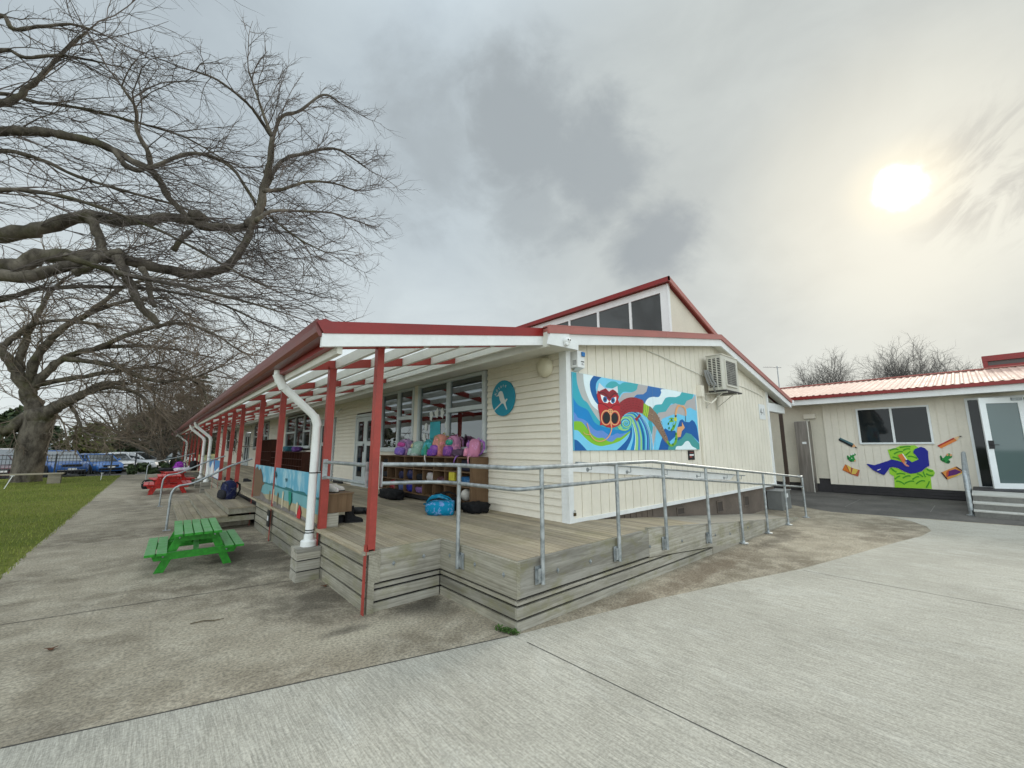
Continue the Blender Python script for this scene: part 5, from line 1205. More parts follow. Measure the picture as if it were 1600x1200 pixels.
cubby('cubby_shelf', 'dark red cubby shelf with a few bags on top, second along the deck', 13.2+2.4, 20.6, .70, 1.45, 3.95, 4.33, 14, 3, M['plyd'], 'cubby shelves on the deck', endw=.03)
t = thing('tall_cubby', 'tall dark red cubby rack between two far windows', 'shelves', (4.1,22,.6), group=None)
mb = MB(); mb.box(4.3,4.33,20.8,23.3,.62,2.0); make('back_panel', mb, M['plyd'], t)
mb = MB()
for i in range(11): mb.box(3.95,4.3,20.8+i*.248,20.82+i*.248,.62,2.0)
make('divider', mb, M['plyd'], t); mb = MB()
for z in (.62,1.05,1.45,1.98): mb.box(3.94,4.31,20.8,23.3,z,z+.02)
make('shelf', mb, M['plyd'], t)
def sup(w, d, cx, cy, z, n=18, e=3.2):
    out = []
    for j in range(n):
        a = 2*pi*j/n; c, s = cos(a), sin(a)
        out.append((cx+math.copysign(abs(c)**(2/e), c)*w, cy+math.copysign(abs(s)**(2/e), s)*d, z))
    return out
def backpack(label, loc, rotz, h=.40, w=.15, d=.10, main=(.3,.1,.3), pocket=(.2,.1,.4), strap=None, lean=.0, lie=False, seed=0, group='school bags', patch=None):
    r = random.Random(seed); t = thing('backpack', label, 'backpack', loc, rotz, group)
    nm = '%d' % (seed+1000*len(bpy.data.materials) % 97)
    mm, pm = fab('m'+label[:14]+nm, main), fab('p'+label[:14]+nm, pocket); sm = fab('s'+label[:14]+nm, strap or tuple(c*.5 for c in main))
    def tf(p):
        x, y, z = p; y += lean*z
        if lie: x, y, z = x, z-h/2, max(.003, y+d*.9)
        return (x, y, z)
    prof = [(.0,.88),(.04,.98),(.25,1.03),(.5,1.0),(.72,.94),(.86,.80),(.95,.55),(1.0,.18)]
    rings = []
    for (f, s) in prof:
        R = sup(w*s*(1+r.uniform(-.03,.03)), d*(s*.8+.2)*(1+r.uniform(-.05,.05)), r.uniform(-.006,.006), 0, f*h)
        rings.append([tf((x+r.uniform(-.006,.006), y+r.uniform(-.006,.006), z)) for x, y, z in R])
    mb = MB(); mb.loft(rings); make('body', mb, mm, t, smooth=True, local=True)
    rings = []
    for (f, s) in ((.04,.7),(.07,.92),(.25,1.0),(.38,.95),(.47,.8),(.50,.3)):
        rings.append([tf(p) for p in sup(w*.80*s, .045*s+.01, 0, -d-.005, f*h)])
    mb = MB(); mb.loft(rings); make('front_pocket', mb, pm, t, smooth=True, local=True)
    if patch:
        rings = [[tf(p) for p in sup(w*.6*s, .03*s+.006, 0, -d*.85-.012, f*h)] for (f, s) in ((.54,.4),(.58,.9),(.70,1),(.78,.8),(.82,.3))]
        mb = MB(); mb.loft(rings); make('upper_pocket', mb, fab('u'+label[:14]+nm, patch), t, smooth=True, local=True)
    for s in (-1, 1):
        mb = MB(); mb.tube([tf(p) for p in ((s*w*.45,d*.8,h*.93),(s*w*.55,d+.05,h*.80),(s*w*.6,d+.07,h*.5),(s*w*.62,d+.03,h*.2),(s*w*.6,d*.8,h*.08))], [.018,.022,.02,.012,.01], 8); make('strap', mb, sm, t, smooth=True, local=True)
    arch = [(w*.80*cos(q), -d*(.80 if abs(cos(q)) > .6 else 1.0)-.004, h*(.52+.40*sin(q))) for q in [pi*i/12 for i in range(13)]]
    mb = MB(); mb.tube([tf(p) for p in arch], .007, 5); make('zip', mb, sm, t, smooth=True, local=True)
    mb = MB(); mb.tube([tf(p) for p in ((-.04,d*.5,h*.95),(-.03,d*.55,h*1.05),(.03,d*.55,h*1.05),(.04,d*.5,h*.95))], .009, 6); make('handle', mb, sm, t, smooth=True, local=True)
    t.rotation_euler = (0 if lie else r.uniform(-.03,.03), 0 if lie else r.uniform(-.12,.12), rotz)
    return t
ZT = CZ1+.023; G1 = 'school bags on the near cubby shelf'
FR = -pi/2  # facing the path
backpack('lilac and violet school bag with a magenta flap, farthest along the cubby top', (4.13,8.30,ZT), FR+.35, .34, .18, .12, (.36,.22,.42), (.20,.12,.45), lean=.12, seed=1, group=G1, patch=(.45,.06,.25))
backpack('pale mint school bag with a cream animal patch on the cubby top', (4.13,7.72,ZT), FR-.45, .30, .19, .13, (.33,.50,.42), (.36,.52,.44), lean=.2, seed=2, group=G1, patch=(.60,.50,.30))
backpack('turquoise school bag leaning between the mint and coral bags', (4.14,7.28,ZT), FR+.6, .33, .12, .09, (.06,.38,.40), (.05,.30,.26), lean=.22, seed=3, group=G1)
backpack('large coral pink school bag with purple base on the cubby top', (4.15,6.86,ZT), FR-.1, .42, .175, .11, (.62,.26,.20), (.22,.08,.42), strap=(.35,.30,.05), lean=.08, seed=4, group=G1)
backpack('pink and purple school bag with a jade bottle pocket behind the railing post', (4.15,6.40,ZT), FR+.15, .38, .15, .10, (.50,.22,.36), (.18,.06,.28), lean=.1, seed=5, group=G1, patch=(.03,.30,.22))
backpack('pink swirl patterned school bag with purple straps, nearest the corner', (4.15,5.74,ZT), FR-.7, .31, .17, .11, (.52,.20,.32), (.60,.24,.36), strap=(.24,.10,.38), lean=.12, seed=6, group=G1, patch=(.42,.16,.40))
def lump(mb, c, r, sq, seed, n=12):
    rr = random.Random(seed); b = len(mb.v); mb.ball(c, r, 22, sq); ph = [rr.uniform(0,6.28) for _ in range(6)]
    for i in range(b, len(mb.v)):
        v = mb.v[i]; u = [(v[q]-c[q])/r for q in range(3)]; bx = max(abs(u[0])/sq[0], abs(u[1])/sq[1], abs(u[2])/sq[2])
        s = lerp(1, min(1.35, .88/max(bx,.5)), .75)+.10*sin(7*u[0]+ph[0])*sin(6*u[1]+ph[1])+.07*sin(13*u[1]+9*u[2]+ph[2])+.05*sin(17*u[0]-11*u[2]+ph[3])+rr.uniform(-.02,.02); mb.v[i] = (c[0]+(v[0]-c[0])*s, c[1]+(v[1]-c[1])*s, max(c[2]-r*sq[2]*.98, c[2]+(v[2]-c[2])*s))
def soft(name, label, cat, c, r, sq, col, seed, group=None):
    mb = MB(); lump(mb, (c[0],c[1],c[2]+r*sq[2]*.97), r, sq, seed, 14); return solo(name, mb, fab(name+str(seed), col), label, cat, group, smooth=True)
soft('jersey', 'crumpled dark striped jersey between the pink bags on the cubby', 'clothing', (4.12,6.10,ZT), .14, (.7,1.2,.5), (.10,.06,.10), 1)
soft('lunch_bag', 'small violet lunch bag in front of the coral bag', 'bag', (4.03,6.92,ZT), .09, (.6,1.5,.75), (.16,.06,.36), 2)
mb = MB(); mb.lathe([(.035,0),(.035,.17),(.02,.19),(.02,.22)], (4.02,7.12,ZT), 12); solo('drink_bottle', mb, paint('jade', (.02,.28,.16), .4, .05, 4, 0), 'jade green drink bottle on the cubby top', 'bottle', smooth=40)
for (y0_, y1_, c_, lab) in ((7.08,7.0,(.62,.58,.54),'white strap dangling over the cubby edge below the jade bottle'),(5.98,6.06,(.26,.12,.38),'purple strap dangling over the cubby edge by the rail post'),(5.62,5.60,(.60,.30,.36),'pink strap dangling over the end panel of the cubby')):
    mb = MB(); mb.tube([(4.02,y0_,ZT+.015),(CX0-.015,y0_,ZT+.012),(CX0-.03,lerp(y0_,y1_,.4),ZT-.05),(CX0-.025,y1_,ZT-.15)], [.013,.013,.011,.006], 6); solo('dangling_strap', mb, fab('dangle'+lab[:5], c_), lab, 'strap', 'straps hanging off the cubby', smooth=True)
# things in the cubby holes
cw = (CY1-CY0-.03)/9
def hole(i, row): return (4.14, CY0+.03+cw*(i+.5), lerp(CZ0,CZ1,row/3)+.0195)
GH = 'bags and shoes in the cubby holes'
inside = [(8,1,(.02,.02,.025),'black and white bag in the middle row, farthest hole'),(6,1,(.025,.025,.07),'navy patterned bag in the middle row, third hole from the far end'),(5,1,(.02,.03,.10),'navy bag with a white stripe in the middle row'),(4,1,(.012,.014,.02),'black bag in the middle cubby row, centre'),(3,1,(.50,.48,.45),'grey and white shoes lying in the middle cubby row'),(2,1,(.10,.03,.025),'maroon bag in the middle cubby row by the rail post'),(0,1,(.02,.12,.28),'bright blue bag in the middle row, nearest hole'),
 (7,0,(.40,.03,.04),'red bag in the bottom cubby row, far end'),(6,0,(.10,.14,.30),'blue and white bag in the bottom cubby row'),(5,0,(.02,.03,.30),'royal blue bag in the bottom cubby row'),(4,0,(.22,.12,.30),'purple striped bag hanging from the bottom cubby row'),(8,2,(.02,.018,.02),'black bag in the top row, farthest cubby hole'),(0,2,(.03,.028,.05),'dark bag in the top row, nearest cubby hole')]
for n_, (i, row, c, lab) in enumerate(inside):
    p = hole(i,row); soft('school_bag', lab, 'bag', (p[0]-.01,p[1],p[2]), .115, (1.1,1.3,.55+.35*((n_*7) % 5)/4), tuple(q*.8 for q in c), 30+n_, GH)
mb = MB(); mb.ball((4.06,CY0+.03+cw*.5,CZ0+.0195+.098), .10, 14); solo('ball', mb, paint('worn_ball', (.50,.47,.42), .6, .2, 5, .1), 'worn white ball in the bottom cubby hole nearest the corner', 'ball', smooth=True)
mb = MB(); mb.box(4.0,4.06,CY0+.03+cw*1.25,CY0+.03+cw*1.7,1.03,1.2); solo('lunch_box', mb, paint('yellow_box', (.55,.48,.04), .5, .05, 4, 0), 'yellow lunch box in the middle cubby row behind the rail post', 'box', bevel=.01)
# on the deck
backpack('bright blue floral school bag lying on the deck boards', (3.44,5.62,ZD), .9, .44, .17, .11, (.0,.21,.38), (.02,.24,.40), strap=(.0,.16,.28), lie=True, seed=11, group='school bags lying on the deck', patch=(.30,.08,.14))
backpack('black school bag slumped on the deck just behind the blue one', (3.75,5.95,ZD), .4, .42, .17, .11, (.008,.008,.009), (.01,.01,.011), lie=True, seed=12, group='school bags lying on the deck')
soft('jacket', 'black jacket dropped on the deck by the end of the cubby shelf', 'clothing', (3.97,5.40,ZD), .17, (1.1,1.3,.5), (.006,.006,.007), 13)
soft('sports_bag', 'long black bag on the deck at the far end of the near cubby', 'bag', (3.75,8.0,ZD), .22, (.7,2.0,.45), (.010,.010,.011), 14)
def shoe(label, loc, rotz, col, h=.10, l=.24, boot=False, group='shoes left on the deck'):
    t = thing('boot' if boot else 'shoe', label, 'boot' if boot else 'shoe', loc, rotz, group); m_ = fab('shoe'+label[:10], col)
    rings = [sup(.042*s, l/2*s2, 0, oy, z, 14, 2.6) for (z, s, s2, oy) in ((.012,.95,1,0),(.03,1.0,1,0),(.055,.95,.92,.01),(.08,.8,.62,.05))]
    if boot: rings += [sup(.045,.058,0,.065,z,14,2.4) for z in (.11,.17,.22)]+[sup(.040,.052,0,.065,.222,14,2.4)]
    else: rings += [sup(.034,.06,0,.055,.098,14,2.4)]
    mb = MB(); mb.loft(rings); make('upper', mb, m_, t, smooth=50, local=True)
    mb = MB(); mb.loft([sup(.044,l/2+.004,0,0,z,14,2.6) for z in (0,.012)]); make('sole', mb, M['black'], t, local=True)
    return t
shoe('upright black boot beside the plywood crate', (2.20,5.83,ZD), 1.2, (.008,.008,.009), boot=True)
shoe('black shoe just behind the upright boot', (2.10,5.95,ZD), 2.0, (.008,.008,.009))
t = thing('boot', 'black boot lying on its side behind the corner post', 'boot', (2.52,6.5,ZD+.045)); mb = MB()
mb.tube([(2.42,6.55,ZD+.055),(2.50,6.5,ZD+.056),(2.60,6.44,ZD+.052)], [.05,.052,.048], 12); mb.tube([(2.60,6.44,ZD+.05),(2.61,6.36,ZD+.045),(2.62,6.28,ZD+.035)], [.046,.042,.028], 12); make('upper', mb, M['black'], t, smooth=True)
t = thing('plywood_crate', 'plywood storage crate on a timber block behind the second post', 'crate', (1.95,5.95,ZD))
mb = MB(); mb.box(1.80,2.12,5.72,6.45,.755,.985); make('box', mb, M['ply'], t); mb = MB(); mb.box(1.785,2.135,5.705,6.465,.986,1.004); make('lid', mb, M['ply'], t)
mb = MB(); mb.t = .6; mb.box(1.765,1.93,5.66,5.98,ZD,.754); make('block', mb, M['fasx'], t); mb = MB(); mb.box(1.765,1.93,6.2,6.45,ZD,.754); make('block', mb, M['fasx'], t)
for (x, y, rz_, lab) in ((1.90,5.92,.5,'white trainer with black spots on the plywood crate, nearer one'),(2.00,6.05,1.1,'white trainer with black spots on the plywood crate, farther one')):
    s_ = shoe(lab, (x,y,1.005), rz_, (.55,.52,.47), group='white trainers on the crate')
    mb = MB()
    for q in ((.0,-.06,.052),(.02,.0,.06),(-.02,.05,.075)): mb.ball(q, .018, 8, (1.2,1.2,.8))
    make('spots', mb, M['black'], s_, local=True)
for (x, y, lab, g_) in ((1.95,16.2,'dark shoes on the deck by the far steps post','s'),(2.3,15.0,'dark shoe on the deck behind the third post','s')):
    shoe(lab, (x,y,ZD), 1.0, (.02,.02,.022), group='dark shoes further down the deck')
for (y, lab) in ((12.35,'small dark shoe by the door sill, nearer one'),(12.75,'small dark shoe by the door sill, farther one')): shoe(lab, (4.2,y,ZD), .3, (.03,.03,.03), group='shoes by the deck door')
backpack('navy school bag standing on the top step', (1.42,11.7,.442), -1.2, .42, .19, .12, (.010,.014,.06), (.02,.02,.025), strap=(.01,.01,.012), seed=15, group='school bags on the steps')
backpack('black school bag lying by the red table on the path', (.05,22.4,0), 1.9, .5, .2, .14, (.01,.01,.011), (.3,.3,.4), lie=True, seed=16, group='school bags by the red tables')
backpack('purple school bag on the far landing', (1.0,24.4,ZD), -1.3, .42, .24, .14, (.20,.02,.26), (.25,.03,.3), seed=17, group='school bags on the landing')
backpack('black and white school bag on the far landing', (1.5,24.2,ZD), -1.8, .46, .2, .13, (.01,.01,.011), (.4,.4,.42), seed=18, group='school bags on the landing')
soft('towel', 'green and blue cloth bundle on the dark cubby', 'clothing', (4.1,18.3,1.473), .22, (.8,1.6,.5), (.03,.12,.16), 41)
soft('hat', 'purple cloth bundle on the dark cubby end', 'clothing', (4.1,17.0,1.473), .20, (.8,1.4,.5), (.12,.05,.22), 42)
# ---------------------------------------------------------------- picnic tables
def picnic(label, loc, rotz, mt, scale=1.0, group=None):
    t = thing('picnic_table', label, 'picnic table', loc, rotz, group); t.scale = (scale,)*3
    W, L, H, SH = .52, 1.30, .50, .285
    r = random.Random(9)
    for i in range(5):
        mb = MB(); mb.t = r.random(); w = W/5; x = -W/2+i*w; mb.box(x+.006,x+w-.006,-L/2,L/2,H-.034,H); make('top_board', mb, mt, t, local=True, bevel=.004)
    for s in (-1, 1):
        for i in range(2):
            mb = MB(); mb.t = r.random(); x = s*.415+(i-.5)*.115; mb.box(x-.052,x+.052,-L/2,L/2,SH-.032,SH); make('seat_board', mb, mt, t, local=True, bevel=.004)
    for y in (-.42, .42):
        for s in (-1, 1):
            mb = MB(); mb.t = r.random(); mb.prism([(s*.115,y,H-.036),(s*.215,y,H-.036),(s*.42,y,0),(s*.32,y,0)], (0,.034,0)); make('leg', mb, mt, t, local=True)
        mb = MB(); mb.t = .5; mb.prism([(-.475,y-.036,SH-.034),(.475,y-.036,SH-.034),(.43,y-.036,SH-.125),(-.43,y-.036,SH-.125)], (0,.034,0)); make('seat_bearer', mb, mt, t, local=True)
        mb = MB(); mb.box(-.235,.235,y-.036,y-.002,H-.125,H-.036); make('top_bearer', mb, mt, t, local=True)
    for y in (-.42, .42):
        mb = MB()
        for (x, z) in ((-.19,H-.075),(.19,H-.075),(-.345,SH-.08),(.345,SH-.08)): mb.lathe([(.011,0),(.011,-.006),(.004,-.009)], (x*(1 if z > .3 else .99),y-.0365 if z < .3 else y-.0365,z), 8, 'y')
        make('bolt_set', mb, M['galv'], t, local=True)
    mb = MB(); mb.bar((0,-.40,SH-.08),(0,-.02,H-.05),.06,.03); mb.bar((0,.40,SH-.08),(0,.02,H-.05),.06,.03); make('brace', mb, mt, t, local=True)
    return t
def twood(n, c):
    k = NT(n); v = k.coord(scale=(14,1.2,14)); t_ = k.attr('tint'); g_ = k.noise(v, 1.5, 4, .6); w_ = k.noise(k.coord(), 7, 5, .7)
    col = k.mix(k.ramp(g_,.3,.7), tuple(q*.72 for q in c), tuple(min(1,q*1.15) for q in c)); 
    geo = k.n('ShaderNodeNewGeometry'); sx = k.n('ShaderNodeSeparateXYZ'); k.l(geo.outputs['Normal'], sx.inputs[0])
    col = k.mix(k.math('MULTIPLY', k.ramp(sx.outputs['Z'],.6,.95), k.ramp(w_,.30,.62,.30,.78)), col, tuple(min(1,.16+q*.75) for q in c))   # upward faces paler, in uneven patches
    return k.done(k.bsdf(col, .55, 0, .4, k.bump(g_, .15, .004)))
TG = picnic('small bright green picnic table on the concrete by the wide steps', (.60,7.62,0), radians(-2), twood('green_table_paint', (.018,.23,.012)))
TR_ = twood('red_table_paint', (.50,.022,.016))
TR = picnic('small red picnic table past the wide steps', (.56,19.9,0), 0, TR_, 1.28, 'red picnic tables down the path')
T2 = dup(TR, (.75,23.0,0), .1, 'red picnic table behind the first red one, with clothes left on it')
soft('jacket', 'white jacket draped on the farther red table', 'clothing', (1.05,22.6,.645), .22, (1.4,.9,.35), (.5,.5,.52), 51)
soft('jacket', 'black jacket hanging on the farther red table', 'clothing', (.55,22.9,.645), .25, (1.2,.9,.3), (.02,.02,.022), 52)
# litter
for i, (px, lab) in enumerate((((80,1016),'dry brown leaf on the concrete, left part of the path'),((507,917),'dry brown leaf near the deck plinth'))):
    p = atz(*px); mb = MB(); n_ = 9; b = []
    for j in range(n_): a = 2*pi*j/n_; q = .035*(1+.35*sin(3*a)); b.append((p.x+q*cos(a), p.y+.7*q*sin(a), .008+.012*abs(cos(a))))
    mb.prism(b, (0,0,.003)); solo('dry_leaf', mb, paint('leaf_brown', (.09,.035,.015), .8, .2, 30, .1), lab, 'leaf', 'dry leaves on the concrete')
a, b = atz(297,976), atz(350,969); mb = MB(); mb.tube([(a.x,a.y,.008),(lerp(a.x,b.x,.4),lerp(a.y,b.y,.4)+.015,.014),(lerp(a.x,b.x,.7),lerp(a.y,b.y,.7),.01),(b.x,b.y,.016)], [.004,.006,.005,.003], 6); solo('stick', mb, paint('twig', (.10,.08,.05), .9, .2, 20, .1), 'thin dry stick on the worn concrete', 'stick')
mb = MB(); r = random.Random(6)
for i in range(170):
    t_ = r.random(); x = lerp(2.47,2.535,t_)+r.uniform(-.02,.01); y = lerp(3.04,2.82,t_**.7)+r.uniform(-.03,.03); h = r.uniform(.01,.042); a = r.uniform(0,6.28); l = r.uniform(.008,.022)
    c = Vector((x+r.uniform(-.02,.02),y+r.uniform(-.02,.02),h)); d = Vector((cos(a),sin(a),r.uniform(-.3,.6)))*l; s = Vector((-sin(a),cos(a),r.uniform(-.4,.4)))*l*.5
    mb.t = r.random(); mb.poly([c-d,c-s,c+d,c+s])
    if i % 4 == 0: mb.tube([(x,y,0),tuple(c)], .0015, 3, False)
solo('weeds', mb, paint('weed_green', (.045,.10,.015), .7, .3, 20, 0), 'small green weeds growing at the foot of the deck corner', 'weeds')
# ---------------------------------------------------------------- trees
k = NT('bark'); v = k.coord(scale=(1,1,.45)); n = k.noise(v, 3.5, 6, .7); n2 = k.noise(k.coord(), 1.1, 4, .6)
col = k.mix(k.ramp(n,.3,.7), (.040,.033,.027), (.16,.138,.11)); col = k.mix(k.ramp(n2,.5,.72,0,.7), col, (.075,.075,.028)); col = k.mix(k.ramp(k.noise(k.coord(), 2.3, 6, .7),.60,.74,0,.6), col, (.26,.245,.21))
M['bark'] = k.done(k.bsdf(col, .92, 0, .15, k.bump(n, .8, .04)))
M['twig'] = paint('twig_bark', (.12,.10,.09), .85, .3, 1.3, 0, .35, (.16,.14,.12), .2)
M['twigb'] = paint('twig_bark_brown', (.155,.122,.092), .85, .3, .6, 0, .3, (.19,.16,.125), .2)
M['twigg'] = paint('twig_bark_grey', (.13,.12,.112), .85, .3, .6, 0, .2, (.13,.12,.11), .2)
TR = random.Random(21)
def rv(s=1.0): return Vector((TR.gauss(0,s), TR.gauss(0,s), TR.gauss(0,s)))
def twig(mb, p, d, L, r, lv, cfg):
    sg = cfg['seg'][lv]; pts = [p.copy()]; rs = [r]; d = d.normalized(); q = p.copy()
    for i in range(sg):
        d = (d+rv(cfg['wob'])+cfg['bias']*cfg['bw'][lv]).normalized(); q = q+d*(L/sg); pts.append(q.copy()); rs.append(r*(1-.72*(i+1)/sg))
        if q.z < cfg.get('zmin', .6): break
    mb.tube(pts, rs, (5,4,3,3)[lv], False)
    if lv+1 >= len(cfg['n']): return
    m = cfg['n'][lv+1]; m = int(m*TR.uniform(.7,1.3)+.5)
    for j in range(m):
        t = (.12+.88*(j+TR.random())/m)*(len(pts)-1); i = min(int(t), len(pts)-2); b = pts[i].lerp(pts[i+1], t-i); dd = (pts[i+1]-pts[i]).normalized()
        ax = dd.orthogonal().normalized(); ax.rotate(Matrix.Rotation(TR.uniform(0,2*pi), 3, dd)); nd = dd.copy(); nd.rotate(Matrix.Rotation(radians(TR.uniform(*cfg['ang'])), 3, ax))
        twig(mb, b, nd, L*TR.uniform(*cfg['ls']), r*cfg['rs'], lv+1, cfg)
def limb_path(pts, n=5):
    out = []
    k_ = len(pts)
    for i in range(k_-1):
        p0 = pts[max(i-1,0)]; p1 = pts[i]; p2 = pts[i+1]; p3 = pts[min(i+2,k_-1)]
        for j in range(n):
            t = j/n; out.append(.5*((2*p1)+(p2-p0)*t+(2*p0-5*p1+4*p2-p3)*t*t+(3*p1-p0-3*p2+p3)*t**3))
    out.append(pts[-1]); return out
def limb(tm, cm, pts, r0, r1, cfg, sp=.3, t0=.0, both=True, tip=True, L=None):
    P = limb_path(pts); k_ = len(P); rs = [lerp(r0,r1,(i/(k_-1))**.8)*(1+.10*sin(i*1.9)) for i in range(k_)]
    P = [p+rv(r*.12) for p, r in zip(P, rs)]
    tm.tube(P, rs, 9 if r0 > .08 else 6)
    acc = 0; last = None
    for i in range(1, k_):
        acc += (P[i]-P[i-1]).length
        while acc > sp and i/(k_-1) >= t0:
            acc -= sp*TR.uniform(.6,1.4); dd = (P[i]-P[i-1]).normalized()
            ax = dd.orthogonal().normalized(); ax.rotate(Matrix.Rotation(TR.uniform(0,2*pi), 3, dd)); nd = dd.copy(); nd.rotate(Matrix.Rotation(radians(TR.uniform(30,70)), 3, ax)); nd = (nd+cfg.get('first', Vector())).normalized()
            twig(cm, P[i], nd, (L or cfg['L'])*TR.uniform(.55,1.25), cfg['r']*TR.uniform(.7,1.3), 0, cfg)
        if acc > sp: acc = 0
    if tip: twig(cm, P[-1], (P[-1]-P[-2]), (L or cfg['L'])*1.2, min(r1, cfg['r']*1.2), 0, cfg)
# near tree: trunk stands left of the view, its limbs reach over the path
def near_tree():
    t = thing('bare_tree', 'big bare tree whose mossy limbs reach in overhead above the path', 'tree', (-6.6,12.2,0))
    tm, cm = MB(), MB()
    trunk = [Vector(p) for p in ((-6.6,12.2,-.1),(-6.55,12.2,.6),(-6.45,12.15,1.6),(-6.2,12.1,2.7),(-5.9,12.0,3.5))]
    P = limb_path(trunk); tm.tube(P, [lerp(.75,.42,i/(len(P)-1))+.25*max(0,1-i/4) for i in range(len(P))], 14)
    cfg = dict(seg=(6,5,4), wob=.13, bias=Vector((.55,-.12,-.22)), bw=(.16,.10,.07), n=(1,6,5), ang=(22,55), ls=(.34,.62), rs=.55, L=1.75, r=.0125, first=Vector((.75,-.2,.0)), zmin=2.9)
    def T(lst, y0, y1):
        n_ = len(lst); return [aty(x, y, lerp(y0,y1,i/(n_-1))) for i, (x, y) in enumerate(lst)]
    fork = trunk[-1]
    def J(P): return [fork,fork.lerp(P[0],.5)+Vector((0,.1,.35))]+P
    cfgu = dict(cfg, bias=Vector((.4,-.1,.10)), first=Vector((.30,-.1,.25)), r=.0105, ang=(25,60))
    L1 = T([(0,366),(60,358),(130,338),(200,345),(280,342),(330,355),(390,354)], 11.2, 10.2)
    limb(tm, cm, [fork,Vector((-4.6,11.7,4.6))]+L1, .15, .085, cfg, .22, .35, tip=False)
    for i, (lst, r0, r1) in enumerate(([([(388,354),(405,330),(412,296),(420,262),(426,216)]), .11, .055],[[(426,216),(440,183),(470,172),(505,148),(530,160)], .05, .02],[[(426,216),(405,185),(385,160),(340,125),(300,110)], .045, .016],[[(426,216),(412,180),(402,150),(388,110)], .04, .015],[[(416,290),(440,252),(475,240),(520,232),(545,243),(572,262)], .055, .018],[[(412,298),(440,296),(480,284),(520,286),(555,298)], .05, .016],[[(408,320),(430,345),(470,375),(510,395)], .04, .014],[[(400,345),(430,300),(450,340),(500,350),(560,345)][:1]+[(425,330),(470,330),(520,333),(555,345)], .045, .014])):
        limb(tm, cm, T(lst, 10.1-.2*i*(i % 2), 9.7+.25*((i*2) % 3-1)), r0, r1, cfgu, .15, 0, L=.95)
    L2 = T([(0,418),(60,402),(132,400),(180,404),(216,412),(300,428),(352,418),(380,385),(395,352)], 10.8, 10.0)
    limb(tm, cm, [fork,Vector((-4.7,11.6,4.2))]+L2, .17, .07, cfg, .22, .3, tip=False)
    limb(tm, cm, [Vector((-4.7,11.6,4.35))]+T([(0,432),(60,428),(110,415),(150,402),(190,392)], 10.5, 10.2), .12, .07, cfg, .26, .2)
    L4 = T([(0,205),(60,205),(110,214),(160,226),(200,248),(240,270),(265,310),(300,345)], 11.6, 10.6)
    limb(tm, cm, [fork,Vector((-5.0,12.0,5.6)),Vector((-3.6,11.8,7.2))]+L4, .11, .055, cfg, .24, .3, tip=False)
    limb(tm, cm, T([(180,235),(200,262),(235,262),(300,240),(360,260),(400,320)], 11.0, 10.2), .055, .03, cfg, .2)
    limb(tm, cm, T([(236,265),(232,240),(215,205),(212,170),(190,135)], 10.9, 10.6), .06, .02, cfg, .22)
    limb(tm, cm, [Vector((-5.6,12.1,4.6)),Vector((-4.4,12.0,7.0))]+T([(0,162),(40,140),(64,118),(100,80),(135,50)], 11.8, 11.2), .09, .022, cfg, .24, .2)
    limb(tm, cm, J(T([(-20,30),(20,45),(60,42),(110,38),(150,48)], 11.4, 11.0)), .06, .018, cfg, .36, L=1.0)
    limb(tm, cm, J(T([(-20,85),(40,90),(90,86),(130,92),(160,98)], 11.3, 10.8)), .05, .016, cfg, .36, L=1.0)
    limb(tm, cm, J(T([(-30,240),(50,245),(120,275),(200,300),(300,330),(380,380)], 11.9, 10.9)), .06, .02, cfg, .34)
    limb(tm, cm, J(T([(-30,300),(60,300),(150,322),(260,365),(360,420),(420,450)], 10.5, 9.7)), .055, .016, cfg, .30)
    limb(tm, cm, J(T([(-30,150),(60,160),(130,170),(210,190),(290,215),(350,250)], 12.2, 11.2)), .05, .016, cfg, .36)
    limb(tm, cm, J(T([(-30,470),(60,452),(150,448),(240,452),(330,470),(400,500)], 10.8, 10.0)), .06, .016, cfg, .24, L=1.5)
    limb(tm, cm, T([(100,400),(200,430),(300,450),(380,470),(430,485)], 9.9, 9.5), .06, .018, cfg, .22)
    # sawn pale stubs
    limb(tm, cm, T([(128,333),(146,350),(156,375),(158,395),(142,415),(116,428)], 10.3, 10.2), .085, .065, cfg, 9, tip=False)
    limb(tm, cm, T([(182,400),(196,425),(208,455),(220,480),(246,504)], 10.2, 10.1), .085, .06, cfg, 9, tip=False)
    limb(tm, cm, T([(222,418),(232,440),(236,465),(242,480)], 10.2, 10.1), .065, .045, cfg, 9, tip=False)
    limb(tm, cm, T([(270,392),(285,372),(300,360)], 10.3, 10.3), .055, .04, cfg, 9, tip=False)
    mb_k = aty(308,338,10.4); tm.ball(tuple(mb_k), .15, 10, (1.2,1,.8), .12)
    make('trunk', tm, M['bark'], t, smooth=True); make('crown', cm, M['twig'], t)
    print('near tree faces', len(cm.f))
near_tree()
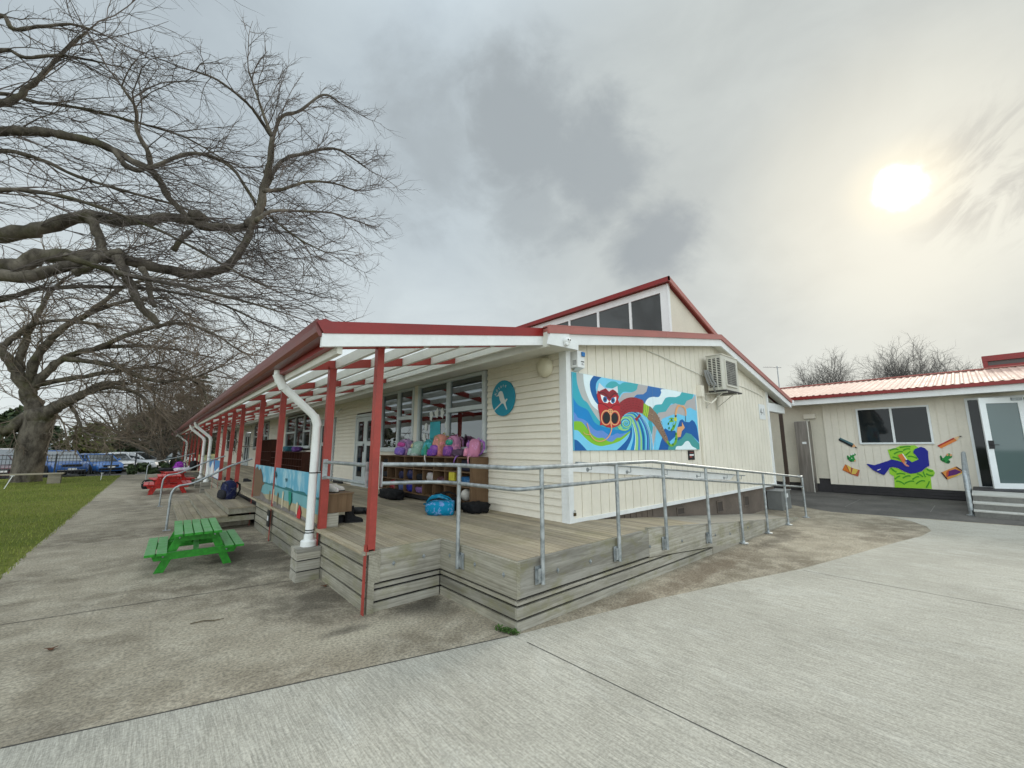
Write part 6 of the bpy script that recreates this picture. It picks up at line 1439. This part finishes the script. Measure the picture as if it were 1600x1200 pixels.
def far_tree():
    t = thing('bare_tree', 'old bare spreading tree with a thick trunk behind the plank bench', 'tree', (-4.45,31.3,0))
    tm, cm = MB(), MB()
    def T(lst, y0, y1): n_ = len(lst); return [aty(x, y, lerp(y0,y1,i/(n_-1))) for i, (x, y) in enumerate(lst)]
    tp = T([(38,762),(41,745),(47,715),(52,690),(58,668),(62,650)], 31.3, 31.0); P = limb_path(tp)
    tm.tube(P, [lerp(.54,.56,i/(len(P)-1))+.22*max(0,1-i/5)**2 for i in range(len(P))], 14); tm.ball(tuple(tp[-1]), .62, 12, (1,1,.8), .08)
    cfg = dict(seg=(6,5,4), wob=.16, bias=Vector((.45,-.1,-.35)), bw=(.13,.10,.08), n=(1,7,5), ang=(25,60), ls=(.34,.6), rs=.55, L=3.4, r=.03, first=Vector((.35,0,.1)), zmin=1.6)
    lbs = [([(60,662),(40,652),(20,668),(0,672),(-30,660)],.34,.16,31,31),([(60,655),(48,625),(38,600),(20,570),(0,545),(-20,520)],.40,.14,31,30.5),([(62,652),(82,640),(105,628),(130,616),(160,600),(200,600)],.36,.10,31,29.5),([(80,636),(110,622),(140,612),(175,605),(215,615),(240,640)],.2,.06,31,28.5),
           ([(48,610),(70,585),(100,560),(150,545),(210,540),(270,545)],.24,.06,31,29),([(44,600),(56,560),(90,520),(140,490),(200,470),(260,465)],.24,.05,31,28),([(30,580),(40,530),(60,490),(80,455),(110,430)],.2,.05,31,30),([(100,560),(170,570),(240,595),(300,590),(340,575)],.15,.04,30,27.5),
           ([(150,545),(210,520),(280,505),(330,520),(370,545)],.14,.04,29.5,26.5),([(105,628),(118,645),(130,672),(150,682),(178,686)],.10,.03,31,29),([(62,645),(90,650),(100,664)],.07,.03,31,31),([(0,545),(30,520),(60,505),(110,500),(160,510)],.16,.05,31,29),([(140,490),(190,450),(240,435),(290,440)],.13,.04,29,27),([(60,600),(120,590),(180,580),(250,575),(310,600),(330,640)],.15,.04,31,28)]
    for (lst, r0, r1, a, b) in lbs: limb(tm, cm, T(lst,a,b), r0, r1, cfg, .42, .12)
    make('trunk', tm, M['bark'], t, smooth=True); make('crown', cm, M['twigb'], t)
    print('far tree faces', len(cm.f))
far_tree()
def bare_tree(label, base, h, rad, mat, seed, trunk_r=.25, dens=1.0, fork=.25, up=.55, L=None, n2=6, n3=4, twr=.016, group='bare trees'):
    global TR
    TR = random.Random(seed); t = thing('bare_tree', label, 'tree', base, group=group); tm, cm = MB(), MB(); b = Vector(base)
    top = b+Vector((0,0,h*fork)); tm.tube([b-Vector((0,0,.3)),b.lerp(top,.5)+rv(.05),top], [trunk_r*1.25,trunk_r,trunk_r*.85], 9)
    cfg = dict(seg=(5,4,3), wob=.14, bias=Vector((0,0,up)), bw=(.12,.10,.06), n=(1,n2,n3), ang=(20,52), ls=(.36,.6), rs=.6, L=L or h*.24, r=twr, zmin=.3)
    m = int(11*dens)
    for i in range(m):
        a = 2*pi*(i+TR.random()*.7)/m; e = TR.uniform(.12,1.0)
        tipp = b+Vector((cos(a)*rad*(1-.75*e**2), sin(a)*rad*(1-.75*e**2), h*lerp(.45,.93,e)*TR.uniform(.92,1.05)))
        s = top-Vector((0,0,TR.uniform(0,h*fork*.25))); mid = s.lerp(tipp,.5)+Vector((cos(a),sin(a),-.1))*rad*.12+rv(.15)
        limb(tm, cm, [s,s.lerp(mid,.5)+rv(.1),mid,mid.lerp(tipp,.5)+rv(.1),tipp], trunk_r*TR.uniform(.35,.55), trunk_r*.09, cfg, h*.034, .22)
    make('trunk', tm, M['bark'], t, smooth=True); make('crown', cm, mat, t); print(label[:20], len(cm.f))
bare_tree('dense brown twiggy tree beyond the car park, left of the conifer', (.6,47,-.2), 9.6, 5.2, M['twigb'], 4, .3, 1.5, .12, .25, 2.6, 6, 5, .018)
bare_tree('bare pale stemmed tree right beside the far end of the veranda', (2.3,49,-.2), 7.2, 3.4, M['twigb'], 6, .2, 1.0, .15, .2, 2.2, 6, 4, .02)
bare_tree('small rounded bare tree above the pink roof by the aerial', (36,6.5,-.2), 7.2, 1.9, M['twigg'], 8, .16, 4.0, .3, .3, 1.2, 8, 6, .010)
bare_tree('large bare tree behind the pink roof below the roof monitor', (36.5,2.2,-.2), 7.5, 2.3, M['twigg'], 9, .2, 4.6, .25, .3, 1.4, 8, 6, .011)
bare_tree('faint bare tree behind the pink roof, just left of the roof monitor', (44,-.2,-.2), 6.8, 1.3, M['twigg'], 12, .16, 1.6, .3, .3, 1.2, 7, 6, .012)
def leaf_mat(n, a, b):
    k = NT(n); t = k.attr('tint'); return k.done(k.bsdf(k.mix(t, a, b), .7, 0, .25))
def leafy(name, label, c, rx, ry, rz_, n, size, mat, seed, trunk=None, group=None, clumps=9, cat='tree'):
    r = random.Random(seed); t = thing(name, label, cat, (c[0],c[1],c[2]-rz_ if trunk is None else trunk), group=group); mb = MB()
    cl = []
    for i in range(clumps):
        a, e = r.uniform(0,2*pi), r.uniform(-.5,1); q = r.uniform(.45,.95); cl.append((c[0]+rx*q*cos(a)*sqrt(max(.1,1-e*e*.6)), c[1]+ry*q*sin(a)*sqrt(max(.1,1-e*e*.6)), c[2]+rz_*e*q, r.uniform(.28,.5)))
    for i in range(n):
        x, y, z, s = r.choice(cl); u = Vector((r.gauss(0,1),r.gauss(0,1),r.gauss(0,1))); u.normalize(); q = r.random()**.45
        p = Vector((x+u.x*rx*s*q, y+u.y*ry*s*q, z+u.z*rz_*s*q)); a = Vector((r.gauss(0,1),r.gauss(0,1),r.gauss(0,1))).normalized(); b = a.orthogonal()
        l = size*r.uniform(.6,1.4); mb.t = r.random()*.98; mb.poly([p-a*l,p-b*l*.5,p+a*l,p+b*l*.5])
    make('crown', mb, mat, t)
    if trunk is not None:
        m2 = MB(); m2.tube([(c[0],c[1],trunk-.2),(c[0]+.1,c[1],lerp(trunk,c[2],.5)),(c[0],c[1],c[2]+rz_*.3)], [.22,.16,.08], 7); make('trunk', m2, M['bark'], t)
    return t
EV = leaf_mat('evergreen', (.010,.020,.008), (.045,.065,.022)); OL = leaf_mat('olive_leaf', (.03,.042,.010), (.12,.13,.035)); HG = leaf_mat('hedge_leaf', (.02,.035,.012), (.085,.12,.045))
leafy('green_tree', 'olive green ivy clad tree among the bare brown branches', (1.6,51,4.4), 2.3,2,2.6, 2600, .17, OL, 1, -.2)
leafy('evergreen_tree', 'dark evergreen tree behind the parked cars at the left edge', (-14.5,60,3.0), 4.5,3,3.4, 2600, .28, EV, 2, -.2, 'evergreen trees beyond the car park')
leafy('evergreen_tree', 'dark evergreen tree behind the thick trunk', (-9.6,66,2.6), 3.4,3,3.0, 2200, .28, EV, 3, -.2, 'evergreen trees beyond the car park')
leafy('evergreen_tree', 'low dark evergreen tree just right of the thick trunk', (-6.2,70,2.2), 2.6,3,2.6, 1800, .28, OL, 4, -.2, 'evergreen trees beyond the car park')
leafy('evergreen_tree', 'dark evergreen tree behind the white hatchback', (-.6,64,2.6), 2.6,3,3.0, 2200, .26, EV, 5, -.2, 'evergreen trees beyond the car park')
leafy('evergreen_tree', 'dark evergreen tree under the conifer at the veranda end', (2.6,62,2.8), 3.2,3,3.4, 2600, .26, EV, 6, -.2, 'evergreen trees beyond the car park')
leafy('evergreen_tree', 'dark evergreen tree past the far end of the block', (6.0,60,2.4), 3.0,3,3.0, 2000, .26, EV, 7, -.2, 'evergreen trees beyond the car park')
for i, (x, rx) in enumerate(((-.55,.55),(.55,.6),(1.7,.6))): leafy('shrub', ('low green shrub in the bed at the end of the path, left one','low green shrub in the bed at the end of the path, middle one','low green shrub by the last downpipe')[i], (x,36.2,.25), rx,.6,.50, 700, .09, HG, 20+i, None, 'shrubs at the end of the path', 7, 'shrub')
def conifer():
    t = thing('conifer', 'tall dark conifer with flat tiers of branches rising behind the veranda roof', 'tree', (3.75,60,-.2)); mb = MB(); r = random.Random(8); m2 = MB()
    m2.tube([(3.75,60,-.3),(3.75,60,10.3)], [.3,.04], 8)
    for i in range(17):
        z = 2.0+i*.5; R = 2.6*(1-.82*(i/17)**1.3)*r.uniform(.8,1.1)
        for j in range(7):
            a = r.uniform(0,2*pi); e = Vector((cos(a)*R,sin(a)*R,r.uniform(-.15,.25))); p0 = Vector((3.75,60,z)); m2.tube([p0,p0+e*.6+Vector((0,0,.05)),p0+e], [.04,.025,.01], 4, False)
            for q in range(26):
                s = r.uniform(.25,1.0); c = p0+e*s+Vector((r.gauss(0,.14),r.gauss(0,.14),r.gauss(0,.07))); d = Vector((r.gauss(0,1),r.gauss(0,1),r.gauss(0,.4))).normalized()*r.uniform(.12,.24); o = d.orthogonal().normalized()*.06
                mb.t = r.random()*.98; mb.poly([c-d,c-o,c+d,c+o])
    make('trunk', m2, M['bark'], t); make('crown', mb, EV, t)
conifer()
# ---------------------------------------------------------------- distance
mb = MB(); r = random.Random(3); N = 60
for i in range(N):
    x0, x1 = lerp(-900,700,i/N), lerp(-900,700,(i+1)/N); f = lambda x: 14+7*sin(x*.011)+4*sin(x*.031+1)+2.5*sin(x*.09)
    mb.poly([(x0,1500,-2),(x1,1500,-2),(x1,1560,f(x1)),(x0,1560,f(x0))]); mb.poly([(x0,1560,f(x0)),(x1,1560,f(x1)),(x1,1760,-2),(x0,1760,-2)])
struct('hills', mb, paint('far_hills', (.09,.12,.13), .95, .2, .01, 0))  # bluish colour carries the distance haze, painted into the hills
mb = MB(); mb.poly([(-120,140,-.28),(60,140,-.28),(60,420,1.2),(-120,420,1.2)]); struct('field', mb, paint('dry_field', (.30,.25,.09), .95, .25, .05, 0))
mb = MB(); r = random.Random(5); 
for i in range(5200):
    x = r.uniform(-140,70); y = r.uniform(150,175); z = abs(r.gauss(0,1))*1.3*(1+.5*sin(x*.13)+.3*sin(x*.41)); d = Vector((r.gauss(0,1),r.gauss(0,1),r.gauss(0,1))).normalized()*.7; o = d.orthogonal().normalized()*.5; c = Vector((x,y,z)); mb.t = r.random()*.98; mb.poly([c-d,c-o,c+d,c+o])
struct('treeline', mb, EV, kind='stuff', label='far dark treeline across the field behind the car park')
# ---------------------------------------------------------------- pool fence, bench, stakes
fe = thing('metal_fence', 'dark metal bar fence between the lawn and the car park', 'fence', (-9,35.2,-.1))
FM = paint('fence_paint', (.055,.06,.066), .5, .1, 4, 0)
xs = [-22.6+2.31*i for i in range(10)]
for x in xs: mb = MB(); mb.box(x-.035,x+.035,35.16,35.23,-.2,1.32); make('post', mb, FM, fe)
mb = MB(); mb.box(xs[0],xs[-1],35.18,35.21,1.22,1.26); mb.box(xs[0],xs[-1],35.18,35.21,.06,.10); mb.box(xs[0],xs[-1],35.185,35.205,1.02,1.05); make('rail', mb, FM, fe)
mb = MB(); x = xs[0]+.11
while x < xs[-1]: mb.box(x-.009,x+.009,35.186,35.204,-.02,1.30); x += .14
make('bars', mb, FM, fe)
g2 = thing('gate_post', 'dark gate post standing alone past the end of the metal fence', 'post', (-.75,36.4,-.2)); mb = MB(); mb.box(-.79,-.71,36.36,36.44,-.2,1.3); make('post', mb, FM, g2); mb = MB(); mb.box(-.80,-.70,36.35,36.45,1.30,1.33); make('cap', mb, FM, g2)
bn = thing('plank_bench', 'weathered plank bench on block legs in front of the thick trunk', 'bench', (-5.6,29.0,0))
mb = MB(); mb.t = .7; mb.box(-8.6,-3.05,28.75,29.2,.42,.48); make('seat', mb, M['rough'], bn)
for x in (-8.2,-3.55): mb = MB(); mb.t = .2; mb.box(x,x+.42,28.8,29.15,-.01,.42); make('leg', mb, M['rough'], bn)
for i, (px, h, ln2, lab) in enumerate((((6,764),.5,.16,'leaning white stake on the lawn in front of the plank bench'),((157,750),.34,.02,'upright white stake on the lawn near the fence'))):
    p = atz(*px); s_ = thing('stake', lab, 'stake', (p.x,p.y,0), group='white stakes on the lawn'); mb = MB(); mb.bar((p.x,p.y,-.01),(p.x+ln2,p.y,h),.025,.025,(0,1,0)); make('shaft', mb, M['white'], s_)
    mb = MB(); mb.box(p.x+ln2-.06,p.x+ln2+.06,p.y-.02,p.y+.02,h,h+.02); make('cross_piece', mb, M['white'], s_)
mb = MB(); q = aty(73,690,44); mb.tube([(q.x,44,-.3),(q.x,44,3.9)], [.13,.11], 8); solo('timber_pole', mb, M['rough'], 'pale timber pole behind the blue car beside the thick trunk', 'pole')
# ---------------------------------------------------------------- cars
TY = paint('tyre', (.012,.012,.012), .85, .2, 8, .05); RIM = paint('alloy', (.40,.41,.42), .3, .1, 6, 0, metal=.7); LAMP = flat('lamp_glass', (.55,.58,.6), .15); RLAMP = flat('rear_lamp', (.30,.01,.01), .2); CGL = flat('car_glass', (.05,.06,.065), .05, spec=1.0, IOR=1.8)
def carpaint(n, c): k = NT('car_'+n); return k.done(k.bsdf(c, .32, 0, .5, None, Coat_Weight=.8, Coat_Roughness=.05))
def car(label, loc, head, col, kind='hatch', trim=None):
    t = thing('parked_car', label, 'car', loc, head, 'cars parked behind the metal fence')
    L, W, H = {'suv':(4.75,1.86,1.72),'sedan':(4.6,1.78,1.45),'hatch':(4.25,1.74,1.52),'van':(4.7,1.8,1.85)}[kind]
    m_ = carpaint(label[:14]+kind, col); hb = .62 if kind in ('suv','van') else .52
    prof = {'suv':[(-.5,.55,.92),(-.485,.95,.97),(-.42,1.06,1),(-.2,1.08,1),(.1,1.06,1),(.2,1.03,1),(.36,.97,.97),(.46,.88,.92),(.495,.62,.82)],
            'sedan':[(-.5,.55,.85),(-.485,.88,.93),(-.36,.95,1),(-.15,.95,1),(.1,.93,1),(.2,.90,1),(.36,.82,.96),(.46,.72,.88),(.497,.50,.76)],
            'hatch':[(-.5,.52,.9),(-.48,.92,.96),(-.40,.98,1),(-.15,.98,1),(.12,.96,1),(.24,.92,1),(.38,.84,.95),(.47,.74,.88),(.498,.50,.78)],
            'van':[(-.5,.55,.92),(-.485,1.0,.98),(-.4,1.06,1),(-.1,1.06,1),(.2,1.05,1),(.32,1.0,1),(.41,.94,.96),(.475,.82,.90),(.498,.55,.8)]}[kind]
    zb = .24 if kind != 'suv' else .30
    def ring(x, zt, w):
        hw = W/2*w; return [(x,-hw*.90,zb),(x,-hw*.99,zb+.10),(x,-hw,lerp(zb,zt,.55)),(x,-hw*.97,zt-.07),(x,-hw*.90,zt),(x,0,zt+.025),(x,hw*.90,zt),(x,hw*.97,zt-.07),(x,hw,lerp(zb,zt,.55)),(x,hw*.99,zb+.10),(x,hw*.90,zb)]
    mb = MB(); mb.loft([ring(x*L, zt, w) for (x, zt, w) in prof]); make('body', mb, m_, t, smooth=35, local=True)
    g = {'suv':(-.475,-.40,.10,.27),'sedan':(-.40,-.22,.06,.25),'hatch':(-.485,-.36,.08,.29),'van':(-.485,-.44,.20,.36)}[kind]
    zt = prof[3][1]-.02
    def gr(x, z, w): hw = W/2*w; return [(x,-hw,z),(x,hw,z)]
    def cage(i):  # greenhouse outline at station
        pass
    a0, a1, a2, a3 = [q*L for q in g]; hw0, hw1 = W/2*.93, W/2*.74; zr = H
    V = [(a0,-hw0*.95,zt),(a0,hw0*.95,zt),(a3,hw0*.93,zt-.03),(a3,-hw0*.93,zt-.03),(a1,-hw1,zr-.03),(a1,hw1,zr-.03),(a2,hw1,zr-.03),(a2,-hw1,zr-.03)]
    mb = MB(); mb.hexa(V); make('windows', mb, CGL, t, local=True)
    mb = MB(); e = .02; mb.loft([[(a1-.05,-hw1-e,zr-.05),(a1-.05,hw1+e,zr-.05),(a1-.03,hw1*.9,zr),(a1-.03,-hw1*.9,zr)],[((a1+a2)/2,-hw1-e,zr-.04),((a1+a2)/2,hw1+e,zr-.04),((a1+a2)/2,hw1*.9,zr+.03),((a1+a2)/2,-hw1*.9,zr+.03)],[(a2+.04,-hw1-e,zr-.06),(a2+.04,hw1+e,zr-.06),(a2,hw1*.9,zr-.01),(a2,-hw1*.9,zr-.01)]]); make('roof', mb, m_, t, local=True)
    for s in (-1, 1):
        for (xa, xb) in ((a0+.0,a1),(lerp(a0,a3,.36),lerp(a1,a2,.30)),(lerp(a0,a3,.66),lerp(a1,a2,.74)),(a3-.02,a2)): mb = MB(); mb.bar((xa,s*hw0*.955,zt-.01),(xb,s*(hw1+.012),zr-.03),.075,.03,(0,1,0)); make('pillar', mb, m_, t, local=True)
        mb = MB(); mb.ball((a3-.22,s*(hw0+.12),zt+.09), .10, 8, (.6,1,.75)); make('mirror', mb, m_, t, smooth=True, local=True)
        for xw in (-.30,.305):
            R = .36 if kind == 'suv' else .325; y0_ = s*(W/2-.20); y1_ = s*(W/2+.005)
            mb = MB(); mb.lathe([(R*.62,y1_-s*.01),(R*.93,y1_),(R,y1_-s*.03),(R,y0_+s*.03),(R*.9,y0_)], (xw*L,0,R), 20, 'y'); w_ = make('wheel', mb, TY, t, smooth=40, local=True)
            mb = MB(); mb.lathe([(R*.62,y1_-s*.012),(R*.58,y1_-s*.03),(R*.2,y1_-s*.015),(.001,y1_-s*.012)], (xw*L,0,R), 14, 'y'); make('rim', mb, RIM, w_, local=True)
            mb = MB(); mb.lathe([(R*1.16,y1_+s*.004),(R*1.16,y1_-s*.05),(R*1.02,y1_-s*.05)], (xw*L,0,R), 20, 'y'); make('wheel_arch', mb, M['black'], t, local=True)
        zl = prof[-2][1]; mb = MB(); mb.hexa([(L*.47,s*W*.26,zl-.16),(L*.44,s*W*.435,zl-.13),(L*.40,s*W*.46,zl-.11),(L*.44,s*W*.26,zl-.14),(L*.478,s*W*.25,zl-.03),(L*.45,s*W*.43,zl-.01),(L*.40,s*W*.462,zl+.02),(L*.44,s*W*.25,zl+.0)]); make('headlight', mb, LAMP, t, local=True)
        mb = MB(); mb.box(-L*.5-.012,-L*.46,min(s*W*.30,s*W*.46),max(s*W*.30,s*W*.46),.72,.98); make('tail_light', mb, RLAMP, t, local=True)
    zl = prof[-2][1]
    mb = MB(); mb.box(L*.478,L*.497,-W*.24,W*.24,zl-.20,zl-.06); mb.box(L*.485,L*.503,-W*.36,W*.36,.30,.44); make('grille', mb, M['black'], t, local=True)
    mb = MB(); mb.box(L*.494,L*.508,-W*.36,W*.36,.44,.49) if kind == 'suv' else mb.box(L*.49,L*.502,-W*.2,W*.2,zl-.075,zl-.06); make('chrome_bar', mb, RIM, t, local=True)
    mb = MB(); mb.box(L*.498,L*.512,-.2,.2,.47,.58); make('number_plate', mb, M['white'], t, local=True)
    mb = MB(); mb.box(-L*.46,L*.46,-W*.46,W*.46,zb-.04,zb+.02); make('underbody', mb, M['black'], t, local=True)
    return t
HD = radians(-66)
car('white van with a maroon front, leftmost behind the fence and trunk', (-7.6,42.6,-.22), HD, (.55,.52,.52), 'van')
car('dark maroon car low in front of the white van at the left edge', (-7.35,39.4,-.22), HD, (.07,.012,.02), 'sedan')
car('royal blue sport utility car right of the thick trunk', (-4.75,41.0,-.22), HD, (.012,.075,.26), 'suv')
car('bright blue sedan next to the royal blue sport utility car', (-3.05,43.6,-.22), HD, (.03,.14,.42), 'sedan')
car('white sedan half hidden behind the bright blue one', (-2.35,46.4,-.22), HD, (.66,.67,.68), 'sedan')
car('white hatchback facing right, closest to the fence end', (-1.05,47.8,-.22), radians(-32), (.70,.71,.72), 'hatch')
car('dark teal hatchback past the white hatchback', (-.15,51.8,-.22), HD, (.015,.05,.075), 'hatch')
car('dark green wagon behind the last shrubs', (1.1,54.5,-.22), HD, (.012,.04,.035), 'suv')
car('silver car farthest right behind the stair rail', (2.2,58.0,-.22), HD, (.45,.47,.48), 'sedan')
